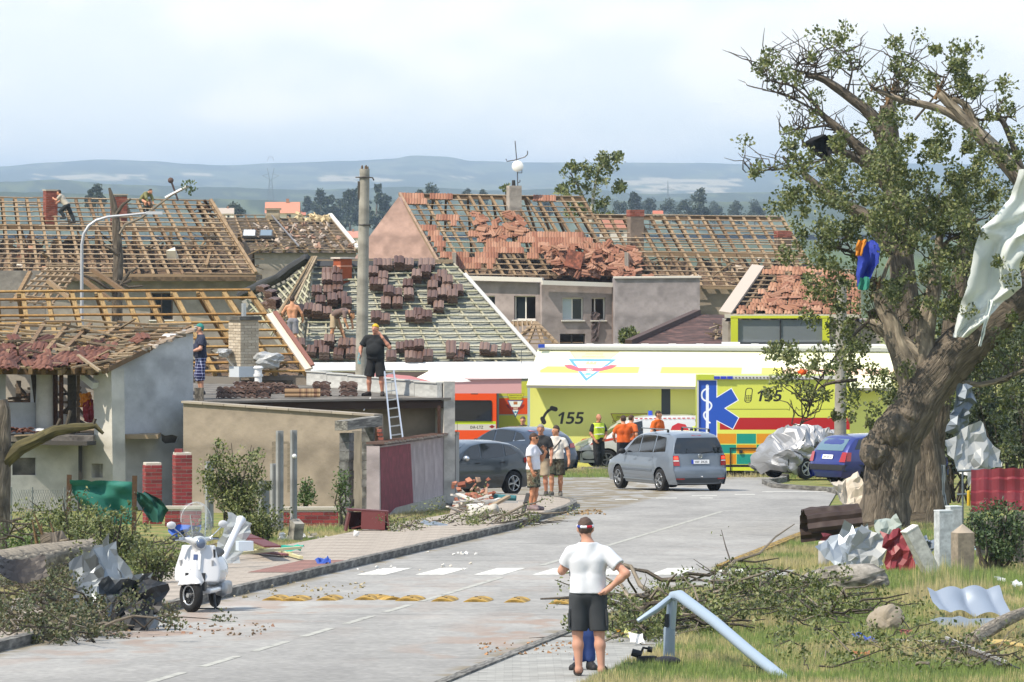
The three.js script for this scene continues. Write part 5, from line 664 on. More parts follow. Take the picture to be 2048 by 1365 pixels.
function cone(A, B, ra, rb, flat) {                                    // tapered capsule; flat: cut square at B
const bx = B[0] - A[0], by = B[1] - A[1], bz = B[2] - A[2], l2 = bx * bx + by * by + bz * bz + 1e-9, l = Math.sqrt(l2);
return (x, y, z) => { const px = x - A[0], py = y - A[1], pz = z - A[2], tt = (px * bx + py * by + pz * bz) / l2, t = tt < 0 ? 0 : tt > 1 ? 1 : tt, qx = px - bx * t, qy = py - by * t, qz = pz - bz * t, d = Math.sqrt(qx * qx + qy * qy + qz * qz) - (ra + (rb - ra) * t); return flat ? Math.max(d, (tt - 1) * l) : d; };
}
const ell = (c, r) => (x, y, z) => { const a = (x - c[0]) / r[0], b = (y - c[1]) / r[1], e = (z - c[2]) / r[2], k = Math.sqrt(a * a + b * b + e * e); return (k - 1) * Math.min(r[0], r[1], r[2]); };
const rbox = (c, h, r) => (x, y, z) => { const a = Math.abs(x - c[0]) - h[0] + r, b = Math.abs(y - c[1]) - h[1] + r, e = Math.abs(z - c[2]) - h[2] + r; return Math.hypot(Math.max(a, 0), Math.max(b, 0), Math.max(e, 0)) + Math.min(Math.max(a, b, e), 0) - r; };
const uni = (fs, k) => (x, y, z) => { let d = fs[0](x, y, z); for (let i = 1; i < fs.length; i++) d = smin(d, fs[i](x, y, z), k); return d; };

// ---------------------------------------------------------------- people
const SKIN = [0xc08a6e, 0xb57f64, 0xc9957a], HAIRD = 0x2e241d;
function person(label, base, yaw, o = {}) {
const S = (o.h || 1.8) / 1.8, fat = o.fat || 1, cell = o.cell || 0.017;
const J = { head: [0, 1.68, 0.03], neck: [0, 1.5, 0], chest: [0, 1.32, 0], waist: [0, 1.1, 0.01], pelvis: [0, 0.95, 0], hipL: [0.1, 0.9, 0], hipR: [-0.1, 0.9, 0], kneeL: [0.12, 0.49, 0.03], kneeR: [-0.12, 0.49, 0.03], ankL: [0.13, 0.09, -0.02], ankR: [-0.13, 0.09, -0.02], toeL: [0.16, 0.035, 0.17], toeR: [-0.16, 0.035, 0.17], shL: [0.195, 1.42, -0.01], shR: [-0.195, 1.42, -0.01], elL: [0.27, 1.16, -0.03], elR: [-0.27, 1.16, -0.03], wrL: [0.28, 0.92, 0.05], wrR: [-0.28, 0.92, 0.05], hdL: [0.28, 0.82, 0.08], hdR: [-0.28, 0.82, 0.08], ...(o.pose || {}) };
for (const k in J) J[k] = J[k].map(v => v * S);
const t = thing('person', label, 'person', base, o.group); t.rotation.y = yaw;
const skin = M(o.skin || SKIN[0], 0.6), r = v => v * S, mid = (a, b, u) => a.map((v, i) => lerp(v, b[i], u));
const up = [0, 1, 2].map(i => J.neck[i] - J.pelvis[i]), ul = Math.hypot(...up), U = up.map(v => v / ul); // torso axis
const side = [0, 1, 2].map(i => J.shL[i] - J.shR[i]), sl = Math.hypot(...side), X = side.map(v => v / sl), off = (p, a) => p.map((v, i) => v + X[i] * a);
const torso = (e, f = fat) => [cone(off(J.chest, r(0.09)), off(J.waist, r(0.07)), r(0.105 * f) + e, r(0.095 * f) + e), cone(off(J.chest, -r(0.09)), off(J.waist, -r(0.07)), r(0.105 * f) + e, r(0.095 * f) + e), cone(mid(J.shL, J.shR, 0.14), mid(J.shL, J.shR, 0.86), r(0.058) + e, r(0.058) + e), cone(J.neck, mid(J.shL, J.neck, 0.25), r(0.05) + e, r(0.045) + e), cone(J.neck, mid(J.shR, J.neck, 0.25), r(0.05) + e, r(0.045) + e), cone(off(J.waist, r(0.06)), off(J.pelvis, r(0.07)), r(0.1 * f) + e, r(0.105 * f) + e), cone(off(J.waist, -r(0.06)), off(J.pelvis, -r(0.07)), r(0.1 * f) + e, r(0.105 * f) + e), cone(J.neck, J.chest, r(0.075) + e, r(0.1) + e)].concat(fat > 1.1 ? [ell(mid(J.waist, J.chest, 0.2).map((v, i) => v + (i === 2 ? r(0.07) : 0)), [r(0.17 * f) + e, r(0.17) + e, r(0.12 * f) + e])] : []);
const sgn = ['L', 'R'], legs = (e) => sgn.flatMap(s => [cone(J['hip' + s], J['knee' + s], r(0.092) + e, r(0.06) + e), cone(J['knee' + s], mid(J['knee' + s], J['ank' + s], 0.35), r(0.057) + e, r(0.06) + e), cone(mid(J['knee' + s], J['ank' + s], 0.35), J['ank' + s], r(0.06) + e, r(0.038) + e)]);
const arms = e => sgn.flatMap(s => [cone(J['sh' + s], J['el' + s], r(0.058) + e, r(0.044) + e), cone(J['el' + s], mid(J['el' + s], J['wr' + s], 0.35), r(0.045) + e, r(0.043) + e), cone(mid(J['el' + s], J['wr' + s], 0.35), J['wr' + s], r(0.043) + e, r(0.028) + e)]);
const feet = e => sgn.map(s => cone(J['ank' + s].map((v, i) => v + (i === 1 ? -r(0.03) : 0)), J['toe' + s], r(0.042) + e, r(0.034) + e));
const hc = J.head, fw = o.look || [0, 0, 1], fl = Math.hypot(...fw), Fd = fw.map(v => v / fl), ear = [Fd[2], 0, -Fd[0]], hp = (a, b, c2) => [0, 1, 2].map(i => hc[i] + r(ear[i] * a + (i === 1 ? b : 0) + Fd[i] * c2));
const skull = e => [ell(hp(0, 0.025, -0.012), [r(0.078) + e, r(0.098) + e, r(0.094) + e])], head = [...skull(0), cone(hp(0, -0.03, 0.03), hp(0, -0.085, 0.055), r(0.062), r(0.04)), cone(hp(0, 0.02, 0.085), hp(0, -0.02, 0.1), r(0.014), r(0.019)), cone(hp(0.082, 0.015, -0.005), hp(0.084, -0.025, -0.005), r(0.02), r(0.014)), cone(hp(-0.082, 0.015, -0.005), hp(-0.084, -0.025, -0.005), r(0.02), r(0.014)), cone(hp(0, -0.05, -0.02), J.neck, r(0.056), r(0.062))];
const palms = sgn.map(s => cone(J['wr' + s], mid(J['wr' + s], J['hd' + s], 0.85), r(0.03), r(0.036)));
const all = Object.values(J), lo = [0, 1, 2].map(i => Math.min(...all.map(v => v[i])) - 0.3), hi = [0, 1, 2].map(i => Math.max(...all.map(v => v[i])) + 0.3); lo[1] = Math.min(lo[1] + 0.2, -0.04);
const bodyF = uni([...torso(0), ...legs(0), ...arms(0), ...palms, ...feet(0), ...head], r(0.035));
const parts = [netG(bodyF, lo, hi, cell)];
for (const s of sgn) { const w = J['wr' + s], h = J['hd' + s], d = [0, 1, 2].map(i => h[i] - w[i]), dl = Math.hypot(...d), D = d.map(v => v / dl), q = V(...D), nr = V(...(s === 'L' ? X : X.map(v => -v))), fan = V().crossVectors(q, nr).normalize(), nn = V().crossVectors(fan, q).normalize(); for (let k = 0; k < 5; k++) { const L = r([0.06, 0.085, 0.092, 0.086, 0.07][k]), a = k === 0 ? -1.6 : (k - 2.5) * 0.28, rt = V(...h).addScaledVector(fan, r((k - 2.5) * 0.019)).addScaledVector(q, k ? -r(0.012) : -r(0.05)), dir = q.clone().addScaledVector(fan, a * 0.4).normalize(), m1 = rt.clone().addScaledVector(dir, L * 0.5), cl = (o.grip || 0.6), m2 = m1.clone().addScaledVector(dir, L * 0.5 * (1 - cl * 0.5)).addScaledVector(nn, -L * 0.5 * cl); const g = tubeG([rt, m1, m2], [r(0.0105), r(0.0098), r(0.008)], 5); parts.push(g); } }
const keep = g => { const q = g.clone(); for (const a of Object.keys(q.attributes)) if (!['position', 'normal', 'uv'].includes(a)) q.deleteAttribute(a); return q.index ? q.toNonIndexed() : q; };
part(t, 'body', mergeGeometries(parts.map(keep)), skin);
const fold = (x, y, z, a = 0.004) => a * (Math.sin(x * 26 + y * 9 + 1.6 * Math.sin(y * 8 + z * 9)) * 0.6 + Math.sin(y * 30 - x * 22 + z * 14 + 2 * Math.sin(x * 9)) * 0.5), lim = (a, b) => [lo.map((v, i) => i === 1 ? a : v), hi.map((v, i) => i === 1 ? b : v)];
if (o.legs) { const { hex, len = 0.8, flare = 0.02, map } = o.legs, fs = [cone(off(J.pelvis, r(0.07)), off(J.pelvis, -r(0.07)), r(0.112 * fat) + 0.012, r(0.112 * fat) + 0.012), cone(mid(J.pelvis, J.waist, 0.35), J.pelvis, r(0.13 * fat), r(0.13 * fat))]; for (const s of sgn) { if (len <= 1) fs.push(cone(J['hip' + s], mid(J['hip' + s], J['knee' + s], len), r(0.1) + 0.016, r(0.082) + flare, true)); else fs.push(cone(J['hip' + s], J['knee' + s], r(0.1) + 0.014, r(0.066) + flare), cone(J['knee' + s], mid(J['knee' + s], J['ank' + s], len - 1), r(0.066) + flare, r(0.05) + flare, true)); }
const top = mid(J.pelvis, J.waist, 0.55), u = uni(fs, r(0.03)), f = (x, y, z) => Math.max(u(x, y, z) + fold(x, y, z), (x - top[0]) * U[0] + (y - top[1]) * U[1] + (z - top[2]) * U[2]); part(t, len > 1 ? 'trousers' : 'shorts', netG(f, lo, hi, cell), M(hex, 0.9, map ? { map } : bump(0.001, T.weave))); }
if (o.top) { const { hex, sleeve = 0.6, vest, long = 0.0, e = 0.016 } = o.top, fs = torso(e); for (const s of sgn) { if (sleeve > 0) fs.push(cone(J['sh' + s], mid(J['sh' + s], J['el' + s], Math.min(1, sleeve)), r(0.058) + e, r(0.056) + e + 0.008, sleeve < 1)); if (sleeve > 1) fs.push(cone(J['el' + s], mid(J['el' + s], J['wr' + s], sleeve - 1), r(0.05) + e, r(0.038) + e, true)); }
fs.push(cone(off(J.waist, r(0.06)), off(J.pelvis, r(0.06)), r(0.11 * fat) + e, r(0.115 * fat) + e + 0.006), cone(off(J.waist, -r(0.06)), off(J.pelvis, -r(0.06)), r(0.11 * fat) + e, r(0.115 * fat) + e + 0.006));
const bot = mid(J.pelvis, J.waist, 0.0 - long), nk = mid(J.neck, J.head, 0.02), u = uni(fs, r(0.03)), f = (x, y, z) => Math.max(u(x, y, z) + fold(x, y, z, 0.0035), -((x - bot[0]) * U[0] + (y - bot[1]) * U[1] + (z - bot[2]) * U[2]), (x - nk[0]) * U[0] + (y - nk[1]) * U[1] + (z - nk[2]) * U[2] - r(0.03)); const sh = part(t, 'shirt', netG(f, lo, hi, cell), M(hex, 0.88, bump(0.0008, T.weave)));
if (vest) { const u2 = uni(torso(e + 0.014), r(0.03)), vb = mid(J.pelvis, J.waist, 0.1), f2 = (x, y, z) => Math.max(u2(x, y, z), -((x - vb[0]) * U[0] + (y - vb[1]) * U[1] + (z - vb[2]) * U[2]), (x - nk[0]) * U[0] + (y - nk[1]) * U[1] + (z - nk[2]) * U[2] - r(0.01)); part(t, 'safety_vest', netG(f2, lo, hi, cell), M(vest, 0.7)); for (const k of [0.35, 0.75]) { const c = mid(J.pelvis, J.neck, k); part(t, 'reflective_band', new THREE.TorusGeometry(r(0.19 * fat), 0.02, 5, 20).scale(1, 0.85, 1).rotateX(1.57).translate(...c), M(0xc9ccc8, 0.4)); } } }
if (o.shoes !== 0) for (const s of sgn) { const A = J['ank' + s], B = J['toe' + s], heel = [A[0] * 1.02 - B[0] * 0.02, 0.045 * S, 0].map((v, i) => i === 2 ? A[2] - 0.03 * S : i === 1 ? (B[1] + 0.012 * S) : v); if (o.sandals) { const sole = uni([cone(heel, B, r(0.047), r(0.052))], 0.01), f = (x, y, z) => Math.max(sole(x, y, z), y - (B[1] - 0.012 * S)); const g = part(t, 'sandal', netG(f, lo, [hi[0], 0.2, hi[2]], 0.009), M(o.shoes || 0x2b2522, 0.8)); for (const k of [0.35, 0.75]) { const c = mid(A, B, k); part(g, 'strap', new THREE.TorusGeometry(r(0.052 - 0.01 * k), 0.011, 6, 14).rotateY(Math.atan2(B[0] - A[0], B[2] - A[2])).translate(c[0], c[1] - 0.01, c[2]), M(0x3a2f29, 0.8)); } } else { const f = uni([cone(heel, B, r(0.05), r(0.046)), cone(A, mid(A, B, 0.5), r(0.052), r(0.045)), cone([heel[0], heel[1] - 0.02, heel[2]], [B[0], B[1] - 0.01, B[2]], r(0.045), r(0.045))], 0.03); part(t, 'shoe', netG((x, y, z) => Math.max(f(x, y, z), y - A[1] - r(0.035)), lo, [hi[0], J['ank' + s][1] + 0.3, hi[2]], 0.012), M(o.shoes || 0x2a2a2c, 0.7)); } }
if (o.hair !== 0) { const sk = uni(skull(r(0.013)), 0.01), hl = hp(0, 0.035, 0), f = (x, y, z) => { const dx = x - hc[0], dz = z - hc[2], fz = dx * Fd[0] + dz * Fd[2]; return Math.max(sk(x, y, z) + 0.004 * Math.sin(x * 90) * Math.sin(y * 80 + z * 70), Math.min(Math.max(hl[1] - y + Math.max(0, fz) * 0.35, -1), fz + r(0.03) + Math.max(0, (hc[1] - r(0.05) - y) * 3)) ); }; part(t, o.cap ? 'cap' : 'hair', netG(f, hp(-0.2, -0.16, 0).map((v, i) => Math.min(v, hc[i] - 0.16)), hc.map(v => v + 0.18), 0.011), M(o.cap || o.hair || HAIRD, o.cap ? 0.8 : 0.75)); if (o.cap && o.brim !== 0) part(t, 'cap_brim', new THREE.CylinderGeometry(r(0.075), r(0.075), 0.012, 16, 1, false, -1.57, 3.14).rotateY(Math.atan2(Fd[0], Fd[2])).translate(...hp(0, 0.045, 0.075)), M(o.brimHex || o.cap, 0.8)); }
if (Fd[2] * Math.cos(yaw) + -Fd[0] * Math.sin(yaw) > -0.6 || true) { for (const a of [-0.032, 0.032]) part(t, 'eye', new THREE.SphereGeometry(r(0.011), 8, 6).translate(...hp(a, 0.012, 0.079)), M(0x2a211c, 0.3)); part(t, 'mouth', boxG(r(0.045), r(0.008), r(0.01)).rotateY(Math.atan2(Fd[0], Fd[2])).translate(...hp(0, -0.055, 0.094)), M(0x8a4a44, 0.6)); }
if (o.shades) part(t, 'sunglasses', boxG(r(0.15), r(0.04), r(0.03)).rotateY(Math.atan2(Fd[0], Fd[2])).translate(...hp(0, 0.014, 0.088)), M(0x141414, 0.2));
return Object.assign(t, { J, hp, S });
}
const onG = (x, y, up = 0) => { const p = G(x, y); p.y += up; return p; };
{
const t = person('man seen from behind in white T-shirt and dark cargo shorts, right hand on hip', onG(1176, 1353, 0.006), Math.PI - 0.02, { h: 1.83, fat: 1.06, cell: 0.0115, skin: 0xb98a74, hair: 0x4a3a32, sandals: 1, shoes: 0x2b2623,
pose: { hipL: [0.105, 0.9, 0], hipR: [-0.105, 0.9, 0], kneeL: [0.12, 0.49, 0.02], kneeR: [-0.13, 0.49, 0.02], ankL: [0.105, 0.09, -0.02], ankR: [-0.155, 0.09, -0.02], toeL: [0.12, 0.035, 0.17], toeR: [-0.2, 0.035, 0.16], shL: [0.2, 1.41, 0], shR: [-0.205, 1.41, -0.01], elR: [-0.44, 1.18, -0.13], wrR: [-0.25, 1.01, -0.1], hdR: [-0.18, 0.96, -0.12], elL: [0.3, 1.2, 0.1], wrL: [0.1, 1.36, 0.26], hdL: [0.04, 1.44, 0.24], head: [0.03, 1.69, 0.03] },
top: { hex: 0xc8ccd2, sleeve: 0.62, e: 0.022, long: 0.0 }, legs: { hex: 0x34383c, len: 0.93, flare: 0.03 } });
const c = t.hp(0, 0.03, -0.012); part(t, 'headband', new THREE.TorusGeometry(0.094, 0.016, 8, 28).scale(0.94, 1.06, 1.2).rotateX(1.5).translate(...c), new THREE.MeshStandardMaterial({ roughness: 0.9, map: canvasTex(128, 32, (x, w, h) => { x.fillStyle = '#dfe2ea'; x.fillRect(0, 0, w, h); x.fillStyle = '#b02232'; x.fillRect(0, 0, w * 0.22, h); x.fillRect(w * 0.6, 0, w * 0.12, h); x.fillStyle = '#31408e'; x.fillRect(w * 0.38, 0, w * 0.1, h); x.fillRect(w * 0.85, 0, w * 0.1, h); }) }));
part(t, 'beard', new THREE.SphereGeometry(0.06, 12, 8).scale(1.15, 0.9, 0.9).translate(...t.hp(0, -0.065, 0.035)), M(0x33271f, 0.9)); for (const s of [-1, 1]) part(t, 'cargo_pocket', boxG(0.02, 0.2, 0.16, s * 0.215, 0.68, 0, 0, 0, s * 0.05), M(0x32363a, 0.9));
}
person('person in blue jeans and black shoes hidden behind the man with hand on hip', onG(1172, 1341, 0.006), 0.1, { h: 1.56, cell: 0.018, top: { hex: 0x2a3346, sleeve: 0.6 }, legs: { hex: 0x2a4178, len: 1.94, flare: 0.022 }, shoes: 0x1d1e20, hair: 0x2e241d, pose: { shL: [0.16, 1.44, 0], shR: [-0.16, 1.44, 0], elL: [0.14, 1.2, 0.12], elR: [-0.14, 1.2, 0.12], wrL: [0.05, 1.12, 0.25], wrR: [-0.05, 1.12, 0.25], hdL: [0, 1.12, 0.3], hdR: [0.0, 1.14, 0.3], kneeL: [0.03, 0.49, 0.02], kneeR: [-0.04, 0.49, 0.02], hipL: [0.07, 0.9, 0], hipR: [-0.08, 0.9, 0], ankL: [0.06, 0.09, -0.02], ankR: [-0.1, 0.09, -0.02], toeL: [0.1, 0.035, 0.15], toeR: [-0.2, 0.035, 0.13] } });
{
const camo = { hex: 0xffffff, map: T.camo, len: 0.9, flare: 0.035 };
const a = person('man in white T-shirt and camouflage shorts with sunglasses holding a phone', onG(1066, 1031, 0.12), 1.2, { h: 1.79, fat: 1.06, skin: 0xb8805f, hair: 0x3d2a20, shades: 1, shoes: 0x7a6a6c, top: { hex: 0xdcdde6, sleeve: 0.6, e: 0.02 }, legs: camo, pose: { elL: [0.26, 1.18, 0.12], wrL: [0.16, 1.36, 0.27], hdL: [0.1, 1.46, 0.22], elR: [-0.26, 1.16, 0.0], wrR: [-0.26, 0.92, 0.08], hdR: [-0.25, 0.84, 0.12] } }); part(a, 'phone', boxG(0.07, 0.14, 0.012, 0.09, 1.53, 0.17, 0.4, -0.5), M(0x17181a, 0.25));
const st = person('man in pale T-shirt, dark camouflage shorts and black shoulder strap walking', onG(1112, 995, 0.02), -0.12, { h: 1.86, skin: 0xb98567, hair: 0x33271f, look: [-0.8, -0.1, 0.5], shoes: 0x5d584f, top: { hex: 0xcfcac2, sleeve: 0.6, e: 0.018 }, legs: { hex: 0x9aa0a0, map: T.camo, len: 0.88, flare: 0.04 }, pose: { elL: [0.31, 1.15, -0.02], wrL: [0.34, 0.9, 0.04], hdL: [0.34, 0.82, 0.08], elR: [-0.29, 1.16, -0.05], wrR: [-0.3, 0.9, -0.02], hdR: [-0.29, 0.82, 0.02], kneeR: [-0.1, 0.5, 0.1], ankR: [-0.1, 0.1, 0.06], toeR: [-0.16, 0.05, 0.24], ankL: [0.1, 0.1, -0.12], toeL: [0.12, 0.035, 0.06] } });
part(st, 'shoulder_strap', tubeG([[-0.2, 1.0, 0.17], [-0.1, 1.18, 0.175], [0.05, 1.36, 0.165], [0.14, 1.49, 0.08], [0.14, 1.5, -0.02], [0, 1.35, -0.15], [-0.16, 1.08, -0.15]].map(v => V(...v)), 0.016, 6), M(0x26262a, 0.8));
person('man in black T-shirt and beige shorts standing behind the white shirted man', onG(1082, 1000, 0.1), -0.25, { h: 1.84, fat: 1.1, skin: 0xb07a60, hair: 0x8b8480, look: [0.15, 0, 1], shoes: 0x3c3632, top: { hex: 0x26282b, sleeve: 0.75, e: 0.02 }, legs: { hex: 0xa0927c, len: 0.95, flare: 0.035 } });
}
person('medic in dark vest with a white towel round the neck behind the dark car', onG(1046, 943), -0.2, { h: 1.75, hair: 0x4b4038, skin: 0xb98468, top: { hex: 0x23262e, sleeve: 0.7 }, legs: { hex: 0x22252c, len: 1.9 } });
{ const t = scene.children[scene.children.length - 1]; part(t, 'towel', tubeG([[-0.1, 1.2, 0.17], [-0.1, 1.42, 0.1], [0, 1.5, -0.09], [0.1, 1.42, 0.1], [0.1, 1.24, 0.17]].map(v => V(...v).multiplyScalar(0.97)), 0.045, 8), M(0xd8d5cf, 0.95)); }
const walk = { kneeR: [-0.1, 0.5, 0.06], ankR: [-0.09, 0.09, 0.08], toeR: [-0.12, 0.035, 0.26], ankL: [0.1, 0.1, -0.14], toeL: [0.14, 0.035, 0.04] };
person('bald medic in black uniform and yellow-green safety vest beside the white ambulance car', onG(1197, 939), 0.5, { h: 1.8, hair: 0, skin: 0xb27a5e, top: { hex: 0x1d1f24, sleeve: 0.75, vest: 0xb9cf3a }, legs: { hex: 0x1d1f24, len: 1.92, flare: 0.03 }, shoes: 0x1a1a1c, pose: { ...walk, elL: [0.26, 1.16, 0.06], wrL: [0.14, 1.0, 0.2], hdL: [0.08, 0.98, 0.24], wrR: [-0.2, 0.95, 0.14], hdR: [-0.16, 0.88, 0.18] } });
person('person in orange shirt seen from behind at the ambulance car bonnet', onG(1247, 945), Math.PI + 0.15, { h: 1.8, fat: 1.08, hair: 0x3a2a20, top: { hex: 0xc9591a, sleeve: 0.7, e: 0.024 }, legs: { hex: 0x20232c, len: 1.92, flare: 0.03 }, pose: { elL: [0.3, 1.2, 0.1], wrL: [0.26, 1.02, 0.25], hdL: [0.22, 0.98, 0.3], elR: [-0.3, 1.2, 0.1], wrR: [-0.2, 1.05, 0.25], hdR: [-0.14, 1.04, 0.3] } });
person('person in orange shirt facing the other orange shirt at the ambulance car', onG(1262, 938), 2.4, { h: 1.76, hair: 0x4a3526, top: { hex: 0xc65f28, sleeve: 0.7, e: 0.022 }, legs: { hex: 0x20232c, len: 1.92, flare: 0.03 } });
person('taller person in orange shirt by the open door of the ambulance car', onG(1316, 946, 0.12), 0.9, { h: 1.84, hair: 0x3a2a20, look: [0.3, 0, 1], top: { hex: 0xcf5e15, sleeve: 0.7, e: 0.026 }, legs: { hex: 0x20232c, len: 1.92, flare: 0.03 } });
person('medic in lime vest bending behind the roof of the grey minivan', onG(1396, 942), 0.3, { h: 1.7, hair: 0x2c2320, look: [0.5, -0.5, 0.9], top: { hex: 0x1d1f24, sleeve: 0.7, vest: 0xb9cf3a }, legs: { hex: 0x1d1f24, len: 1.9 } });
{
const Y = 3.1, roof = (x, d) => V((x - CX) * d / F, Y, -d);
const b = person('heavy man in black T-shirt and black shorts with yellow bandana on the flat roof', roof(751, 174.6), -0.25, { h: 1.8, fat: 1.19, skin: 0xb5806a, cap: 0xc9a51f, brim: 0, shoes: 0x2a221f, look: [-0.25, 0.05, 1], top: { hex: 0x14181c, sleeve: 0.75, e: 0.026, long: 0.15 }, legs: { hex: 0x191b1d, len: 1.0, flare: 0.05 }, pose: { shL: [0.23, 1.44, 0], shR: [-0.23, 1.44, 0], elL: [0.4, 1.22, 0.12], wrL: [0.24, 1.46, 0.2], hdL: [0.13, 1.6, 0.17], elR: [-0.38, 1.2, 0.02], wrR: [-0.36, 1.0, 0.14], hdR: [-0.36, 0.93, 0.2], ankL: [0.17, 0.09, -0.02], ankR: [-0.17, 0.09, 0], toeR: [-0.27, 0.035, 0.16], toeL: [0.22, 0.035, 0.17], kneeL: [0.15, 0.49, 0.02], kneeR: [-0.16, 0.49, 0.03] } });
const bt = thing('water_bottle', 'clear plastic water bottle held by the man in black', 'bottle', b.localToWorld(V(-0.37, 0.8, 0.2))); part(bt, 'bottle', new THREE.LatheGeometry([[0, 0], [0.04, 0], [0.043, 0.02], [0.043, 0.18], [0.02, 0.24], [0.014, 0.27]].map(v => new THREE.Vector2(...v)), 14), M(0xbfe3ea, 0.08, { transmission: 0.75, thickness: 0 })); part(bt, 'bottle_cap', new THREE.CylinderGeometry(0.017, 0.017, 0.02, 10).translate(0, 0.28, 0), M(0x3f9fb5, 0.5));
person('man in navy T-shirt, blue plaid shorts and green cap on the flat roof', roof(401, 176), -1.35, { h: 1.78, fat: 1.12, skin: 0xb98a74, cap: 0x2d7f76, brimHex: 0xcfd6d2, shoes: 0x24262c, top: { hex: 0x262c40, sleeve: 0.7, e: 0.022, long: 0.1 }, legs: { hex: 0xffffff, map: T.plaid, len: 1.35, flare: 0.05 }, pose: { elL: [0.28, 1.17, 0.06], wrL: [0.24, 1.1, 0.28], hdL: [0.22, 1.1, 0.36], elR: [-0.28, 1.17, 0.06], wrR: [-0.24, 1.08, 0.26], hdR: [-0.22, 1.08, 0.34] } });
const pA = Plane(s5.at(0.5, 0.5), s5.n), on = (x, y) => pA.hit(x, y).addScaledVector(pA.n, 0.1);
person('shirtless worker in grey shorts among the tile stacks', on(584, 700).add(V(0, 0, 0)), Math.PI, { h: 1.76, skin: 0xc08a68, hair: 0x3a2b22, legs: { hex: 0x8a8a92, len: 1.0, flare: 0.03 }, pose: { elL: [0.34, 1.2, 0], wrL: [0.38, 0.98, 0.12], hdL: [0.36, 0.9, 0.16], elR: [-0.34, 1.2, 0], wrR: [-0.38, 0.98, 0.1], hdR: [-0.36, 0.9, 0.14] } });
person('worker in brown shirt and beige shorts bending over the battens', on(681, 690), 1.1, { h: 1.78, skin: 0xb58563, hair: 0x2c211b, shoes: 0x3c3230, top: { hex: 0x6a5852, sleeve: 0.8 }, legs: { hex: 0xa08f74, len: 0.95, flare: 0.03 }, pose: { pelvis: [0, 0.9, -0.25], hipL: [0.1, 0.86, -0.22], hipR: [-0.1, 0.86, -0.22], waist: [0, 1.02, -0.12], chest: [0, 1.08, 0.12], neck: [0, 1.06, 0.32], shL: [0.2, 1.04, 0.26], shR: [-0.2, 1.04, 0.26], head: [0, 0.97, 0.46], elL: [0.24, 0.8, 0.3], wrL: [0.2, 0.6, 0.36], hdL: [0.19, 0.52, 0.38], elR: [-0.24, 0.8, 0.3], wrR: [-0.2, 0.6, 0.36], hdR: [-0.19, 0.52, 0.38], kneeL: [0.14, 0.48, -0.06], kneeR: [-0.2, 0.47, -0.2], ankL: [0.16, 0.09, 0.1], ankR: [-0.2, 0.09, -0.28], toeL: [0.18, 0.05, 0.28], toeR: [-0.24, 0.05, -0.08] }, look: [0, -0.6, 1] });
person('worker in grey shirt and dark trousers climbing beside the left red chimney', P(130, 446, 327.6), -1.9, { h: 1.75, hair: 0x2f251f, top: { hex: 0xa9a295, sleeve: 0.7 }, legs: { hex: 0x23292c, len: 1.9, flare: 0.03 }, pose: { pelvis: [0, 0.85, -0.1], chest: [0, 1.18, 0.16], waist: [0, 1.0, 0.04], neck: [0, 1.32, 0.26], head: [0, 1.46, 0.34], shL: [0.19, 1.28, 0.2], shR: [-0.19, 1.28, 0.2], elL: [0.22, 1.1, 0.36], wrL: [0.16, 1.15, 0.52], hdL: [0.14, 1.2, 0.58], elR: [-0.22, 1.1, 0.3], wrR: [-0.18, 1.0, 0.46], hdR: [-0.16, 0.95, 0.52], hipL: [0.1, 0.82, -0.08], hipR: [-0.1, 0.82, -0.08], kneeL: [0.12, 0.55, 0.2], ankL: [0.12, 0.3, 0.0], toeL: [0.13, 0.24, 0.18], kneeR: [-0.12, 0.44, -0.25], ankR: [-0.12, 0.09, -0.42], toeR: [-0.14, 0.04, -0.24] } });
person('worker in olive clothes crouching behind the second chimney on the roof', P(290, 425, 329), 0.9, { h: 1.7, hair: 0x3a2b22, top: { hex: 0x7a7a52, sleeve: 1.8 }, legs: { hex: 0x3b4238, len: 1.9, flare: 0.03 }, pose: { pelvis: [0, 0.62, -0.2], hipL: [0.1, 0.6, -0.18], hipR: [-0.1, 0.6, -0.18], waist: [0, 0.76, -0.1], chest: [0, 0.9, 0.08], neck: [0, 0.98, 0.22], head: [0, 1.04, 0.36], shL: [0.19, 0.96, 0.16], shR: [-0.19, 0.96, 0.16], elL: [0.22, 0.72, 0.26], wrL: [0.18, 0.5, 0.36], hdL: [0.18, 0.42, 0.4], elR: [-0.22, 0.72, 0.26], wrR: [-0.18, 0.5, 0.36], hdR: [-0.18, 0.42, 0.4], kneeL: [0.16, 0.5, 0.2], kneeR: [-0.16, 0.5, 0.2] } });
}
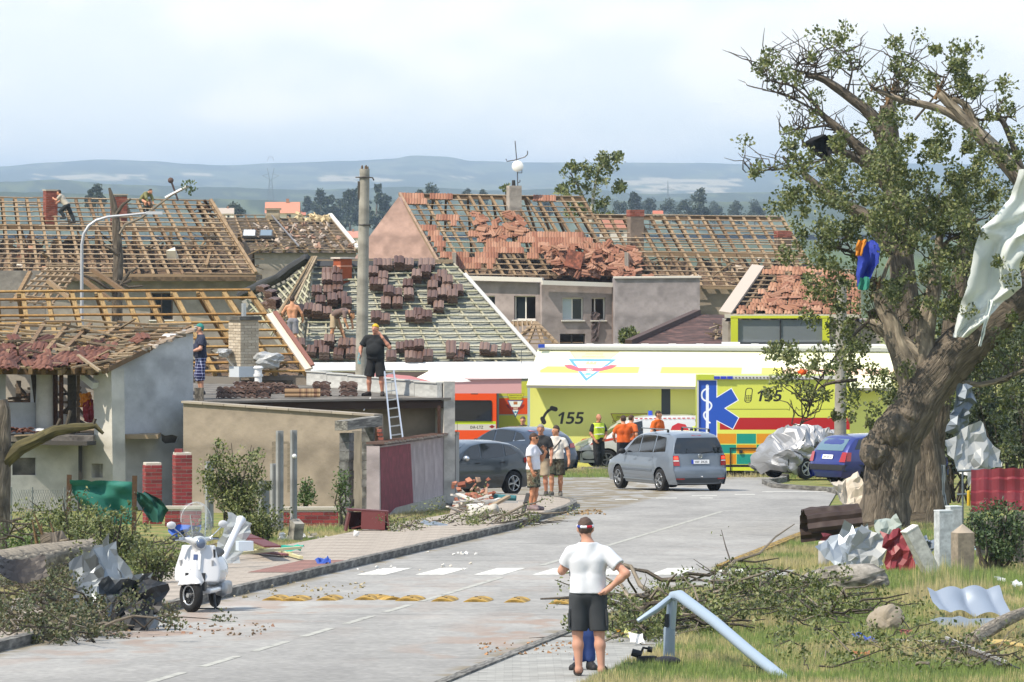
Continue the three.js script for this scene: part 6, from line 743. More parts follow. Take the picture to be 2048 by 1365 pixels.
// ================================================================ VEHICLES
const glassM = M(0x0d1114, 0.06, { clearcoat: 1, clearcoatRoughness: 0.03 }), rubber = M(0x17181a, 0.9), blackP = M(0x1c1d1f, 0.7), chrome = M(0xc9ccd0, 0.2, { metalness: 0.9 }), alloy = M(0xb4b8bc, 0.3, { metalness: 0.75 });
const paintM = h => M(h, 0.35, { clearcoat: 1, clearcoatRoughness: 0.06, metalness: 0.25 });
function wheel(t, x, z, r, w = 0.2, steel) {
const k = new THREE.Group(); k.name = 'wheel'; k.position.set(x, r, z); t.add(k); const s = Math.sign(x);
part(k, 'tyre', new THREE.LatheGeometry([[r * 0.64, -w / 2], [r * 0.9, -w / 2], [r * 0.985, -w * 0.4], [r, -w * 0.2], [r, w * 0.2], [r * 0.985, w * 0.4], [r * 0.9, w / 2], [r * 0.64, w / 2], [r * 0.62, w * 0.3]].map(v => new THREE.Vector2(...v)), 32).rotateZ(Math.PI / 2), rubber);
const gs = [new THREE.TorusGeometry(r * 0.63, 0.014, 8, 32).rotateY(Math.PI / 2).translate(s * w * 0.45, 0, 0), new THREE.CylinderGeometry(r * 0.16, r * 0.16, 0.03, 14).rotateZ(Math.PI / 2).translate(s * w * 0.42, 0, 0)]; for (let i = 0; i < 5; i++) { const a = i / 5 * 6.283 + 0.3; gs.push(barG(V(s * w * 0.42, 0, 0), V(s * w * 0.44, Math.cos(a) * r * 0.62, Math.sin(a) * r * 0.62), 0.02, 0.075, V(1, 0, 0))); gs.push(barG(V(s * w * 0.42, 0, 0), V(s * w * 0.44, Math.cos(a + 0.22) * r * 0.62, Math.sin(a + 0.22) * r * 0.62), 0.02, 0.03, V(1, 0, 0))); }
part(k, 'rim', merge(gs.map(g => { const q = g.clone(); return q; })), steel ? M(0x6e7276, 0.5, { metalness: 0.5 }) : alloy); part(k, 'brake_disc', new THREE.CylinderGeometry(r * 0.6, r * 0.6, 0.03, 20).rotateZ(Math.PI / 2), M(0x26282a, 0.7));
}
function car(name, label, cat, pos, yaw, c) {
const t = thing(name, label, cat, pos); t.rotation.y = yaw; const { L, W, wb, rw = 0.32, belt = 0.98, tum = 0.3, sill = 0.22, prof, paint } = c, zf = c.zf ?? wb / 2, zr = zf - wb;
const pts = []; for (let i = 0; i < prof.length - 1; i++) { const [a, b] = [prof[i], prof[i + 1]], n = Math.max(1, Math.ceil(Math.hypot(b[0] - a[0], b[1] - a[1]) / 0.055)); for (let k = 0; k < n; k++) pts.push([lerp(a[0], b[0], k / n), lerp(a[1], b[1], k / n)]); } pts.push(prof[prof.length - 1]);
for (let s = 0; s < 2; s++) for (let i = 1; i < pts.length - 1; i++) { pts[i] = [pts[i][0] * 0.5 + (pts[i - 1][0] + pts[i + 1][0]) * 0.25, pts[i][1] * 0.5 + (pts[i - 1][1] + pts[i + 1][1]) * 0.25]; }
const hw = (z, y) => W / 2 * (1 - 0.13 * Math.pow(clamp(Math.abs(z) / (L / 2)), 5)) - tum * Math.max(0, y - belt) - 0.05 * Math.max(0, (0.45 - y) / 0.25) - (y < belt ? 0.02 * Math.pow((y - 0.62) / 0.35, 2) : 0.02);
const warp = c.crush ? (x, y, z) => [x + c.crush * (fbm(y * 3.1 + 4, z * 3.7, 3) - 0.5) * Math.min(1, y), y - c.crush * 1.1 * Math.max(0, fbm(x * 2.6, z * 2.4 + 7, 3) - 0.42) * y + c.crush * 0.3 * (vn(x * 9, z * 9 + y * 5) - 0.5), z + c.crush * (fbm(x * 2, y * 2 + 3, 2) - 0.5)] : null;
const pos3 = [], idx = [], S = [-1, -0.94, -0.82, -0.5, 0, 0.5, 0.82, 0.94, 1], m = S.length, N = pts.length, eo = [];
pts.forEach(([z, y], i) => { const a = pts[Math.max(0, i - 1)], b = pts[Math.min(N - 1, i + 1)]; let tz = b[0] - a[0], ty = b[1] - a[1]; const l = Math.hypot(tz, ty) || 1, nz = ty / l * -1, ny = tz / l * -1; const nn = [nz * -1, ny]; for (const s of S) { const e = 0.055 * Math.pow(Math.abs(s), 6) - 0.02 * (1 - s * s); pos3.push(s * hw(z, y), y - ny * e, z + nz * e * 1); } });
for (let i = 0; i < N - 1; i++) for (let k = 0; k < m - 1; k++) { const a = i * m + k, b = a + m; idx.push(a, b, a + 1, a + 1, b, b + 1); }
let iF = 0, iR = N - 1; pts.forEach((p, i) => { if (p[0] >= pts[iF][0] - 0.002) iF = i; }); for (let i = N - 1; i >= 0; i--) if (pts[i][0] <= pts[iR][0] + 0.002) iR = i;
const Ra = rw + 0.055, yb = z => { for (const q of [zf, zr]) { const d = Math.abs(z - q); if (d < Ra) return Math.max(sill, rw + Math.sqrt(Ra * Ra - d * d)); } return sill; }, K = 10;
for (const s of [1, -1]) { const st = pos3.length / 3; let n = 0; for (let i = iF; i <= iR; i++) { const ei = i * m + (s > 0 ? m - 1 : 0), ex = pos3[ei * 3], ey = pos3[ei * 3 + 1], ez = pos3[ei * 3 + 2], b = Math.min(yb(pts[i][0]), ey - 0.01); for (let k = 0; k <= K; k++) { const y = lerp(ey, b, k / K), z = lerp(ez, pts[i][0], Math.min(1, k / 2)); pos3.push(k === 0 ? ex : s * hw(z, y), y, z); } n++; } for (let i = 0; i < n - 1; i++) for (let k = 0; k < K; k++) { const a = st + i * (K + 1) + k, b = a + K + 1; idx.push(a, a + 1, b, b, a + 1, b + 1); } }
if (warp) for (let i = 0; i < pos3.length; i += 3) { const w = warp(pos3[i], pos3[i + 1], pos3[i + 2]); pos3[i] = w[0]; pos3[i + 1] = w[1]; pos3[i + 2] = w[2]; }
let g = new THREE.BufferGeometry(); g.setAttribute('position', new THREE.Float32BufferAttribute(pos3, 3)); g.setIndex(idx); if (warp) g = g.toNonIndexed(); g.computeVertexNormals(); part(t, 'body', g, paint);
part(t, 'underbody', merge([boxG(W - 0.42, 0.5, L - 0.35, 0, 0.45, 0), boxG(W - 0.14, 0.06, L - 2 * (L / 2 - zf + Ra) - 0.02, 0, sill + 0.05, 0)]), blackP);
const side = (poly, nm, mt, off = 0.008, par = t) => { for (const s of [1, -1]) { const sg = new THREE.ShapeGeometry(new THREE.Shape(poly.map(p => new THREE.Vector2(p[0], p[1])))), p = sg.attributes.position; for (let i = 0; i < p.count; i++) { const z = p.getX(i), y = p.getY(i); let v = [s * (hw(z, y) + off), y, z]; if (warp) v = warp(...v); p.setXYZ(i, ...v); } sg.computeVertexNormals(); part(par, nm, sg, mt); } };
const endZ = (y, x, f) => { let best = f > 0 ? -9 : 9; for (let i = 0; i < N - 1; i++) { const [a, b] = [pts[i], pts[i + 1]]; if ((a[1] - y) * (b[1] - y) <= 0 && a[1] !== b[1]) { const z = lerp(a[0], b[0], (y - a[1]) / (b[1] - a[1])); best = f > 0 ? Math.max(best, z) : Math.min(best, z); } } const q = clamp(Math.abs(x) / hw(best, y)); return best + f * (0.02 * (1 - q * q) - 0.055 * Math.pow(q, 6) * 0.9); };
const end = (poly, nm, mt, f = -1, off = 0.012, par = t) => { const sg = new THREE.ShapeGeometry(new THREE.Shape(poly.map(p => new THREE.Vector2(p[0], p[1])))), p = sg.attributes.position; for (let i = 0; i < p.count; i++) { const x = p.getX(i), y = p.getY(i); p.setXYZ(i, x, y, endZ(y, x, f) + f * off); } const x0 = Math.min(...poly.map(q => q[0])), x1 = Math.max(...poly.map(q => q[0])), y0 = Math.min(...poly.map(q => q[1])), y1 = Math.max(...poly.map(q => q[1])), uv = sg.attributes.uv; for (let i = 0; i < p.count; i++) uv.setXY(i, (f < 0 ? x1 - p.getX(i) : p.getX(i) - x0) / (x1 - x0), (p.getY(i) - y0) / (y1 - y0)); sg.computeVertexNormals(); return part(par, nm, sg, mt); };
const endStrip = (rows, nm, mt, f, off = 0.012) => { const ps = [], ix = []; rows.forEach(([y, h]) => { for (let k = 0; k <= 8; k++) { const x = lerp(-h, h, k / 8); ps.push(x, y, endZ(y, x, f) + f * off); } }); for (let i = 0; i < rows.length - 1; i++) for (let k = 0; k < 8; k++) { const a = i * 9 + k, b = a + 9; ix.push(a, b, a + 1, a + 1, b, b + 1); } const q = new THREE.BufferGeometry(); q.setAttribute('position', new THREE.Float32BufferAttribute(ps, 3)); q.setIndex(ix); q.computeVertexNormals(); part(t, nm, q, mt); };
for (const [x, z] of [[1, zf], [-1, zf], [1, zr], [-1, zr]]) wheel(t, x * (W / 2 - 0.115), z, rw, 0.21, c.steel);
for (const w of c.win || []) side(w, 'side_window', glassM);
for (const z of c.doors || []) side([[z, belt - 0.02], [z + 0.012, belt - 0.02], [z + 0.012 - 0.02, 0.32], [z - 0.02, 0.32]], 'door_gap', blackP, 0.004);
for (const z of c.handles || []) side([[z, 0.87], [z + 0.17, 0.87], [z + 0.17, 0.9], [z, 0.9]], 'door_handle', c.handleM || paint, 0.03);
if (c.mirror) for (const s of [1, -1]) part(t, 'mirror', new THREE.SphereGeometry(0.1, 12, 8).scale(1.1, 0.8, 0.7).translate(s * (W / 2 + 0.1), belt + 0.08, c.mirror), c.mirrorM || blackP);
if (c.extra) c.extra({ t, side, end, endStrip, hw, endZ });
return t;
}
const plateT = (txt) => new THREE.MeshStandardMaterial({ roughness: 0.5, map: canvasTex(256, 56, (x, w, h) => { x.fillStyle = '#e9ebee'; x.fillRect(0, 0, w, h); x.fillStyle = '#2242b8'; x.fillRect(0, 0, 30, h); x.fillStyle = '#20242c'; x.font = 'bold 44px sans-serif'; x.textBaseline = 'middle'; x.fillText(txt, 42, 30); }) });
const lampR = M(0xa01218, 0.15, { clearcoat: 1, emissive: 0x400000, emissiveIntensity: 0.3 }), lampRed = M(0x9c1418, 0.15, { clearcoat: 1 }), lampW = M(0xd8d2cc, 0.15, { clearcoat: 1 });
const headlight = M(0xc8cdd2, 0.1, { clearcoat: 1, metalness: 0.3 });
const spot = (cx, cy, fwd, left, yaw) => { const p = G(cx, cy), f = V(Math.sin(yaw), 0, Math.cos(yaw)), l = V(Math.cos(yaw), 0, -Math.sin(yaw)); p.addScaledVector(f, fwd).addScaledVector(l, left); p.y = gY(-p.z) + 0.006; return p; };
const TOUR = [[2.12, 0.22], [2.19, 0.34], [2.2, 0.55], [2.14, 0.7], [1.98, 0.82], [1.6, 0.93], [1.24, 1.02], [0.95, 1.22], [0.55, 1.48], [0.25, 1.58], [-0.4, 1.64], [-1.3, 1.64], [-1.8, 1.6], [-1.93, 1.52], [-2.03, 1.3], [-2.1, 1.05], [-2.13, 0.8], [-2.15, 0.68], [-2.2, 0.62], [-2.2, 0.42], [-2.14, 0.24]];
const tourWin = [[[0.86, 1.04], [0.55, 1.04], [0.02, 1.06], [0.02, 1.53], [0.22, 1.5], [0.48, 1.36]], [[-0.05, 1.06], [-0.88, 1.08], [-0.88, 1.54], [-0.05, 1.54]], [[-0.96, 1.08], [-1.62, 1.12], [-1.5, 1.5], [-0.96, 1.54]]];
{
const yaw = Math.PI + 0.42, paint = paintM(0x6d7885);
car('parked_car', 'grey-blue minivan with roof rails and lit tail lights at the junction', 'car', spot(1374, 982, 1.3, 0, yaw), yaw, { L: 4.4, W: 1.8, wb: 2.68, zf: 1.3, prof: TOUR, paint, win: tourWin, doors: [0.0, -0.94, 0.95], handles: [0.1, -0.85], mirror: 0.78, mirrorM: blackP, extra({ t, side, end, endStrip, hw, endZ }) {
endStrip([[1.08, 0.74], [1.2, 0.73], [1.35, 0.68], [1.5, 0.6]], 'rear_window', glassM, -1); endStrip([[1.06, 0.6], [1.2, 0.62], [1.4, 0.58], [1.5, 0.5]], 'windscreen', glassM, 1); endStrip([[0.26, 0.62], [0.33, 0.76], [0.4, 0.78]], 'lower_bumper', M(0x3b4046, 0.7), -1, 0.006); end([[-0.14, 1.555], [0.14, 1.555], [0.14, 1.585], [-0.14, 1.585]], 'brake_light', lampRed, -1, 0.02);
for (const s of [1, -1]) { const L_ = end([[s * 0.62, 0.74], [s * 0.8, 0.74], [s * 0.79, 1.02], [s * 0.64, 1.02]], 'tail_light', lampRed, -1, 0.02); end([[s * 0.66, 0.92], [s * 0.77, 0.92], [s * 0.765, 0.99], [s * 0.67, 0.99]], 'lit_lens', M(0xff5a40, 0.3, { emissive: 0xff3018, emissiveIntensity: 1.6 }), -1, 0.026, L_); end([[s * 0.64, 0.86], [s * 0.79, 0.86], [s * 0.785, 0.895], [s * 0.65, 0.895]], 'clear_lens', lampW, -1, 0.026, L_); end([[s * 0.5, 0.36], [s * 0.74, 0.36], [s * 0.74, 0.4], [s * 0.5, 0.4]], 'reflector', lampRed, -1, 0.022); bar(t, 'roof_rail', M(0x8a8f94, 0.3, { metalness: 0.7 }), V(s * 0.62, 1.71, 0.3).add(t.position), V(s * 0.62, 1.71, -1.4).add(t.position), 0.035, 0.03); for (const z of [0.3, -0.55, -1.4]) part(t, 'rail_foot', boxG(0.04, 0.08, 0.07, s * 0.62, 1.67, z), blackP); part(t, 'headlight', boxG(0.34, 0.13, 0.1, s * 0.62, 0.72, 2.06, s * 0.4), headlight); }
end([[-0.27, 0.79], [0.27, 0.79], [0.27, 0.9], [-0.27, 0.9]], 'licence_plate', plateT('1BF 2R26'), -1, 0.02); part(t, 'badge', merge([new THREE.TorusGeometry(0.058, 0.009, 6, 20).translate(0, 1.0, 0), barG(V(-0.04, 1.04, 0), V(-0.015, 0.955, 0), 0.012, 0.012), barG(V(-0.015, 0.955, 0), V(0, 0.995, 0), 0.012, 0.012), barG(V(0, 0.995, 0), V(0.015, 0.955, 0), 0.012, 0.012), barG(V(0.015, 0.955, 0), V(0.04, 1.04, 0), 0.012, 0.012)]).translate(0, 0, endZ(1.0, 0, -1) - 0.025), chrome); bar(t, 'wiper', blackP, V(0, 1.08, endZ(1.08, 0, -1) - 0.03).add(t.position), V(-0.4, 1.12, endZ(1.12, 0.4, -1) - 0.03).add(t.position), 0.015, 0.02); part(t, 'tow_ball', new THREE.SphereGeometry(0.03, 10, 8).translate(0, 0.44, -2.28), chrome); side([[1.0, 0.56], [-0.92, 0.56], [-0.92, 0.6], [1.0, 0.6]], 'rub_strip', M(0x59626c, 0.6), 0.014); side([[0.98, 0.3], [-0.95, 0.3], [-0.95, 0.34], [0.98, 0.34]], 'sill_trim', M(0x7d8894, 0.5), 0.012); side([[2.0, 0.0], [2.0, 0.0], [2.0, 0.0]], 'x', blackP); t.children.filter(o => o.name === 'x').forEach(o => t.remove(o)); } });
}
const HATCH = [[2.05, 0.22], [2.11, 0.36], [2.12, 0.55], [2.05, 0.68], [1.75, 0.8], [1.3, 0.9], [1.0, 0.96], [0.55, 1.22], [0.15, 1.4], [-0.3, 1.46], [-0.9, 1.45], [-1.4, 1.38], [-1.75, 1.22], [-1.95, 0.98], [-2.02, 0.78], [-2.1, 0.66], [-2.12, 0.42], [-2.05, 0.24]];
const hatchWin = [[[0.62, 0.98], [-0.1, 1.0], [-0.12, 1.38], [0.12, 1.34], [0.4, 1.2]], [[-0.17, 1.0], [-0.98, 1.04], [-1.0, 1.36], [-0.4, 1.4], [-0.19, 1.39]], [[-1.05, 1.05], [-1.5, 1.12], [-1.3, 1.28], [-1.06, 1.35]]];
{
const yaw = -0.8; car('parked_car', 'dark grey hatchback parked behind the maroon and grey street wall', 'car', spot(1022, 992, 1.3, -0.78, yaw), yaw, { L: 4.25, W: 1.78, wb: 2.65, zf: 1.33, prof: HATCH, belt: 0.94, paint: paintM(0x2f3942), win: hatchWin, doors: [-0.14, -1.0, 0.75], handles: [-0.05, -0.95], handleM: blackP, mirror: 0.55, mirrorM: chrome, extra({ t, end, endStrip, side }) { endStrip([[0.99, 0.62], [1.15, 0.62], [1.3, 0.58], [1.4, 0.52]], 'windscreen', glassM, 1); endStrip([[1.02, 0.6], [1.15, 0.6], [1.32, 0.52]], 'rear_window', glassM, -1); side([[-1.72, 0.86], [-1.94, 0.84], [-1.9, 1.02], [-1.72, 0.98]], 'tail_light', lampRed, 0.015); for (const s of [1, -1]) { end([[s * 0.5, 0.58], [s * 0.78, 0.62], [s * 0.76, 0.74], [s * 0.55, 0.7]], 'headlight', headlight, 1, 0.02); } end([[-0.4, 0.4], [0.4, 0.4], [0.45, 0.56], [-0.45, 0.56]], 'grille', blackP, 1, 0.015); } });
}
{
const yaw = Math.PI + 0.72; car('parked_car', 'dark blue hatchback with chrome window line behind the walking men', 'car', spot(1118, 949, 1.32, 0.8, yaw), yaw, { L: 4.5, W: 1.85, wb: 2.7, zf: 1.36, prof: [...HATCH.map(([z, y]) => [z * 1.05, y * 1.02])], belt: 0.96, rw: 0.33, paint: paintM(0x2c3a4e), win: hatchWin.map(w => w.map(([z, y]) => [z * 1.05, y * 1.02])), doors: [-0.15, -1.05], handles: [-0.05, -1.0], mirror: 0.55, extra({ t, end, endStrip, side }) { endStrip([[1.04, 0.62], [1.2, 0.62], [1.36, 0.54]], 'rear_window', glassM, -1); endStrip([[1.38, 0.62], [1.42, 0.6]], 'spoiler_light', lampRed, -1, 0.03); for (const s of [1, -1]) end([[s * 0.55, 0.86], [s * 0.82, 0.86], [s * 0.8, 1.0], [s * 0.6, 0.99]], 'tail_light', lampRed, -1, 0.02); side([[0.7, 0.985], [-1.6, 1.1], [-1.6, 1.125], [0.7, 1.01]], 'chrome_strip', chrome, 0.016); end([[-0.26, 0.72], [0.26, 0.72], [0.26, 0.83], [-0.26, 0.83]], 'licence_plate', plateT('4B7 1938'), -1, 0.02); } });
}
{
const yaw = Math.PI - 0.92, EST = [[2.1, 0.22], [2.2, 0.36], [2.22, 0.55], [2.14, 0.68], [1.7, 0.84], [1.1, 0.96], [0.55, 1.25], [0.2, 1.4], [-0.3, 1.45], [-1.3, 1.44], [-1.7, 1.4], [-1.95, 1.2], [-2.12, 0.98], [-2.16, 0.78], [-2.24, 0.64], [-2.25, 0.42], [-2.18, 0.24]];
car('parked_car', 'blue estate car parked with its tail towards the road by the tree', 'car', spot(1738, 969, 1.24, 0.74, yaw), yaw, { L: 4.5, W: 1.74, wb: 2.5, zf: 1.26, prof: EST, belt: 0.93, paint: paintM(0x1c2a78), win: [[[0.6, 0.97], [-0.1, 0.98], [-0.12, 1.36], [0.15, 1.33]], [[-0.17, 0.98], [-0.9, 1.0], [-0.95, 1.37], [-0.19, 1.37]], [[-1.0, 1.0], [-1.8, 1.04], [-1.6, 1.32], [-1.02, 1.36]]], doors: [-0.14, -0.97], handles: [-0.05, -0.92], mirror: 0.55, extra({ t, end, endStrip, side }) { endStrip([[1.0, 0.6], [1.15, 0.6], [1.33, 0.54]], 'rear_window', M(0x55707e, 0.06, { clearcoat: 1 }), -1); for (const s of [1, -1]) { end([[s * 0.58, 0.68], [s * 0.8, 0.68], [s * 0.78, 0.96], [s * 0.62, 0.96]], 'tail_light', lampRed, -1, 0.02); end([[s * 0.6, 0.76], [s * 0.79, 0.76], [s * 0.785, 0.82], [s * 0.6, 0.82]], 'clear_lens', lampW, -1, 0.026); } side([[-1.98, 0.7], [-2.14, 0.7], [-2.08, 0.96], [-1.94, 0.95]], 'tail_light_wrap', lampRed, 0.012); end([[-0.26, 0.76], [0.26, 0.76], [0.26, 0.88], [-0.26, 0.88]], 'licence_plate', plateT('2B9 6614'), -1, 0.02); endStrip([[0.44, 0.8], [0.5, 0.8], [0.6, 0.8]], 'bumper_trim', M(0x20222a, 0.7), -1, 0.014); side([[-1.5, 0.4], [-2.2, 0.4], [-2.2, 0.6], [-1.55, 0.6]], 'bumper_side', M(0x1d2544, 0.6), 0.01); } });
}
{
const yaw = -1.36, CAD = [[2.1, 0.24], [2.2, 0.4], [2.2, 0.6], [2.12, 0.78], [1.75, 0.94], [1.3, 1.06], [1.0, 1.3], [0.6, 1.58], [0.3, 1.68], [-0.4, 1.74], [-1.6, 1.74], [-2.0, 1.7], [-2.14, 1.4], [-2.18, 0.9], [-2.2, 0.5], [-2.16, 0.26]];
car('ambulance_car', 'white medical car with red dashed roof stripe and black bumper', 'ambulance car', spot(1214, 938, -1.3, -0.78, yaw), yaw, { L: 4.4, W: 1.8, wb: 2.7, zf: 1.3, prof: CAD, belt: 1.04, paint: paintM(0xd8d8d6), win: [[[0.85, 1.08], [0.1, 1.08], [0.1, 1.58], [0.4, 1.52]]], doors: [0.06, 0.95], handles: [0.15], mirror: 0.8, steel: 1, extra({ t, end, endStrip, side }) { endStrip([[1.1, 0.66], [1.3, 0.66], [1.5, 0.6], [1.62, 0.54]], 'windscreen', glassM, 1); endStrip([[0.28, 0.74], [0.42, 0.82], [0.6, 0.84]], 'front_bumper', blackP, 1, 0.012); side([[2.1, 0.3], [1.7, 0.3], [1.66, 0.62], [2.16, 0.62]], 'bumper_side', blackP, 0.012); for (let k = 0; k < 16; k++) side([[0.5 - k * 0.16, 1.64], [0.4 - k * 0.16, 1.64], [0.4 - k * 0.16, 1.67], [0.5 - k * 0.16, 1.67]], 'red_dash', M(0xb5222a, 0.5), 0.02); side([[1.9, 0.8], [1.0, 0.98], [1.0, 1.04], [1.75, 0.94]], 'red_stripe', M(0xc8442c, 0.5), 0.014); side([[-0.9, 0.98], [-1.4, 0.98], [-1.5, 1.2], [-1.35, 1.45], [-1.1, 1.5], [-0.9, 1.4], [-0.8, 1.2]], 'red_roundel', M(0xb5222a, 0.5), 0.016); for (const s of [1, -1]) end([[s * 0.5, 0.72], [s * 0.8, 0.74], [s * 0.78, 0.9], [s * 0.56, 0.86]], 'headlight', headlight, 1, 0.02); part(t, 'blue_beacon', new THREE.CylinderGeometry(0.07, 0.08, 0.14, 14).translate(0.2, 1.82, -0.3), M(0x1c48c8, 0.2, { clearcoat: 1 })); } });
}
{
const yaw = 2.2; car('wrecked_car', 'crushed silver car with open wheel arch beside the concrete pole', 'wrecked car', spot(1628, 960, 0.4, 0, yaw).add(V(0, 0, -1.4)), yaw, { L: 4.0, W: 1.75, wb: 2.5, prof: HATCH.map(([z, y]) => [z * 0.94, y * 1.08]), belt: 0.94, paint: M(0x9b9da0, 0.4, { metalness: 0.5 }), crush: 0.6, win: [[[0.5, 1.0], [-0.9, 1.02], [-0.9, 1.3], [0.1, 1.3]]], extra() { } });
}
// ---------------------------------------------------------------- big emergency vehicles
const LIME = '#c9d056', LIMEB = '#cfd84e';
function face(t, name, tx, x0, y0, x1, y1, d, o = {}) { const A = P(x0, y1, d), B = P(x1, y0, d), g = new THREE.PlaneGeometry(B.x - A.x, B.y - A.y); g.translate((A.x + B.x) / 2, (A.y + B.y) / 2, -d); return wpart(t, name, g, new THREE.MeshStandardMaterial({ map: tx, roughness: 0.4, side: THREE.DoubleSide, ...o })); }
function pxCanvas(x0, y0, x1, y1, k, draw) { return canvasTex((x1 - x0) * k, (y1 - y0) * k, c => { c.scale(k, k); c.translate(-x0, -y0); draw(c); }); }
const P2 = (c, pts, col, close = true) => { c.beginPath(); pts.forEach((p, i) => i ? c.lineTo(...p) : c.moveTo(...p)); if (close) c.closePath(); if (col) { c.fillStyle = col; c.fill(); } };
function emblem(c, x, y, w, h, pale) {                                  // inverted triangle badge with ribbon, lettered top panel
const q = (u, v) => [x + u * w, y + v * h];
P2(c, [q(0.05, 0), q(0.95, 0), q(0.82, 0.26), q(0.18, 0.26)], pale ? '#f0f0a4' : '#c3c63c'); c.strokeStyle = pale ? '#c9b48a' : '#7a4a20'; c.lineWidth = w * 0.014; c.stroke();
P2(c, [q(0.1, 0.3), q(0.9, 0.3), q(0.5, 1)], '#e8edf2'); c.strokeStyle = pale ? '#5f9bdc' : '#2a5f9a'; c.lineWidth = w * 0.045; c.stroke();
c.fillStyle = pale ? '#e5b090' : '#b06a3a'; for (const k of [0.4, 0.47, 0.54]) c.fillRect(x + k * w, y + 0.34 * h, w * 0.06, h * 0.13); c.fillRect(x + 0.4 * w, y + 0.4 * h, w * 0.2, h * 0.07);
P2(c, [q(0.0, 0.48), q(0.12, 0.46), q(0.3, 0.58), q(0.7, 0.58), q(0.88, 0.46), q(1, 0.48), q(0.92, 0.6), q(0.72, 0.7), q(0.28, 0.7), q(0.08, 0.6)], pale ? '#e0606a' : '#8f2a2c'); c.fillStyle = '#f2e8d8'; c.font = `bold ${h * 0.1}px sans-serif`; c.textAlign = 'center'; c.fillText('1857', x + w / 2, y + h * 0.68); c.fillStyle = pale ? '#6ec3e6' : '#3a86b0'; c.fillRect(x + w * 0.46, y + h * 0.76, w * 0.08, h * 0.08); c.fillRect(x + w * 0.42, y + h * 0.78, w * 0.16, h * 0.04);
c.fillStyle = pale ? '#cfae7a' : '#6a5a20'; c.font = `bold ${h * 0.075}px sans-serif`; c.fillText('ZDRAVOTNICKÁ', x + w / 2, y + h * 0.11); c.fillText('ZÁCHRANNÁ SLUŽBA', x + w / 2, y + h * 0.21); c.textAlign = 'left';
}
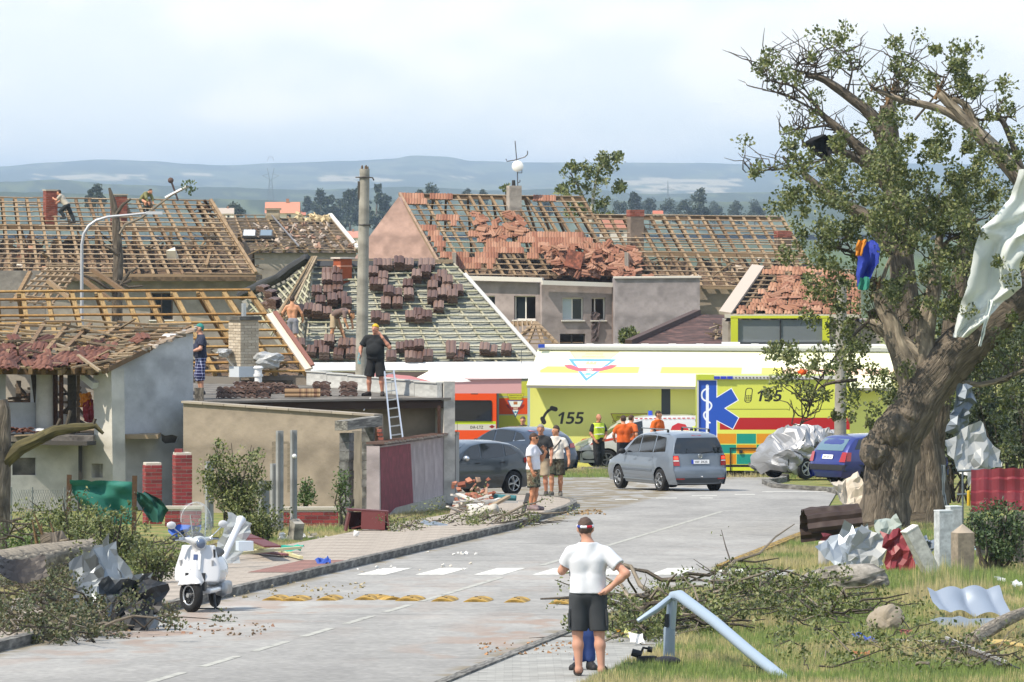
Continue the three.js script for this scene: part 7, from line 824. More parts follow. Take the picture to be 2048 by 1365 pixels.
{ // large yellow treatment trailer with raised flap
const d = 232, t = thing('treatment_trailer', 'large lime yellow emergency trailer with raised pale side flap', 'trailer', P(1400, 946, 232));
const tx = pxCanvas(1055, 776, 1775, 948, 2.6, c => { c.fillStyle = '#e2e482'; c.fillRect(1055, 776, 720, 172); c.fillStyle = '#a9c0cc'; c.fillRect(1055, 776, 5, 172); c.fillStyle = '#e2652a'; c.fillRect(1055, 897, 720, 14); c.fillStyle = '#333a44'; c.fillRect(1323, 776, 18, 110);
c.save(); c.translate(1112, 848); c.transform(1, 0, -0.18, 1, 0, 0); c.fillStyle = '#2a2b2c'; c.font = 'bold 33px sans-serif'; c.fillText('155', 0, 0); c.restore(); c.lineCap = 'round'; c.strokeStyle = '#2a2b2c'; c.lineWidth = 5; c.beginPath(); c.moveTo(1112, 817); c.quadraticCurveTo(1092, 818, 1086, 840); c.stroke(); c.lineWidth = 9; c.beginPath(); c.moveTo(1104, 817); c.lineTo(1111, 819); c.moveTo(1085, 838); c.lineTo(1088, 845); c.stroke(); c.lineWidth = 1; c.beginPath(); c.moveTo(1084, 845); c.lineTo(1081, 852); c.stroke(); emblem(c, 1218, 828, 80, 90); c.fillStyle = '#5d7a30'; c.font = '7px sans-serif'; c.fillText('www.zzsjmk.cz', 1348, 832); });
face(t, 'side_panel', tx, 1055, 776, 1775, 948, d); const A = P(1055, 948, d), B = P(1775, 776, d); wpart(t, 'body', boxG(B.x - A.x, B.y - A.y, 2.4, (A.x + B.x) / 2, (A.y + B.y) / 2, -d - 1.23), M(0xb6c43a, 0.45));
const ft = pxCanvas(0, 0, 720, 80, 2.6, c => { c.fillStyle = '#eeeec8'; c.fillRect(0, 0, 720, 80); c.fillStyle = '#dcd866'; c.fillRect(0, 38, 720, 14); c.fillStyle = '#ecc9b0'; c.fillRect(215, 38, 45, 14); c.fillRect(420, 38, 40, 14); c.fillRect(500, 38, 220, 14); c.fillStyle = '#eeeec8'; P2(c, [[30, 38], [0, 38], [0, 52], [10, 52]], '#eeeec8'); emblem(c, 62, 5, 108, 62, true); c.strokeStyle = '#d5d2a8'; c.lineWidth = 1; for (const x of [365, 455]) { c.beginPath(); c.moveTo(x, 30); c.lineTo(x + 22, 8); c.lineTo(x + 22, 26); c.stroke(); } });
const q = [P(1076, 699, 233.6), P(1790, 703, 233.6), P(1053, 771, 231.3), P(1785, 777, 231.3)], g = new THREE.BufferGeometry(); g.setAttribute('position', new THREE.Float32BufferAttribute(q.flatMap(p => [p.x, p.y, p.z]), 3)); g.setAttribute('uv', new THREE.Float32BufferAttribute([0, 1, 1, 1, 0, 0, 1, 0], 2)); g.setIndex([0, 2, 1, 1, 2, 3]); g.computeVertexNormals(); wpart(t, 'raised_flap', g, new THREE.MeshStandardMaterial({ map: ft, roughness: 0.5, side: THREE.DoubleSide }));
bar(t, 'flap_edge', M(0x9c9a92, 0.4, { metalness: 0.4 }), q[2].clone().add(V(0, -0.04, 0)), q[3].clone().add(V(0, -0.04, 0)), 0.08, 0.09); bar(t, 'roof_rail', M(0xc6c8c4, 0.3, { metalness: 0.5 }), P(1076, 697, 233.5), P(1790, 701, 233.5), 0.12, 0.09); wpart(t, 'roof', boxG(11.6, 0.1, 2.2, P(1425, 692, 234.6).x, P(1425, 693, 234.6).y, -234.6), M(0xd4d6cf, 0.5));
for (let k = 0; k < 7; k++) wpart(t, 'roof_fitting', boxG(0.25, 0.07, 0.25, P(1180 + k * 55, 0, 234).x, P(0, 690, 234).y, -234), M(0xe4e4e0, 0.5)); wpart(t, 'roof_unit', boxG(0.6, 0.14, 0.5, P(1462, 0, 234).x, P(0, 689, 234).y, -234), M(0xe4e4e0, 0.5)); wpart(t, 'corner_light', boxG(0.22, 0.12, 0.1, P(1083, 0, 233.6).x, P(0, 692, 233.6).y, -233.3), M(0x2746a8, 0.2)); bar(t, 'gable_strut', M(0xb9bd9c, 0.5), P(1077, 699, 234.2), P(1077, 790, 234.2), 0.1, 0.1, V(0, 0, 1));
}
{ // glazed yellow cab showing above the trailer
const d = 238, t = thing('yellow_cab', 'yellow framed glass cab standing above the trailer roof', 'cab', P(1560, 690, 238)), ym = M(0xb9bf2a, 0.45), X = (x) => P(x, 0, d).x, Y = y => P(0, y, d).y;
wpart(t, 'frame', merge([boxG(X(1476) - X(1462), Y(636) - Y(690), 0.3, X(1469), Y(663), -d), boxG(X(1659) - X(1645), Y(636) - Y(690), 0.3, X(1652), Y(663), -d), boxG(X(1659) - X(1462), Y(632) - Y(637), 0.3, X(1560), Y(634.5), -d)]), ym); for (const [a, b] of [[1476, 1560], [1562, 1645]]) wpart(t, 'window', boxG(X(b) - X(a), Y(640) - Y(686), 0.05, X((a + b) / 2), Y(663), -d), M(0x6d7478, 0.1, { clearcoat: 1 })); wpart(t, 'mullion', boxG(0.04, Y(640) - Y(686), 0.1, X(1561), Y(663), -d + 0.03), blackP); wpart(t, 'ledge', boxG(X(1659) - X(1462), 0.1, 0.3, X(1560), Y(688), -d), M(0x2b2d30, 0.6)); wpart(t, 'cab_body', boxG(X(1659) - X(1462) - 0.02, Y(690) - gY(d), 2, X(1560), (Y(690) + gY(d)) / 2 - 0.04, -d - 1.2), ym);
}
{ // ambulance box body with star emblem and chequers
const d = 214.5, x0 = 1395, x1 = 1700, y0 = 758, y1 = 942, t = thing('ambulance', 'yellow box ambulance with blue star, red band and teal orange chequers', 'ambulance', P(1540, 946, d));
const tx = pxCanvas(x0, y0, x1, y1, 4, c => { c.fillStyle = LIME; c.fillRect(x0, y0, 305, 184);
c.fillStyle = '#a81a1c'; c.fillRect(1440, 836, 260, 24); c.fillStyle = '#d2d85c'; c.fillRect(1434, 860, 270, 8); const T1 = '#0f8a7a', O1 = '#cf8a12'; [[868, 888], [890, 907], [909, 929]].forEach(([a, b], j) => { for (let i = 0; i < 8; i++) { c.fillStyle = (i + j) % 2 ? T1 : O1; if (j === 1) c.fillStyle = (i + j) % 2 ? O1 : T1; c.fillStyle = (i + j) % 2 === 0 ? O1 : T1; c.fillRect(1434 + i * 39.8, a, 38.6, b - a); } }); c.fillStyle = '#1d2021'; c.fillRect(1434, 930, 270, 5); c.fillStyle = '#c9d23a'; c.fillRect(1434, 935, 270, 7);
P2(c, [[1396, 761], [1434, 761], [1434, 795], [1463, 777], [1477, 801], [1450, 817], [1478, 836], [1466, 859], [1434, 842], [1434, 942], [1396, 942]], '#1f4fb0'); c.strokeStyle = '#e6eaee'; c.lineWidth = 1.6; c.stroke();
c.strokeStyle = '#dfe6ee'; c.lineCap = 'round'; c.lineWidth = 6; c.beginPath(); c.moveTo(1415, 772); c.lineTo(1415, 868); c.stroke(); c.lineWidth = 3.4; c.beginPath(); c.moveTo(1417, 778); c.bezierCurveTo(1400, 778, 1400, 800, 1412, 802); c.bezierCurveTo(1430, 806, 1424, 820, 1412, 824); c.bezierCurveTo(1402, 830, 1412, 842, 1420, 846); c.stroke();
c.save(); c.translate(1510, 803); c.transform(1, 0, -0.22, 1, 0, 0); c.fillStyle = '#17191b'; c.font = 'bold 32px sans-serif'; c.fillText('155', 0, 0); c.restore(); c.save(); c.translate(1498, 791); c.transform(1, 0, -0.12, 1, 0, 0); c.lineWidth = 1.6; c.strokeStyle = '#17191b'; c.beginPath(); c.roundRect(-7, -14, 13, 28, 5); c.stroke(); c.fillStyle = '#17191b'; for (let i = 0; i < 3; i++) for (let j = 0; j < 4; j++) c.fillRect(-5 + i * 3.6, 0 + j * 3, 2.4, 2); c.restore();
c.strokeStyle = '#5a5f1e'; c.lineWidth = 1.3; c.beginPath(); [[1455, 819], [1575, 819], [1579, 821], [1583, 803], [1589, 833], [1593, 815], [1598, 821], [1608, 818], [1612, 821], [1616, 804], [1622, 833], [1627, 820], [1650, 819], [1700, 819]].forEach((p, i) => i ? c.lineTo(...p) : c.moveTo(...p)); c.stroke(); });
face(t, 'side_panel', tx, x0, y0, x1, y1, d); const A = P(x0, y1, d), B = P(x1, y0 - 6, d); wpart(t, 'box_body', boxG(B.x - A.x, B.y - A.y, 2.1, (A.x + B.x) / 2, (A.y + B.y) / 2, -d - 1.07), M(0xa9b636, 0.45)); const X = x => P(x, 0, d).x, Y = y => P(0, y, d).y;
wpart(t, 'light_rail', boxG(X(1700) - X(1428), Y(752) - Y(759), 0.06, X(1564), Y(755.5), -d + 0.04), M(0xc9c9c6, 0.5)); for (const x of [1434, 1447, 1460]) wpart(t, 'blue_light', boxG(0.17, Y(753) - Y(758.5), 0.05, X(x), Y(755.7), -d + 0.08), M(0x2c3fb8, 0.2, { clearcoat: 1 })); for (let k = 0; k < 22; k++) wpart(t, 'rail_lamp', boxG(0.045, 0.045, 0.03, X(1472 + k * 7), Y(755.7), -d + 0.08), M(0x5f5f5c, 0.4)); wpart(t, 'corner_cap', boxG(X(1428) - X(1394), Y(750) - Y(760), 0.08, X(1411), Y(755), -d + 0.04), M(0xb0bd38, 0.5)); wpart(t, 'side_trim', boxG(0.05, Y(757) - Y(942), 0.05, X(1396), Y(850), -d + 0.03), M(0xb9bdbb, 0.4));
for (const [x, y] of [[1482, 904], [1541, 904]]) wpart(t, 'latch', boxG(0.1, 0.1, 0.05, X(x), Y(y), -d + 0.03), blackP); wpart(t, 'locker_frame', merge([boxG(X(1561) - X(1460), 0.03, 0.03, X(1510), Y(897), -d + 0.02), boxG(0.03, Y(897) - Y(942), 0.03, X(1461), Y(920), -d + 0.025), boxG(0.03, Y(897) - Y(942), 0.03, X(1560), Y(920), -d + 0.025)]), blackP); for (const x of [1470, 1640]) { const k = new THREE.Group(); k.name = 'wheel'; t.add(k); part(k, 'tyre', new THREE.CylinderGeometry(0.34, 0.34, 0.24, 24).rotateX(1.57).translate(X(x) - t.position.x, gY(d) + 0.34 - t.position.y, -d - 0.25 - t.position.z), rubber); }
}
{ // orange ambulance van and yellow container behind the cars
const d = 231, X = x => P(x, 0, d).x, Y = y => P(0, y, d).y, t = thing('ambulance_van', 'orange-red ambulance van with dark window, lime and white stripes', 'ambulance van', P(930, 944, d));
const tx = pxCanvas(855, 776, 993, 944, 4, c => { c.fillStyle = '#e2501c'; c.fillRect(855, 776, 140, 170); c.fillStyle = '#17191c'; c.beginPath(); c.roundRect(870, 801, 114, 42, 4); c.fill(); c.fillStyle = '#b9cf2c'; c.fillRect(855, 843, 137, 6); c.fillStyle = '#c9c8c4'; c.fillRect(855, 849, 137, 12); c.fillStyle = '#2b2c2e'; c.font = 'bold 8px sans-serif'; c.fillText('DA-LTZ', 940, 858.5); P2(c, [[978, 854], [984, 850.5], [990, 854], [984, 857.5]], '#8f1a20'); c.fillStyle = '#5a2a14'; c.fillRect(942, 787, 14, 2.5); c.fillStyle = '#3a1a10'; c.fillRect(868, 800, 0.8, 140); c.fillRect(914, 846, 0.8, 90); });
face(t, 'side_panel', tx, 855, 776, 993, 944, d); wpart(t, 'window', boxG(X(983) - X(872), Y(803) - Y(842), 0.02, X(927.5), Y(822.5), -d + 0.02), glassM); const g = new THREE.ExtrudeGeometry(new THREE.Shape([[0, Y(944)], [0, Y(786)], [-0.15, Y(776)], [-1.9, Y(776)], [-2.05, Y(786)], [-2.05, Y(944)]].map(v => new THREE.Vector2(...v))), { depth: X(993) - X(855), bevelEnabled: false }); g.rotateY(Math.PI / 2); g.translate(X(855), 0, 0); g.scale(1, 1, -1); g.translate(0, 0, -d - 0.02); wpart(t, 'body', g, paintM(0xcc4a18));
const d2 = 232.5, c2 = thing('medical_container', 'yellow container panel with red band and triangular badge beside the orange van', 'container', P(1024, 944, d2)), X2 = x => P(x, 0, d2).x, Y2 = y => P(0, y, d2).y; const t2 = pxCanvas(993, 758, 1058, 944, 5, c => { c.fillStyle = '#b9bc4c'; c.fillRect(993, 758, 66, 190); c.fillStyle = '#d2481c'; c.fillRect(998, 797, 60, 32); c.fillStyle = '#9a9c90'; c.fillRect(998, 793, 60, 2.4); c.fillRect(998, 829, 60, 2.4); c.fillStyle = '#a3a6a6'; c.fillRect(993, 758, 5, 190); c.fillRect(993, 758, 66, 5); c.fillStyle = '#4d4f50'; c.fillRect(993, 758, 1.4, 190); emblem(c, 1012, 788, 38, 46); });
face(c2, 'side_panel', t2, 993, 758, 1058, 944, d2); wpart(c2, 'container_body', boxG(X2(1058) - X2(993), Y2(758) - Y2(944), 2, X2(1025.5), Y2(851), -d2 - 1.02), M(0x9ca234, 0.5)); for (const x of [1008, 1040]) bar(c2, 'roof_bracket', blackP, P(x, 757, d2), P(x + (x > 1020 ? 16 : 4), 756, d2), 0.06, 0.08); bar(c2, 'whip_aerial', M(0x55585a, 0.5), P(1043, 757, d2), P(1043, 700, d2), 0.02, 0.02, V(0, 0, 1));
}
// ================================================================ SCOOTER
{
const yaw = -0.2, t = thing('motor_scooter', 'white motor scooter with clear windscreen parked at the kerb', 'scooter', G(404, 1222, 0.004)); t.rotation.y = yaw;
const wm = M(0xc6c8cb, 0.25, { clearcoat: 1, clearcoatRoughness: 0.05 }), dark = M(0x24262a, 0.5), grey = M(0x8f9296, 0.35, { metalness: 0.6 });
const shield = (x, y, z) => rbox([0, 0.7, 0.36], [0.345 - 0.09 * clamp((y - 0.62) / 0.3) - 0.05 * clamp((0.5 - y) / 0.2), 0.27, 0.035], 0.03)(x, y, z + 0.9 * x * x + 0.28 * (y - 0.64));
part(t, 'leg_shield', netG(uni([shield, cone([0, 0.92, 0.28], [0, 0.42, 0.44], 0.07, 0.1)], 0.06), [-0.46, 0.2, 0.0], [0.46, 1.1, 0.65], 0.014), wm);
part(t, 'floorboard', netG(rbox([0, 0.3, 0.02], [0.22, 0.04, 0.34], 0.03), [-0.3, 0.2, -0.4], [0.3, 0.4, 0.42], 0.018), wm);
part(t, 'rear_cowl', netG(uni([ell([0, 0.56, -0.5], [0.25, 0.24, 0.44]), rbox([0, 0.62, -0.42], [0.17, 0.14, 0.36], 0.08), ell([0, 0.62, -0.85], [0.13, 0.12, 0.2])], 0.08), [-0.35, 0.25, -1.15], [0.35, 0.9, 0.05], 0.018), wm);
part(t, 'seat', netG(uni([ell([0, 0.79, -0.32], [0.17, 0.08, 0.28]), ell([0, 0.82, -0.68], [0.16, 0.08, 0.26])], 0.06), [-0.25, 0.65, -1.0], [0.25, 0.95, 0.05], 0.018), dark);
for (const s of [-1, 1]) part(t, 'side_intake', boxG(0.03, 0.09, 0.12, s * 0.22, 0.72, 0.29, s * 0.4, 0.2), M(0xa5a7aa, 0.4));
part(t, 'wheel_recess', boxG(0.3, 0.26, 0.1, 0, 0.44, 0.38), dark); part(t, 'badge', boxG(0.06, 0.08, 0.02, 0, 0.8, 0.4, 0, -0.28), M(0x4a5a80, 0.3, { metalness: 0.4 })); part(t, 'horn_cover', boxG(0.16, 0.3, 0.03, 0, 0.76, 0.395, 0, -0.28), M(0xc6c9cc, 0.35)); part(t, 'inner_panel', boxG(0.03, 0.3, 0.12, 0.23, 0.76, 0.24, 0.5), dark);
const f = new THREE.Group(); f.name = 'steering'; f.position.set(0, 0, 0.66); f.rotation.y = 0.85; f.scale.setScalar(1.14); t.add(f);
const tyre = new THREE.TorusGeometry(0.165, 0.058, 12, 30).rotateY(Math.PI / 2).translate(0, 0.225, 0), rim = merge([new THREE.TorusGeometry(0.125, 0.012, 8, 30).rotateY(Math.PI / 2).translate(-0.035, 0.225, 0), new THREE.TorusGeometry(0.125, 0.012, 8, 30).rotateY(Math.PI / 2).translate(0.035, 0.225, 0), new THREE.CylinderGeometry(0.03, 0.03, 0.12, 12).rotateZ(1.57).translate(0, 0.225, 0)]), sp = []; for (let i = 0; i < 5; i++) { const a = i * 1.2566; sp.push(barG(V(0, 0.225, 0), V(0, 0.225 + 0.12 * Math.cos(a), 0.12 * Math.sin(a)), 0.05, 0.022, V(1, 0, 0))); }
part(f, 'front_tyre', tyre, rubber); part(f, 'front_rim', rim, M(0xc9ccd0, 0.25, { metalness: 0.7 })); part(f, 'spokes', merge(sp), M(0x202226, 0.5));
const fen = ell([0, 0.27, -0.02], [0.11, 0.215, 0.27]), inn = ell([0, 0.23, -0.02], [0.085, 0.2, 0.25]); part(f, 'front_fender', netG((x, y, z) => Math.max(fen(x, y, z), -inn(x, y, z), 0.36 + 0.1 * z - y), [-0.25, 0.2, -0.35], [0.25, 0.55, 0.4], 0.012), wm);
const h = new THREE.Group(); h.name = 'handlebar'; h.position.set(0, 1.0, 0.3); h.rotation.y = 0.7; t.add(h);
part(h, 'headset', netG(uni([ell([0, 0.03, 0.02], [0.12, 0.09, 0.13]), cone([0.12, 0.05, -0.02], [0.25, 0.06, -0.05], 0.04, 0.03), cone([-0.12, 0.05, -0.02], [-0.25, 0.06, -0.05], 0.04, 0.03), cone([0, 0, 0], [0, -0.12, 0.0], 0.07, 0.08)], 0.05), [-0.35, -0.2, -0.2], [0.35, 0.2, 0.25], 0.014), wm);
part(h, 'headlight', new THREE.SphereGeometry(0.075, 18, 12).scale(1, 1, 0.6).translate(0, 0.0, 0.125), M(0x55647c, 0.08, { clearcoat: 1 })); part(h, 'headlight_ring', new THREE.TorusGeometry(0.08, 0.012, 8, 24).translate(0, 0, 0.12), chrome); part(h, 'instrument_hood', ((g) => g)(new THREE.SphereGeometry(0.11, 14, 8).scale(1, 0.6, 0.9).translate(0, 0.1, -0.02)), dark);
for (const s of [-1, 1]) { part(h, 'grip', new THREE.CylinderGeometry(0.018, 0.02, 0.13, 10).rotateZ(1.57).translate(s * 0.31, 0.06, -0.06), dark); part(h, 'brake_lever', tubeG([V(s * 0.2, 0.06, 0.0), V(s * 0.36, 0.05, 0.0)], 0.008, 6), chrome); part(h, 'mirror_stalk', tubeG([V(s * 0.2, 0.07, 0), V(s * 0.3, 0.16, 0.02), V(s * 0.4, 0.24, 0.0)], 0.008, 6), chrome); part(h, 'mirror', new THREE.SphereGeometry(0.07, 14, 10).scale(1.1, 0.8, 0.4).translate(s * 0.42, 0.27, 0), wm); part(h, 'screen_rod', tubeG([V(s * 0.1, 0.08, 0.05), V(s * 0.13, 0.42, 0.03)], 0.008, 6), chrome); }
const ws = new THREE.PlaneGeometry(1, 1, 16, 16), p = ws.attributes.position; for (let i = 0; i < p.count; i++) { const u = p.getX(i) * 2, v = p.getY(i) + 0.5, w = (0.2 + 0.06 * Math.sin(v * 2.6)) * Math.sqrt(Math.max(0, 1 - Math.pow(clamp((v - 0.55) / 0.45), 2.6))); p.setXYZ(i, u * w, 0.08 + v * 0.52, 0.14 - 0.16 * v - 0.16 * u * u * 0.6); } ws.computeVertexNormals(); part(h, 'windscreen', ws, M(0xf2f6f6, 0.03, { transmission: 0.9, thickness: 0, ior: 1.3 })); const rimP = []; for (let k = 0; k <= 24; k++) { const a = Math.PI * k / 24, u = Math.cos(a), v = 0.45 + 0.55 * Math.sin(a); rimP.push(V(u * 0.25, 0.08 + v * 0.52, 0.14 - 0.16 * v - 0.096 * u * u)); } part(h, 'screen_edge', tubeG(rimP, 0.004, 5), M(0xc5cdd0, 0.2));
part(t, 'rear_tyre', new THREE.TorusGeometry(0.165, 0.062, 12, 28).rotateY(Math.PI / 2).translate(0, 0.225, -0.78), rubber); part(t, 'engine_cover', netG(uni([rbox([0.17, 0.3, -0.62], [0.08, 0.1, 0.26], 0.05), ell([0.2, 0.28, -0.45], [0.07, 0.09, 0.12])], 0.04), [0, 0.1, -1], [0.35, 0.5, -0.2], 0.018), grey); part(t, 'side_stand', tubeG([V(0.14, 0.25, -0.12), V(0.2, 0.04, -0.02), V(0.3, 0.012, 0.02)], 0.016, 7), dark); part(t, 'centre_stand', tubeG([V(-0.14, 0.24, -0.2), V(-0.16, 0.02, -0.1), V(0.16, 0.02, -0.1), V(0.14, 0.24, -0.2)], 0.014, 6), dark); part(t, 'licence_plate', boxG(0.18, 0.16, 0.01, 0, 0.5, -1.04), M(0xd6d6d2, 0.5));
}
// ================================================================ TREES, BUSHES, GRASS
const TONE = [[0.065, 0.095, 0.022], [0.105, 0.14, 0.03], [0.15, 0.18, 0.045], [0.2, 0.215, 0.075]];
const splint = woodM(0x8f7656);
function brokenTree(label, name, base, limbs, leaf, dd, seed, opts = {}) {
const t = thing(name, label, 'tree', base), R = RNG(seed), tw = [], cl = [];
limbs.forEach(([pts, rad, mt, nm], li) => {
const q = pts.map(([x, y, z = 0]) => P(x, y, dd + z).sub(base)), sm = []; for (let i = 0; i < q.length - 1; i++) for (let k = 0; k < 4; k++) { const u = k / 4, p0 = q[Math.max(0, i - 1)], p3 = q[Math.min(q.length - 1, i + 2)]; const c = V(); for (const e of ['x', 'y', 'z']) { const a = p0[e], b = q[i][e], cc = q[i + 1][e], d = p3[e]; c[e] = 0.5 * (2 * b + (cc - a) * u + (2 * a - 5 * b + 4 * cc - d) * u * u + (3 * b - a - 3 * cc + d) * u * u * u); } sm.push(c); } sm.push(q[q.length - 1]);
const rd = sm.map((_, i) => { const u = i / (sm.length - 1) * (rad.length - 1), a = Math.floor(u), b = Math.min(rad.length - 1, a + 1); return lerp(rad[a], rad[b], u - a); });
part(t, nm || (li ? 'limb' : 'trunk'), tubeG(sm, rd, rad[0] > 0.2 ? 20 : 9, rad[0] > 0.2 ? 0.16 : 0.12), mt || barkM);
const e = sm[sm.length - 1], er = rd[rd.length - 1]; if (er > 0.025) for (let k = 0; k < 3; k++) part(t, 'splinter', new THREE.ConeGeometry(er * 0.5, er * (3 + 4 * R()), 5).rotateZ((R() - 0.5) * 0.9).translate(e.x + (R() - 0.5) * er, e.y + er * 1.2, e.z + (R() - 0.5) * er), splint);
if (!nm) for (let k = 0; k < (opts.tw || 9); k++) { const i = Math.floor(sm.length * (0.35 + 0.63 * R())), A = sm[i], a = R() * 6.28, B = A.clone().add(V(Math.cos(a) * (0.3 + 0.8 * R()), 0.5 * (R() - 0.15) + 0.3, Math.sin(a) * 0.9 * R())); tw.push(tubeG(bend(A, B, 4, 0.16, R() * 50), [Math.min(0.03, rd[i]), 0.016, 0.012, 0.009, 0.005], 5)); if (R() < (opts.tl ?? 0.6) * (A.y > 7.5 ? 0.35 : 1)) cl.push([B, 0.14 + 0.14 * R()]); }
});
for (const [x, y, r, z = 0] of leaf) { const c = P(x, y, dd + z).sub(base); cl.push([c, r * dd / F]); }
const TW = 300; tw.slice(0, TW).forEach(g => part(t, 'twig', g, barkM));
part(t, 'crown', leavesG(opts.n || 9000, opts.ls || 0.085, clumps(cl), TONE, seed), leafMat);
return [t, cl];
}
{
const d = 149, base = GD(1765, d);
const lf = []; const R = RNG(77); const reg = [[1680, 80, 22, 20], [1560, 150, 34, 40], [1690, 100, 20, 30], [1802, 100, 18, 30], [1810, 140, 26, 34], [1895, 130, 44, 30], [1920, 150, 60, 60], [1850, 140, 34, 40], [1990, 220, 50, 60], [1590, 290, 34, 34], [1580, 360, 50, 46], [1640, 330, 70, 60], [1720, 330, 60, 70], [1800, 360, 60, 90], [1900, 330, 60, 90], [1980, 320, 46, 70], [1560, 420, 50, 44], [1640, 430, 70, 60], [1730, 460, 70, 60], [1880, 480, 60, 80], [1960, 430, 50, 70], [1620, 520, 60, 60], [1700, 560, 60, 70], [1800, 600, 50, 70], [1880, 590, 50, 60], [1680, 640, 70, 60], [1740, 700, 70, 60], [1560, 680, 44, 34], [1610, 690, 40, 30], [1660, 750, 70, 50], [1720, 790, 60, 60], [1500, 350, 24, 16], [1600, 745, 24, 16], [1760, 820, 30, 34], [1900, 420, 100, 130], [1985, 560, 50, 150], [1800, 330, 80, 120], [1960, 320, 80, 90], [1890, 520, 60, 110], [1700, 480, 60, 90], [1750, 380, 60, 90], [2010, 740, 40, 90]];
for (const [x, y, w, h] of reg) { const n = Math.max(2, Math.round(w * h / 420)); for (let k = 0; k < n; k++) { const yy = y + (R() - 0.5) * 2 * h; lf.push([x + (R() - 0.5) * 2 * w, yy, 9 + 15 * R(), (R() - 0.5) * 4]); } }
const limbs = [
[[[1770, 1075], [1772, 1000], [1786, 920], [1812, 850], [1860, 770], [1930, 690], [2010, 620], [2080, 560]], [0.62, 0.5, 0.5, 0.52, 0.5, 0.46, 0.42, 0.38], barkM],
[[[1840, 800], [1800, 700], [1770, 620], [1755, 580]], [0.3, 0.24, 0.18, 0.12], barkPale],
[[[1850, 760], [1852, 660], [1868, 580], [1878, 500], [1880, 450]], [0.24, 0.2, 0.15, 0.1, 0.06], barkPale], [[[1880, 500], [1900, 480], [1930, 465]], [0.06, 0.04, 0.02], barkPale],
[[[1870, 740], [1810, 690], [1760, 655], [1740, 640]], [0.2, 0.18, 0.14, 0.06], barkPale],
[[[1755, 590], [1720, 520], [1690, 500], [1640, 492]], [0.08, 0.05, 0.03, 0.015], barkM], [[[1760, 580], [1780, 520], [1810, 480], [1850, 445]], [0.05, 0.035, 0.025, 0.012], barkPale],
[[[2060, 380], [1990, 300], [1930, 240], [1880, 185]], [0.2, 0.17, 0.14, 0.1], barkPale], [[[1940, 250], [1880, 218], [1800, 198], [1745, 176]], [0.1, 0.085, 0.07, 0.04], barkPale], [[[1960, 270], [1935, 215], [1905, 196]], [0.09, 0.08, 0.05], barkPale],
[[[2048, 350], [2010, 250], [1990, 238], [1960, 240]], [0.08, 0.06, 0.04, 0.02], barkM],
[[[1715, 760], [1650, 770], [1625, 800], [1615, 835]], [0.04, 0.03, 0.02, 0.012], barkM], [[[1740, 640], [1690, 690], [1640, 760], [1600, 850]], [0.04, 0.03, 0.02, 0.012], barkM],
[[[1850, 745], [1960, 770], [2060, 735]], [0.07, 0.06, 0.05], barkPale],
];
const [t] = brokenTree('broad leaning tree with gnarled trunk, split limbs and hanging white sheet', 'broken_tree', base, limbs, lf, d, 77, { n: 36000, tw: 12, tl: 0.4 });
for (const [x, y, r] of [[1752, 905, 0.34], [1790, 860, 0.42], [1758, 880, 0.26], [1820, 830, 0.3], [1740, 890, 0.2]]) { const g = LUMP[1].clone(), p = g.attributes.position; const q = new THREE.IcosahedronGeometry(1, 4), pp = q.attributes.position; for (let i = 0; i < pp.count; i++) { const k = 0.8 + 0.45 * fbm(pp.getX(i) * 2 + x, pp.getY(i) * 2 + pp.getZ(i), 4); pp.setXYZ(i, pp.getX(i) * k * r, pp.getY(i) * k * r, pp.getZ(i) * k * r); } q.computeVertexNormals(); const c = P(x, y, d - 0.25).sub(base); part(t, 'burl', q.translate(c.x, c.y, c.z), barkM); }
const b2 = GD(1840, 155), lf2 = []; for (const [x, y, w, h] of [[1760, 260, 60, 80], [1800, 440, 70, 90], [1900, 640, 60, 90], [1960, 560, 60, 120], [2020, 640, 40, 140], [1850, 760, 60, 60], [1990, 760, 50, 60], [1700, 400, 70, 80], [2020, 420, 40, 100], [2000, 880, 60, 60]]) { for (let k = 0; k < w * h / 260; k++) lf2.push([x + (R() - 0.5) * 2 * w, y + (R() - 0.5) * 2 * h, 10 + 14 * R(), (R() - 0.5) * 4]); }
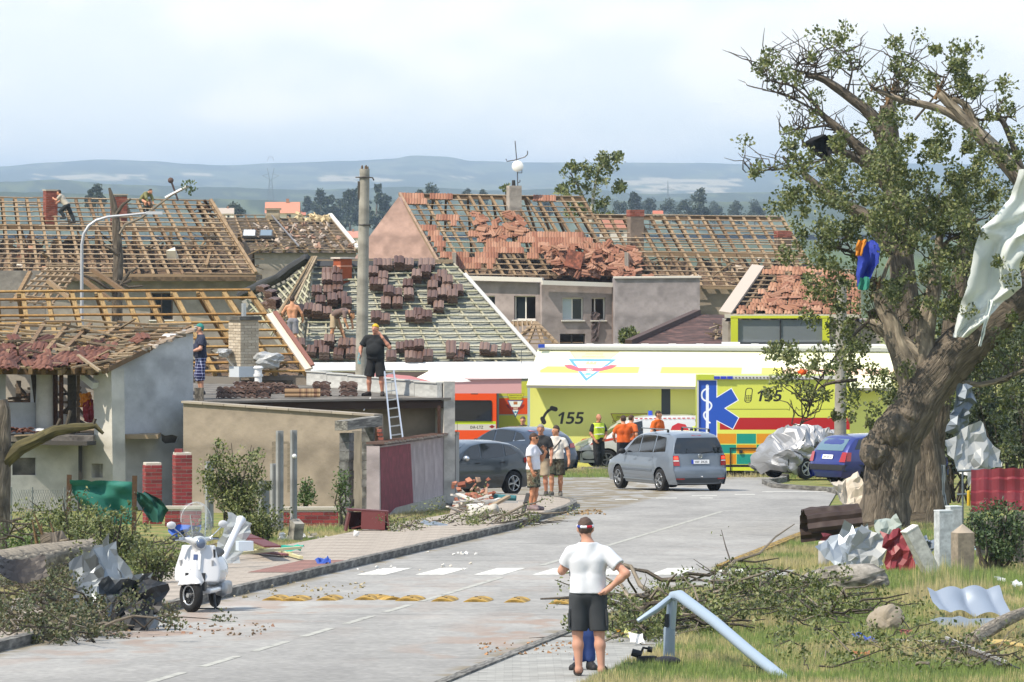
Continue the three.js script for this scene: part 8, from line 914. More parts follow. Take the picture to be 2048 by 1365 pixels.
brokenTree('upright dark tree with snapped crown behind the leaning trunk', 'broken_tree', b2, [
[[[1845, 1070], [1850, 960], [1838, 820], [1815, 640], [1800, 480], [1785, 340], [1775, 210]], [0.62, 0.5, 0.4, 0.31, 0.27, 0.22, 0.17], barkM],
[[[1780, 330], [1750, 240], [1700, 195], [1650, 160], [1614, 150]], [0.18, 0.14, 0.11, 0.09, 0.06], barkM], [[[1628, 158], [1632, 135], [1628, 115]], [0.03, 0.02, 0.012], barkM],
[[[1785, 350], [1730, 305], [1680, 260], [1636, 222]], [0.16, 0.13, 0.1, 0.05], barkM], [[[1795, 400], [1720, 320], [1660, 300], [1605, 290]], [0.13, 0.1, 0.07, 0.03], barkM],
[[[1800, 520], [1740, 440], [1670, 400], [1605, 345]], [0.2, 0.17, 0.12, 0.06], barkM], [[[1805, 540], [1840, 440], [1880, 410], [1930, 378]], [0.14, 0.11, 0.08, 0.04], barkM],
[[[1778, 230], [1795, 170]], [0.1, 0.04], barkM], [[[1690, 195], [1705, 140], [1690, 100]], [0.03, 0.02, 0.01], barkM], [[[1650, 230], [1590, 175], [1540, 160], [1520, 120]], [0.035, 0.025, 0.015, 0.008], barkM], [[[1640, 225], [1570, 190], [1525, 180]], [0.03, 0.02, 0.01], barkM], [[[1780, 215], [1800, 150], [1805, 105]], [0.03, 0.02, 0.01], barkM], [[[1830, 240], [1880, 180], [1900, 140]], [0.03, 0.02, 0.01], barkM], [[[1650, 320], [1580, 335], [1490, 345]], [0.03, 0.02, 0.008], barkM], [[[1660, 250], [1600, 260], [1565, 270]], [0.03, 0.015, 0.01], barkM], [[[1640, 220], [1605, 170], [1588, 130]], [0.03, 0.015, 0.008], barkM],
[[[1860, 900], [1900, 700], [1920, 560], [1940, 440]], [0.3, 0.26, 0.2, 0.12], barkM],
], lf2, 155, 91, { n: 11000, tw: 16, tl: 0.3 });
}
{
const d = 385, b = P(1180, 560, d), lf = []; const R = RNG(5); for (const [x, y, w, h] of [[1160, 360, 20, 26], [1175, 400, 24, 30], [1200, 350, 20, 18], [1225, 325, 20, 14], [1205, 420, 18, 18], [1215, 320, 16, 10], [1238, 378, 8, 10], [1128, 385, 10, 10], [1150, 420, 24, 20]]) for (let k = 0; k < 9; k++) lf.push([x + (R() - 0.5) * 2 * w, y + (R() - 0.5) * 2 * h, 6 + 6 * R(), (R() - 0.5) * 2]);
brokenTree('storm-torn birch rising behind the stripped ridge', 'tree', b, [[[[1180, 560], [1182, 480], [1186, 400], [1200, 340], [1225, 318]], [0.2, 0.15, 0.1, 0.05, 0.02], M(0xb9b6ae, 0.9)], [[[1184, 430], [1160, 380], [1140, 345]], [0.08, 0.05, 0.02], barkPale]], lf, d, 12, { n: 2600, ls: 0.2, tw: 6 });
for (const [x, y, r, dd, l, n] of [[1012, 378, 8, 380, 'thin leafy top showing left of the pale chimney', 120], [1258, 676, 17, 300, 'green garden bush between the grey house and the trailer', 900]]) { const c = P(x, y, dd), t = thing('bush', l, 'bush', V(c.x, P(0, y + r, dd).y, c.z)); part(t, 'foliage', leavesG(n, 0.16, inBall(V(0, r * dd / F, 0), r * dd / F * 1.2), TONE, x), leafMat); part(t, 'stem', tubeG([V(0, -2, 0), V(0, 0.3, 0)], 0.05, 6), barkM); }
}
function bush(name, label, x, d, w, h, n, ls, seed, tones = TONE, up = 0, stems = 8) {
const b = GD(x, d, up), t = thing(name, label, name === 'bush' ? 'bush' : name.replace(/_/g, ' '), b), R = RNG(seed), cl = [];
for (let k = 0; k < stems; k++) { const B = V((R() - 0.5) * w * 0.8, h * (0.55 + 0.45 * R()), (R() - 0.5) * w * 0.5); part(t, 'stem', tubeG(bend(V((R() - 0.5) * w * 0.25, 0, (R() - 0.5) * 0.3), B, 4, 0.12, R() * 60), [0.03, 0.025, 0.018, 0.012, 0.006], 5), barkM); for (let m = 0; m < 5; m++) { const q = B.clone().multiplyScalar(0.35 + 0.65 * R()); q.x += (R() - 0.5) * w * 0.3; q.z += (R() - 0.5) * w * 0.3; cl.push([q, 0.1 + 0.14 * R()]); } }
part(t, 'foliage', leavesG(n, ls, clumps(cl), tones, seed), leafMat); return t;
}
bush('bush', 'tall straggly leafy bush behind the scooter', 480, 140, 1.7, 2.1, 5600, 0.065, 31, TONE, 0, 20); bush('bush', 'small bright shrub behind the low brick wall', 614, 156, 0.5, 0.9, 500, 0.07, 32, [[0.08, 0.14, 0.03], [0.1, 0.16, 0.04]], 0.2, 5); bush('plant', 'slim green climbing plant before the block pillar', 682, 151, 0.3, 1.25, 500, 0.06, 33, [[0.08, 0.14, 0.03], [0.12, 0.18, 0.05]], 0, 4); bush('bush', 'dense glossy bush beside the concrete marker post', 1990, 121, 1.3, 1.25, 3600, 0.06, 34, [[0.035, 0.075, 0.02], [0.06, 0.11, 0.03], [0.09, 0.14, 0.04]], 0, 14); bush('bush', 'low green bush under the tall posts', 520, 138, 1.1, 0.8, 1500, 0.06, 35); bush('bush', 'weedy shrub by the fallen trunk', 225, 116, 1.4, 1.25, 2200, 0.06, 36, TONE, 0, 12); bush('bush', 'ragged bush before the green netting', 150, 125, 1.5, 1.3, 1800, 0.06, 37, TONE, 0, 12); bush('bush', 'leafy scrub left of the scooter', 305, 112, 1.0, 0.75, 1600, 0.055, 38, TONE, 0, 10);
bush('bush', 'light green weeds at the left edge of the white house garden', 40, 122, 1.0, 0.8, 1200, 0.06, 39, [[0.1, 0.17, 0.04], [0.13, 0.2, 0.05]], 0, 8); bush('bush', 'yellow-leaved sprig growing from the tile rubble', 955, 166, 0.5, 0.7, 160, 0.07, 40, [[0.2, 0.22, 0.05], [0.14, 0.18, 0.05]], 0, 4);
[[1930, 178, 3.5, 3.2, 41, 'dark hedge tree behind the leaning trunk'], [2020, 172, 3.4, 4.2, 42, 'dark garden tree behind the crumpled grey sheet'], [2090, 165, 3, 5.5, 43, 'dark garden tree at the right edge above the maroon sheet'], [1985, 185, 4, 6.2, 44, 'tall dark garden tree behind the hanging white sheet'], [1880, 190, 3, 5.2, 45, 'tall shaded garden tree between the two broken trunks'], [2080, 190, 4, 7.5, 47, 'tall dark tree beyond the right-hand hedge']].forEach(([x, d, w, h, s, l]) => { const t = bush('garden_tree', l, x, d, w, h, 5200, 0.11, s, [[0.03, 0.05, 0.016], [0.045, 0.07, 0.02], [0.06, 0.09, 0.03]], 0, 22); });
{
const blade = new THREE.BufferGeometry(), bp = []; const R = RNG(9); for (let k = 0; k < 7; k++) { const a = R() * 6.28, l = 0.06 + 0.07 * R(), x = (R() - 0.5) * 0.12, z = (R() - 0.5) * 0.12, dx = Math.cos(a) * 0.006, dz = Math.sin(a) * 0.006, bx = (R() - 0.5) * 0.08, bz = (R() - 0.5) * 0.08; bp.push(x - dx, 0, z - dz, x + dx, 0, z + dz, x + bx, l, z + bz); } blade.setAttribute('position', new THREE.Float32BufferAttribute(bp, 3)); blade.computeVertexNormals();
const gm = new THREE.MeshPhysicalMaterial({ color: 0xffffff, roughness: 0.8, transmission: 0.2, thickness: 0, side: THREE.DoubleSide });
const patch = (label, n, smp) => { const m = new THREE.InstancedMesh(blade, gm, n), q = new THREE.Matrix4(), c = new THREE.Color(); for (let i = 0; i < n; i++) { const [X, d, k] = smp(); const f = fbm(X * 0.6, d * 0.35, 3), g = rnd(); q.makeRotationY(rnd() * 6.28).scale(V(1, (0.6 + 0.9 * rnd()) * (k || 1), 1)).setPosition(X, gY(d) - 0.03, -d); m.setMatrixAt(i, q); if (f + 0.25 * (g - 0.5) > 0.5) c.setRGB(0.44 * (0.8 + 0.4 * g), 0.39 * (0.8 + 0.4 * g), 0.2); else c.setRGB(0.19 * (0.8 + 0.5 * g), 0.26 * (0.8 + 0.5 * g), 0.07); m.setColorAt(i, c); } m.name = 'grass'; shade(m); tag(m, label, 'grass', null, 'stuff'); };
patch('long dry and green grass covering the right verge', 90000, () => { let X, d; do { d = 78 + 75 * Math.pow(rnd(), 1.3); X = XR(d) + (d < 99 ? 1.8 : 0.25) + 9 * Math.pow(rnd(), 1.2); } while (d > 111.5 && d < 122.5 && X < XR(d) + 1.6); return [X, d]; });
patch('short grass strip and weeds beside the left footway', 26000, () => { const d = 95 + 70 * rnd(); return [XL(d) - 2.75 - 3.5 * Math.pow(rnd(), 1.6), d, 0.9]; });
patch('tall grass clump by the white posts', 5000, () => { const d = 104 + 12 * rnd(); return [GD(1905, d).x + (rnd() - 0.5) * 1.7 * rnd(), d, 1.7 * (0.4 + rnd() * rnd() * 1.6)]; });
patch('dry grass strip before the ambulances', 14000, () => { const d = 213 + 14 * rnd(); return [lerp(-3, 12, rnd()) + (rnd() < 0.3 ? -1 : 0), d + (rnd() < 0.2 ? -15 * rnd() : 0) * 0, 1.2]; });
}
// ================================================================ DEBRIS
const steelM = M(0x8d969e, 0.38, { metalness: 0.55 }), greyMetal = M(0x8f979d, 0.42, { metalness: 0.6 }), maroon = M(0x6b2a30, 0.5, { metalness: 0.2 });
function solo(name, label, cat, geo, mat, p, rot, group) { const m = tag(part(null, name, geo, mat), label, cat, group); m.position.copy(p); if (rot) m.rotation.set(...rot); return m; }
function ribbon(rows, d, amp, seed, cols = 14) {                         // cloth hung between traced edges, with real folds in depth
const fine = []; for (let i = 0; i < rows.length - 1; i++) for (let k = 0; k < 5; k++) fine.push(rows[i].map((v, e) => lerp(v, rows[i + 1][e], k / 5))); fine.push(rows[rows.length - 1]);
const pos = [], idx = []; fine.forEach(([y, a, b], j) => { for (let i = 0; i <= cols; i++) { const u = i / cols, q = P(lerp(a, b, u) + 3 * (vn(j * 0.7, i) - 0.5), y + 4 * (vn(i * 0.8 + seed, j * 0.5) - 0.5), d + amp * (Math.sin(u * 9 + seed + 1.5 * vn(j * 0.25, seed)) * 0.6 + (vn(u * 5 + seed, j * 0.22) - 0.5) * 1.6)); pos.push(q.x, q.y, q.z); } });
const n = fine.length; for (let j = 0; j < n - 1; j++) for (let i = 0; i < cols; i++) { const a = j * (cols + 1) + i, b = a + cols + 1; idx.push(a, b, a + 1, a + 1, b, b + 1); }
const g = new THREE.BufferGeometry(); g.setAttribute('position', new THREE.Float32BufferAttribute(pos, 3)); g.setIndex(idx); g.computeVertexNormals(); return g;
}
const cloth = (name, label, cat, rows, d, amp, seed, mat) => tag(part(null, name, ribbon(rows, d, amp, seed), mat), label, cat);
cloth('plastic_sheet', 'large torn white plastic sheet hanging from the leaning tree', 'plastic sheet', [[340, 2040, 2120], [400, 2020, 2110], [440, 1985, 2090], [458, 1962, 2075], [480, 1953, 2058], [530, 1945, 2040], [575, 1934, 2044], [610, 1922, 2000], [645, 1912, 1968], [675, 1907, 1936]], 147.4, 0.22, 3, M(0xd6dedc, 0.45, { transmission: 0.25, thickness: 0 }));
cloth('plastic_strip', 'thin torn plastic strip dangling below the white sheet', 'plastic sheet', [[600, 1978, 1992], [650, 1968, 1974], [692, 1958, 1963]], 147.3, 0.05, 5, M(0xd6dedc, 0.5));
cloth('jacket', 'blue and green jacket with orange sleeve caught in the tree', 'jacket', [[482, 1722, 1752], [500, 1714, 1762], [525, 1716, 1758], [550, 1712, 1745], [572, 1714, 1734]], 147, 0.12, 8, M(0x1f3596, 0.8)); cloth('rag', 'orange rag beside the blue jacket in the tree', 'rag', [[480, 1718, 1735], [498, 1712, 1728], [512, 1712, 1724]], 146.8, 0.06, 9, M(0xc07a22, 0.85)); cloth('rag', 'teal rag below the blue jacket in the tree', 'rag', [[555, 1722, 1740], [580, 1716, 1738]], 146.8, 0.06, 10, M(0x2a7a68, 0.85)); cloth('rag', 'bright orange scrap caught in the low twigs before the trailer', 'rag', [[740, 1594, 1616], [746, 1598, 1614], [750, 1604, 1610]], 146.8, 0.05, 12, M(0xe0591c, 0.8));
cloth('rag', 'black cloth snagged on a broken limb high in the tree', 'rag', [[270, 1640, 1675], [282, 1612, 1672], [300, 1616, 1664], [322, 1650, 1666], [346, 1648, 1656]], 153.5, 0.14, 14, M(0x15171b, 0.9));
function pile(label, list, d0, nT, nL, o = {}) {                         // list: [x, y(ground row), half width px, height m]
const c = G(list[0][0], list[0][1]), t = thing('branch_pile', label, 'branch pile', c), R = RNG(o.seed || 3), cl = [];
const pick2 = () => { const q = list[Math.floor(R() * list.length)], y = q[1] + (R() - 0.5) * 2 * (q[4] || 10), p = G(q[0] + (R() - 0.5) * 2 * q[2], y); return [p, q[3]]; };
for (let k = 0; k < nT; k++) { const [p, h] = pick2(), a = R() * 6.28, l = (o.len || 0.7) * (0.5 + 1.3 * R()), e = (R() - 0.35) * 0.8, A = p.clone().add(V(0, h * R() * 0.7 + 0.03, 0)), B = A.clone().add(V(Math.cos(a) * l, Math.max(-A.y + p.y + 0.02, Math.sin(e) * l * 0.8), Math.sin(a) * l * 1.4)), r = (o.r || 0.02) * (0.4 + R() * R() * 1.6); part(t, 'branch', tubeG(bend(A, B, 4, 0.12, R() * 90).map(v => v.sub(c)), [r, r * 0.9, r * 0.75, r * 0.55, r * 0.3], 5), k % 3 ? barkM : barkPale); if (R() < 0.5) cl.push([B.clone().sub(c), 0.12 + 0.1 * R()]); }
for (let k = 0; k < nT * 0.8; k++) { const [p, h] = pick2(); cl.push([p.clone().add(V(0, h * R() * 0.8 + 0.04, 0)).sub(c), 0.1 + 0.12 * R(), 0.7]); }
stuff(part(t, 'leaves', leavesG(nL, o.ls || 0.055, clumps(cl), o.tones || TONE, o.seed || 3), leafMat)); return t;
}
pile('wide pile of torn leafy branches between the standing man and the tree', [[1400, 1262, 110, 0.7, 14], [1480, 1235, 120, 0.85, 16], [1340, 1270, 90, 0.5, 10], [1560, 1225, 90, 0.75, 14], [1620, 1250, 90, 0.5, 16], [1270, 1280, 50, 0.36, 10]], 95, 150, 10500, { seed: 21, len: 0.8 });
pile('long bare limbs reaching over the branch pile towards the road', [[1450, 1215, 110, 0.75, 8], [1330, 1232, 70, 0.5, 8]], 100, 26, 300, { seed: 22, len: 1.5, r: 0.034 });
pile('scattered leafy twigs on the right-hand grass', [[1700, 1290, 160, 0.18, 24], [1830, 1310, 140, 0.16, 24], [1950, 1330, 90, 0.14, 20], [1760, 1340, 180, 0.12, 14], [1720, 1235, 60, 0.2, 16]], 90, 90, 2600, { seed: 23, len: 0.55, r: 0.013 });
pile('heap of leafy branches and litter at the left roadside', [[110, 1272, 120, 0.5, 12], [40, 1262, 90, 0.62, 14], [190, 1262, 80, 0.42, 14], [60, 1225, 90, 0.75, 16], [150, 1225, 90, 0.7, 16], [262, 1235, 60, 0.25, 10], [90, 1285, 110, 0.25, 5]], 92, 150, 13000, { seed: 24, len: 0.7, tones: [[0.05, 0.075, 0.022], [0.08, 0.1, 0.03], [0.11, 0.115, 0.045], [0.14, 0.12, 0.06]] });
pile('tangle of broken branches and leaves around the fallen log', [[90, 1150, 120, 0.95, 18], [210, 1135, 90, 0.8, 16], [40, 1110, 80, 0.9, 14], [160, 1110, 90, 1.0, 12], [270, 1140, 50, 0.6, 10]], 112, 90, 5600, { seed: 25, len: 0.9, r: 0.026 });
pile('cut branches lying at the end of the street wall', [[975, 1052, 50, 0.35, 8], [1030, 1052, 40, 0.25, 6], [900, 1058, 70, 0.16, 6]], 158, 46, 1500, { seed: 26, len: 0.8 }); pile('twigs and leaves beside the broken maroon cabinet', [[815, 1070, 40, 0.2, 5], [790, 1066, 30, 0.3, 5]], 146, 26, 700, { seed: 27, len: 0.5 });
{ // fallen log, foreground left tree with mossy limb
const A = G(-40, 1182, 0.28), B = G(190, 1150, 0.38); solo('fallen_log', 'thick fallen log with torn bark under the branches', 'log', tubeG(bend(V(0, 0, 0), B.clone().sub(A), 6, 0.08, 4), [0.36, 0.34, 0.35, 0.33, 0.3, 0.28, 0.26], 16, 0.15), barkPale, A);
const b = GD(-6, 128), t = thing('broken_tree', 'dark tree at the left edge with mossy broken limb', 'tree', b), q = (x, y, z = 0) => P(x, y, 128 + z).sub(b); part(t, 'trunk', tubeG([V(0, 0, 0), q(-4, 1000), q(0, 900), q(4, 820), q(2, 800)], [0.24, 0.2, 0.18, 0.14, 0.1], 12, 0.2), barkM); const l = part(t, 'limb', tubeG([q(0, 930), q(40, 895), q(110, 862), q(150, 856), q(190, 852), q(206, 868)], [0.15, 0.13, 0.1, 0.08, 0.05, 0.03], 10, 0.2), M(0x6f6a48, 0.95, { map: T.bark })); for (const p of [[[130, 860], [138, 830], [140, 822]], [[110, 862], [120, 838]], [[185, 853], [190, 838]]]) part(l, 'stub', tubeG(p.map(v => q(...v)), 0.035, 6), barkM);
const s = GD(100, 118), u = thing('tree_stump', 'torn stump with upright splinters in the left garden', 'stump', s); part(u, 'stump', tubeG([V(0, 0, 0), V(0.05, 0.5, 0), V(0.0, 0.75, 0)], [0.34, 0.28, 0.18], 12, 0.3), barkM); for (let k = 0; k < 5; k++) part(u, 'splinter', tubeG([V(-0.2 + 0.09 * k, 0.45, 0), V(-0.3 + 0.1 * k * vn(k, 9) * 2, 0.8 + 0.3 * vn(k, 3), 0.1 * vn(k, 1))], [0.045, 0.008], 5), splint);
}
solo('metal_sheet', 'folded galvanised sheet standing like a tent on the left heap', 'metal sheet', sheetG(1.0, 0.9, 14, 12, 0.1, 2.3, 0.1), M(0x5a6065, 0.4, { metalness: 0.55 }), G(196, 1240, 0.62), [-0.3, -0.75, 0.35]); solo('metal_sheet', 'bright folded edge of sheet leaning over the dark crumpled metal', 'metal sheet', sheetG(0.4, 1.0, 8, 14, 0.06, 6.3, 0.05), M(0x7d858b, 0.4, { metalness: 0.5 }), G(236, 1242, 0.62), [-0.35, 0.5, 0.55]);
solo('crumpled_metal', 'crumpled shiny dark metal ball of sheeting at the road edge', 'metal sheet', sheetG(0.75, 0.8, 13, 13, 0.3, 61, 0.2), M(0x63686c, 0.32, { metalness: 0.7 }), G(258, 1262, 0.34), [-0.5, 0.3, 0.2]); solo('black_bin_liner', 'black torn liner trailing from the crumpled metal', 'plastic sheet', sheetG(0.4, 0.8, 8, 12, 0.14, 9.1), M(0x1d1e20, 0.5), G(292, 1262, 0.38), [-0.4, 0.3, -0.5]); solo('car_bonnet', 'dark curved car bonnet at the left edge heap', 'car bonnet', sheetG(0.75, 0.45, 22, 14, 0.02, 12, 0.16, 0.1), M(0x2c2826, 0.5, { metalness: 0.3 }), G(36, 1262, 0.85), [-0.9, 0.3, 0.2]); solo('crumpled_metal', 'dull grey crumpled sheet across the left heap', 'metal sheet', sheetG(1.1, 0.5, 16, 8, 0.14, 15), M(0x676d71, 0.4, { metalness: 0.5 }), G(222, 1255, 0.5), [-0.9, -0.2, -0.15]);
cloth('shade_net', 'green shade netting sagging between posts before the white house', 'netting', [[962, 140, 262], [975, 138, 266], [1000, 150, 270], [1030, 190, 266], [1050, 200, 262]], 146, 0.16, 2, M(0x1d6a5c, 0.9, { transmission: 0.15, thickness: 0 })); cloth('shade_net', 'dark green netting bunched against the brick pillar', 'netting', [[985, 272, 290], [1000, 274, 322], [1020, 284, 336], [1045, 302, 326]], 145, 0.18, 6, M(0x145046, 0.9)); cloth('tarpaulin', 'blue tarpaulin crumpled behind the scooter', 'tarpaulin', [[1050, 340, 402], [1062, 336, 400], [1076, 344, 396]], 138, 0.15, 4, M(0x2a55a8, 0.6));
[[136, 950, 1042, 146, 'dark stake at the left end of the green netting'], [267, 952, 1042, 145, 'dark plank stake between the green nettings']].forEach(([x, y0, y1, d, l]) => { const t = thing('stake', l, 'stake', GD(x, d)); bar(t, 'shaft', darkWood, GD(x, d), P(x + 2, y0, d), 0.1, 0.06, V(0, 0, 1)); part(t, 'nail', boxG(0.02, 0.02, 0.06, 0.02, 0.9, 0.04), chrome); });
{ const t = thing('wire_fence', 'wire mesh fence sagging before the white house', 'fence', GD(70, 140)), m = M(0x6f7674, 0.6), L = (x, y) => P(x, y, 140).sub(t.position); for (const x of [22, 64, 128]) part(t, 'fence_post', tubeG([L(x, 1060), L(x, 975)], 0.018, 6), m); const w = []; for (let k = 0; k < 22; k++) { w.push(tubeG([L(22 + k * 4.8, 980), L(22 + k * 4.8 + 22, 1040)], 0.004, 4, 0, false), tubeG([L(44 + k * 4.8, 980), L(22 + k * 4.8, 1040)], 0.004, 4, 0, false)); } stuff(part(t, 'wire_mesh', merge(w), m)); }
{ const A = G(436, 1150, 0.1), B = P(482, 1040, -A.z + 1).sub(A); const p = thing('gutter_pipe', 'white gutter pipe with funnel leaning behind the scooter', 'pipe', A); part(p, 'pipe', tubeG([V(0, 0, 0), B.clone().multiplyScalar(0.9), B], [0.06, 0.06, 0.09], 14), M(0xcdd2d8, 0.4)); part(p, 'bracket', boxG(0.26, 0.16, 0.2, B.x + 0.1, B.y * 0.5, 0.1, 0.3), M(0xc4d0dc, 0.4)); solo('plastic_sheet', 'clear crumpled plastic panel behind the scooter seat', 'plastic sheet', sheetG(0.5, 0.9, 8, 12, 0.08, 5), M(0xbfc6ca, 0.3, { transmission: 0.4, thickness: 0 }), G(468, 1140, 0.5), [-0.1, 0.4, -0.3]); }
const plank = (label, mat, a, b, w, h, up = 0.04) => { const A = G(a[0], a[1], 0.12 + up), B = G(b[0], b[1], 0.12 + (b[2] ?? up)), c = A.clone().add(B).multiplyScalar(0.5), t = thing('plank', label, 'plank', c); bar(t, 'board', mat, A, B, w, h); bar(t, 'batten', mat, L3(A, B, 0.45).add(V(-w * 0.4, h * 0.8, 0)), L3(A, B, 0.5).add(V(w * 0.4, h * 0.8, 0)), 0.05, 0.02); return t; };
plank('dark red board tilted on the left footway', M(0x5c2a2c, 0.7), [482, 1108], [545, 1136], 0.3, 0.03, 0.25); plank('maroon board lying flat on the left footway', M(0x7a4a4c, 0.7), [500, 1120], [575, 1128], 0.22, 0.03); plank('long cream batten lying across the footway boards', M(0xc8c39a, 0.7), [440, 1136], [600, 1120], 0.07, 0.05, 0.1); plank('short cream batten beside the dark red boards', M(0xc2bd92, 0.7), [560, 1122], [602, 1134], 0.07, 0.05); plank('dark plank leaning upright at the corner beside the men', woodM(0x3c3a36), [1046, 1040, 0.02], [1056, 1036, 0.42], 0.09, 0.05, 0.02);
solo('rag', 'teal cloth scrap on the footway boards', 'rag', sheetG(0.45, 0.3, 8, 6, 0.07, 3), M(0x2a9a86, 0.85), G(582, 1118, 0.2), [-1.3, 0, 0]); solo('rag', 'blue and white rag on the kerb by the crossing', 'rag', sheetG(0.26, 0.3, 8, 6, 0.06, 7), M(0x2f4fa0, 0.85), G(646, 1141, 0.17), [-1.2, 0, 0.2]);
{ const A = G(735, 1072, 0.1), t = thing('broken_cabinet', 'smashed maroon cabinet lying by the gateway', 'cabinet', A), m = M(0x5d2b2a, 0.6); part(t, 'carcass', merge([boxG(0.85, 0.04, 0.5, 0, 0.42, 0, 0.1, 0, -0.06), boxG(0.04, 0.42, 0.5, 0.4, 0.2, 0, 0.1, 0, 0.12), boxG(0.04, 0.4, 0.5, -0.42, 0.2, 0, 0.1, 0, -0.2), boxG(0.8, 0.36, 0.03, 0, 0.2, -0.24, 0.1)]), m); part(t, 'door', boxG(0.5, 0.36, 0.03, 0.12, 0.22, 0.27, 0.15, -0.12, -0.05), M(0x6d3432, 0.55)); part(t, 'shelf', boxG(0.5, 0.02, 0.4, -0.1, 0.12, 0.05, 0.1, 0, 0.25), m); }
function heap(label, x, y, wpx, n, mats_, size, up = 0, dep = 0.6, cat = 'rubble') { const c = G(x, y), t = thing('rubble_heap', label, cat, c), s = -c.z / F; lumps(t, n, () => { const q = c.clone().add(V((rnd() - 0.5) * wpx * s, 0, (rnd() - 0.5) * dep)); q.y = gY(-q.z) + rnd() * rnd() * up + 0.004; return q; }, mats_, size); return t; }
heap('pale plaster rubble and slabs before the low brick wall', 620, 1084, 130, 40, [M(0xb5b0a6, 1), M(0xa39d92, 1), M(0xc6c3bc, 1)], [0.03, 0.11], 0.2, 1.2); const hb = heap('heap of broken red tiles and bricks by the street wall end', 945, 1030, 80, 110, [M(0x9a6250, 1), M(0xa8745f, 1), M(0x8a5444, 1), M(0xb89a86, 1)], [0.04, 0.11], 1.0, 1.4); boards(hb, 16, () => G(945 + rr(-40, 60), 1035).add(V(0, rr(0.05, 0.5), 0)), [batM[0], M(0xc9c6c0, 0.7)], [0.4, 1.2], 0.4); heap('white plaster crumbs along the foot of the left kerb', 900, 1108, 120, 12, [M(0xd8d8d4, 1)], [0.02, 0.06], 0.03, 2); heap('white litter scattered on the road by the kerb', 815, 1135, 260, 14, [M(0xdcdcd8, 1), M(0xbdb7aa, 1)], [0.02, 0.05], 0.02, 6); heap('leaf litter and crumbs swept against the left kerb', 560, 1182, 330, 90, [M(0x7a6f50, 1), M(0x8d8262, 1), M(0xa39a84, 1)], [0.01, 0.04], 0.02, 8); heap('brown leaf litter beside the corner of the kerb', 1150, 1026, 120, 70, [M(0x8d7556, 1), M(0x9c8462, 1)], [0.015, 0.05], 0.02, 5); heap('dirt and bark crumbs along the road below the left heap', 330, 1262, 420, 120, [M(0x6a5a48, 1), M(0x7d6a54, 1), M(0x8f6f5c, 1)], [0.008, 0.035], 0.01, 5); heap('dry leaf litter along the edge of the near footway', 1080, 1298, 260, 110, [M(0x8f6f52, 1), M(0xa07a58, 1), M(0x6f5a42, 1)], [0.008, 0.03], 0.01, 4);
solo('concrete_slab', 'broken pale slab tipped against the low brick wall', 'slab', boxUV(boxG(0.2, 0.34, 0.3, 0, 0, 0, 0.4, 0.3)), M(0xb4b1a8, 0.95, { map: T.rough }), G(592, 1090, 0.3)); solo('plastic_bag', 'small white plastic bag on the grass edge of the footway', 'bag', LUMP[0], M(0xdcdcda, 0.5), G(712, 1088, 0.2)).scale.set(0.08, 0.1, 0.08); solo('sack', 'white sack on the rubble at the street wall end', 'sack', LUMP[2], M(0xcfccc4, 0.8), G(950, 1048, 0.35)).scale.set(0.26, 0.16, 0.2); solo('pipe', 'grey corrugated hose lying on the rubble at the corner', 'hose', tubeG(bend(V(0, 0, 0), V(0.6, 0.2, 0.2), 8, 0.1, 3), [0.1, 0.115, 0.1, 0.115, 0.1, 0.115, 0.1, 0.115, 0.1], 10), M(0xaaa79e, 0.7), G(940, 1052, 0.2)); solo('roll', 'dark teal roll of mat at the corner rubble', 'mat', tubeG([V(0, 0, 0), V(0.55, -0.03, 0.1)], 0.07, 10), M(0x2c6a72, 0.8), G(985, 1030, 0.42)); solo('metal_strip', 'bent pale sheet strip lying in the grass before the street wall', 'metal sheet', sheetG(0.55, 0.2, 10, 4, 0.05, 8), steelM, G(868, 1062, 0.16), [-1.2, 0.1, -0.2]);
// ---------------------------------------------------------------- right verge
{ // bent lamp post
const b = G(1338, 1326), d = -b.z, q = (x, y, z = 0) => P(x, y, d + z).sub(b), m = M(0x9fb0c0, 0.45, { metalness: 0.35 }), t = thing('bent_lamp_post', 'pale blue steel lamp post snapped and folded over towards the grass', 'lamp post', b); part(t, 'stump', tubeG([V(0, -0.1, 0), q(1339, 1258), q(1341, 1256)], [0.072, 0.072, 0.066], 18), M(0x8898a8, 0.5, { metalness: 0.3 })); part(t, 'upright', tubeG([q(1341, 1258), q(1345, 1200), q(1347, 1190)], [0.062, 0.062, 0.05], 18), m); part(t, 'folded_pole', tubeG([q(1345, 1192), q(1360, 1192, -0.2), q(1430, 1245, -1.6), q(1500, 1305, -3), q(1600, 1385, -5)], [0.05, 0.068, 0.068, 0.068, 0.068], 18), m); part(t, 'torn_flap', tubeG([q(1346, 1193), q(1312, 1220, -0.2), q(1276, 1243, -0.3)], [0.04, 0.045, 0.03], 10), m); part(t, 'access_door', boxG(0.05, 0.16, 0.02).translate(...q(1334, 1242, -0.07).toArray()), M(0x2e3338, 0.8));
}
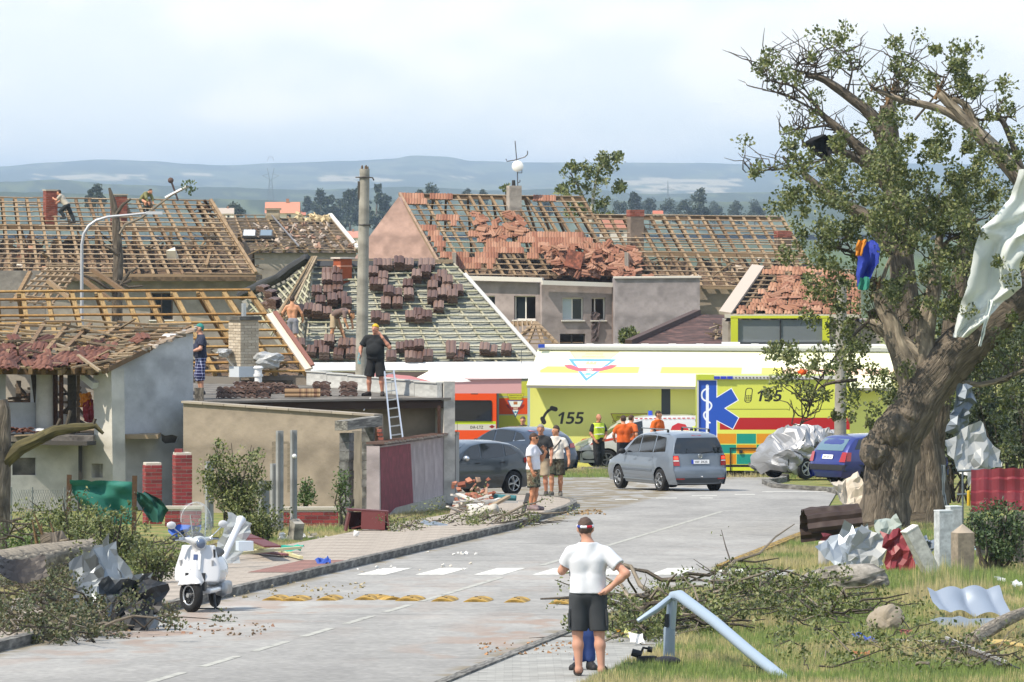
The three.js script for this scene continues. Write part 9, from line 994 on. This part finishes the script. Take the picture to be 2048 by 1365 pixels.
{ const b = G(1290, 1338, 0.03), t = thing('video_camera', 'black video camera with cushion lying at the pavement edge', 'camera', b); part(t, 'body', boxG(0.22, 0.1, 0.12, 0.02, 0.07, 0, 0.3), blackP); part(t, 'lens', new THREE.CylinderGeometry(0.045, 0.05, 0.12, 14).rotateZ(1.3).translate(-0.1, 0.15, 0), blackP); part(t, 'handle', tubeG([V(-0.06, 0.12, 0), V(-0.02, 0.22, 0), V(0.08, 0.2, 0)], 0.016, 8), blackP); part(t, 'eyecup', new THREE.CylinderGeometry(0.035, 0.035, 0.06, 12).rotateZ(1.4).translate(0.06, 0.2, 0.02), blackP); part(t, 'base_plate', boxG(0.16, 0.02, 0.1, -0.18, 0.03, 0.02), blackP); part(t, 'cushion', new THREE.SphereGeometry(0.12, 12, 8).scale(1.4, 0.5, 0.8).translate(0.26, 0.06, 0), M(0x22242e, 0.95)); }
[[1246, 1276, 0xd9a21c, 'yellow plastic scrap'], [1262, 1280, 0xcfd08a, 'pale yellow carton'], [1288, 1272, 0xc8d4e4, 'pale blue plastic bag'], [1276, 1292, 0xdad8d4, 'white paper scrap']].forEach(([x, y, h, l]) => solo('litter', l + ' in the branch pile edge', 'litter', sheetG(0.2, 0.16, 6, 5, 0.06, x), M(h, 0.6), G(x, y, 0.1), [-0.8, 0.3, 0.1]));
solo('concrete_lump', 'pale broken concrete slab on the right verge', 'concrete', boxUV(ROCK[1].clone().scale(0.72, 0.26, 0.3), 1), M(0xb2aca2, 0.9, { map: T.rough }), G(1692, 1186, 0.2)); solo('concrete_lump', 'grey stone half buried in the twigs of the right-hand grass', 'stone', ROCK[0], M(0x8f8677, 1), G(1772, 1268, 0.12)).scale.set(0.26, 0.28, 0.2);
{ const t = thing('bollard', 'short pale bollard before the crumpled sheets', 'bollard', G(1648, 1134)); part(t, 'shaft', new THREE.CylinderGeometry(0.1, 0.1, 0.42, 14).translate(0, 0.21, 0), M(0xa9a8a6, 0.8)); part(t, 'cap', new THREE.SphereGeometry(0.1, 12, 6).scale(1, 0.4, 1).translate(0, 0.42, 0), M(0xb4b3b0, 0.8)); }
solo('roofing_roll', 'dark brown ribbed roofing sheet rolled beside the tree trunk', 'roofing', (() => { const g = new THREE.PlaneGeometry(1, 1, 30, 24), p = g.attributes.position; for (let i = 0; i < p.count; i++) { const u = p.getX(i) + 0.5, v = p.getY(i) + 0.5, a = 0.3 + v * 3.4, r = 0.42 + 0.03 * Math.sin(v * 40) + 0.06 * (fbm(u * 4, v * 4, 2) - 0.5); p.setXYZ(i, (u - 0.5) * 1.05 + 0.05 * vn(v * 5, 2), Math.sin(a) * r * 1.1, Math.cos(a) * r); } const q = g.toNonIndexed(); q.computeVertexNormals(); return q; })(), M(0x35261f, 0.6), G(1662, 1108, 0.42), [0.2, 0.15, 0.08]);
[[1690, 1140, 0.75, 0.75, steelM, [-0.5, -0.3, 0.6], 'white crumpled metal sheet beside the pale bollard', 0.36], [1738, 1142, 0.7, 0.75, M(0xa2a5a5, 0.5), [-0.3, 0.4, -0.4], 'pale crumpled sheet next to the red crumpled sheet', 0.34], [1796, 1146, 0.5, 0.75, M(0x7d2c32, 0.5), [-0.25, 0.1, 0.15], 'red crumpled metal sheet under the leaning white post', 0.36], [1718, 1125, 0.5, 0.4, greyMetal, [-0.8, 0.2, 0.3], 'grey gutter piece on the crumpled sheets', 0.5], [1780, 1110, 0.5, 0.6, M(0x8f9a95, 0.5), [-0.4, -0.2, 0.2], 'pale green crumpled foil before the dark trunk', 0.45], [1850, 1140, 0.3, 0.6, steelM, [-0.2, 0.5, -0.4], 'narrow bright sheet beside the leaning white post', 0.32], [1668, 1120, 0.5, 0.35, maroon, [-0.6, 0.2, 0], 'dark red sheet scrap under the roofing roll', 0.3]].forEach(([x, y, w, h, m, r, l, up], i) => solo('metal_sheet', l, 'metal sheet', sheetG(w, h, 9, 9, 0.15, 20 + i * 3, 0.06), m, G(x, y, up), r));
const post = (label, x, y, w, h, hex, rz = 0, pyr = 0) => { const t = thing('post', label, 'post', G(x, y)); t.rotation.set(0, 0.35, rz); part(t, 'shaft', boxUV(boxG(w, h, w, 0, h / 2 - 0.05, 0)), M(hex, 0.8, { map: T.fine })); part(t, 'cap', pyr ? new THREE.ConeGeometry(w * 0.7, w * 0.5, 4).rotateY(0.785).translate(0, h + w * 0.25 - 0.05, 0) : boxG(w + 0.01, 0.02, w + 0.01, 0, h - 0.04, 0), M(hex, 0.8)); };
post('upright white post behind the tall grass clump', 1887, 1148, 0.24, 1.12, 0xc9d0d4); post('second white post just behind the upright white post', 1908, 1136, 0.22, 1.12, 0xcdd3d6); post('white post leaning left over the red sheet', 1870, 1158, 0.24, 1.0, 0xd2d2cc, 0.5); post('squat tan concrete post with pyramid top', 1926, 1152, 0.3, 0.78, 0x9d9180, 0, 1); solo('plaster_block', 'small white block tipped on the grass by the concrete slab', 'block', boxG(0.12, 0.3, 0.12), M(0xd6d4ce, 0.9), G(1716, 1186, 0.14), [0.6, 0.4, 0.5]);
for (let k = 0; k < 7; k++) { const x = 1962 + k * 19, d = 128 - k * 1.1, t = thing('fence_picket', ['grey rounded concrete picket before the maroon sheet', 'weathered grey picket with rounded top in the right-hand fence'][k ? 1 : 0], 'picket', GD(x, d), 'pickets of the right-hand fence'), h = 0.62 + 0.07 * k; part(t, 'board', boxUV(boxG(0.17, h, 0.05, 0, h / 2, 0, 0.5)), M(0x77716a, 0.95, { map: T.rough })); part(t, 'rounded_top', new THREE.CylinderGeometry(0.085, 0.085, 0.05, 14).rotateX(1.57).rotateY(0.5).translate(0, h, 0), M(0x77716a, 0.95)); }
solo('roof_sheet', 'maroon metal tile-effect sheet lying over the right-hand fence', 'roof sheet', (() => { const g = new THREE.PlaneGeometry(1.5, 0.85, 30, 16), p = g.attributes.position; for (let i = 0; i < p.count; i++) { const x = p.getX(i), y = p.getY(i); p.setZ(i, 0.03 * Math.sin(x * 22) + 0.05 * ((y * 4 + 9) % 1) + 0.1 * vn(x * 2, y * 2) - 0.12 * x * x); } const q = g.toNonIndexed(); q.computeVertexNormals(); return q; })(), M(0x72262e, 0.4, { metalness: 0.15 }), P(2020, 982, 136), [-0.35, -0.1, -0.03]);
solo('metal_sheet', 'large pale crumpled roofing sheet hanging right of the trunks', 'metal sheet', sheetG(1.1, 1.0, 14, 12, 0.2, 41), M(0x9a9e9e, 0.5, { metalness: 0.2 }), P(1950, 905, 140), [-0.3, 0.5, 0.6]); solo('metal_sheet', 'dark blue-grey folded sheet jammed behind the tree', 'metal sheet', sheetG(0.5, 1.05, 8, 14, 0.16, 44), M(0x66707a, 0.5, { metalness: 0.3 }), P(1925, 822, 143), [0.1, 0.5, -0.25]); solo('tarpaulin', 'beige tarpaulin bundle left of the big trunk', 'tarpaulin', sheetG(0.8, 0.8, 12, 12, 0.2, 47, 0.25), M(0xb9b0a2, 0.8), P(1700, 985, 160), [-0.6, 0.2, 0.4]); cloth('metal_strip', 'thin bright torn strip hanging beside the dark trunk', 'metal strip', [[930, 1884, 1892], [980, 1886, 1890], [1012, 1890, 1895]], 141, 0.03, 5, steelM);
{ const t = thing('handrail', 'grey tube handrail behind the dark trunk', 'handrail', P(1940, 1040, 138)), m = M(0x566068, 0.5), L = (x, y) => P(x, y, 138).sub(t.position); for (const x of [1926, 1946, 1962]) part(t, 'upright', tubeG([L(x, 1060), L(x, 942)], 0.02, 8), m); part(t, 'top_rail', tubeG([L(1915, 943), L(1970, 940)], 0.026, 8), m); part(t, 'mid_rail', tubeG([L(1915, 990), L(1970, 988)], 0.02, 8), m); for (const x of [1938, 1950]) solo('gas_tube', x < 1940 ? 'yellow tube standing left by the handrail' : 'yellow tube standing right by the handrail', 'tube', tubeG([V(0, 0, 0), V(0, 0.28, 0), V(0, 0.3, 0)], [0.035, 0.035, 0.02], 10), M(0xc4a326, 0.5), P(x, 1012, 137.6)); }
solo('metal_sheet', 'wavy pale blue roofing sheet lying on the grass', 'metal sheet', (() => { const g = new THREE.PlaneGeometry(1.05, 0.7, 40, 10), p = g.attributes.position; for (let i = 0; i < p.count; i++) { const x = p.getX(i), y = p.getY(i); p.setZ(i, 0.07 * Math.abs(Math.sin(x * 8.5 + 0.4 * y)) + 0.1 * vn(x * 3 + 2, y * 3) + 0.12 * x); } g.computeVertexNormals(); return g; })(), M(0x8f9aa8, 0.4, { metalness: 0.35 }), G(1935, 1242, 0.2), [-1.2, 0.2, 0.2]); solo('metal_sheet', 'flat grey sheet beneath the wavy roofing sheet', 'metal sheet', sheetG(0.9, 0.6, 10, 8, 0.04, 55), greyMetal, G(1930, 1258, 0.08), [-1.4, 0, 0.05]);
{ const A = G(1890, 1300, 0.1), B = G(2012, 1345, 0.06), t = thing('plank', 'dark maroon edged board lying in the right-hand grass', 'plank', A); bar(t, 'board', M(0x2b1d1c, 0.7), A, B, 0.2, 0.05); bar(t, 'edge', M(0x9a9a98, 0.6), A.clone().add(V(0.02, 0.05, -0.05)), B.clone().add(V(0.02, 0.05, -0.05)), 0.03, 0.03); const C = G(1945, 1300, 0.12), D = G(2070, 1262, 0.32); const lg = solo('fallen_log', 'broken pale log jutting from the right edge of the grass', 'log', tubeG(bend(V(0, 0, 0), D.sub(C), 5, 0.08, 7), [0.1, 0.1, 0.09, 0.08, 0.07, 0.06], 10, 0.15), barkPale, C); solo('fallen_branch', 'peeled yellow branch beside the broken pale log', 'branch', tubeG(bend(V(0, 0, 0), V(0.7, -0.05, 0.4), 4, 0.08, 8), [0.05, 0.05, 0.04, 0.03, 0.02], 8), M(0xa8945e, 0.8), G(1975, 1305, 0.12)); }
[[1718, 1285, 0x2446a0, 'blue plastic scrap in the right-hand grass'], [1742, 1292, 0x2f50a8, 'second blue plastic scrap in the right-hand grass'], [1812, 1275, 0xb0505a, 'pink plastic scrap by the grey stone'], [1725, 1320, 0xa5623c, 'rusty orange scrap in the grass twigs'], [2000, 1168, 0xd6d8d8, 'white litter under the glossy bush'], [2036, 1178, 0xcfd4d6, 'white plastic bag at the right edge grass'], [1945, 1105, 0x9ab4cc, 'pale blue cup by the tan post']].forEach(([x, y, h, l]) => solo('litter', l, 'litter', sheetG(0.2, 0.12, 6, 5, 0.05, x), M(h, 0.6), G(x, y, 0.08), [-1, 0.2, 0.1]));
solo('cable', 'thin black cable looping over the right-hand grass', 'cable', tubeG(bend(V(0, 0, 0), G(2040, 1355, 0.1).sub(G(1800, 1262, 0.1)), 14, 0.25, 5), 0.008, 5), blackP, G(1800, 1262, 0.1)); solo('metal_rod', 'thin blue-grey rod lying in the right-hand grass', 'rod', tubeG([V(0, 0, 0), V(0.55, 0, 0.3)], 0.015, 6), steelM, G(1792, 1290, 0.06));
renderer.render(scene, camera);
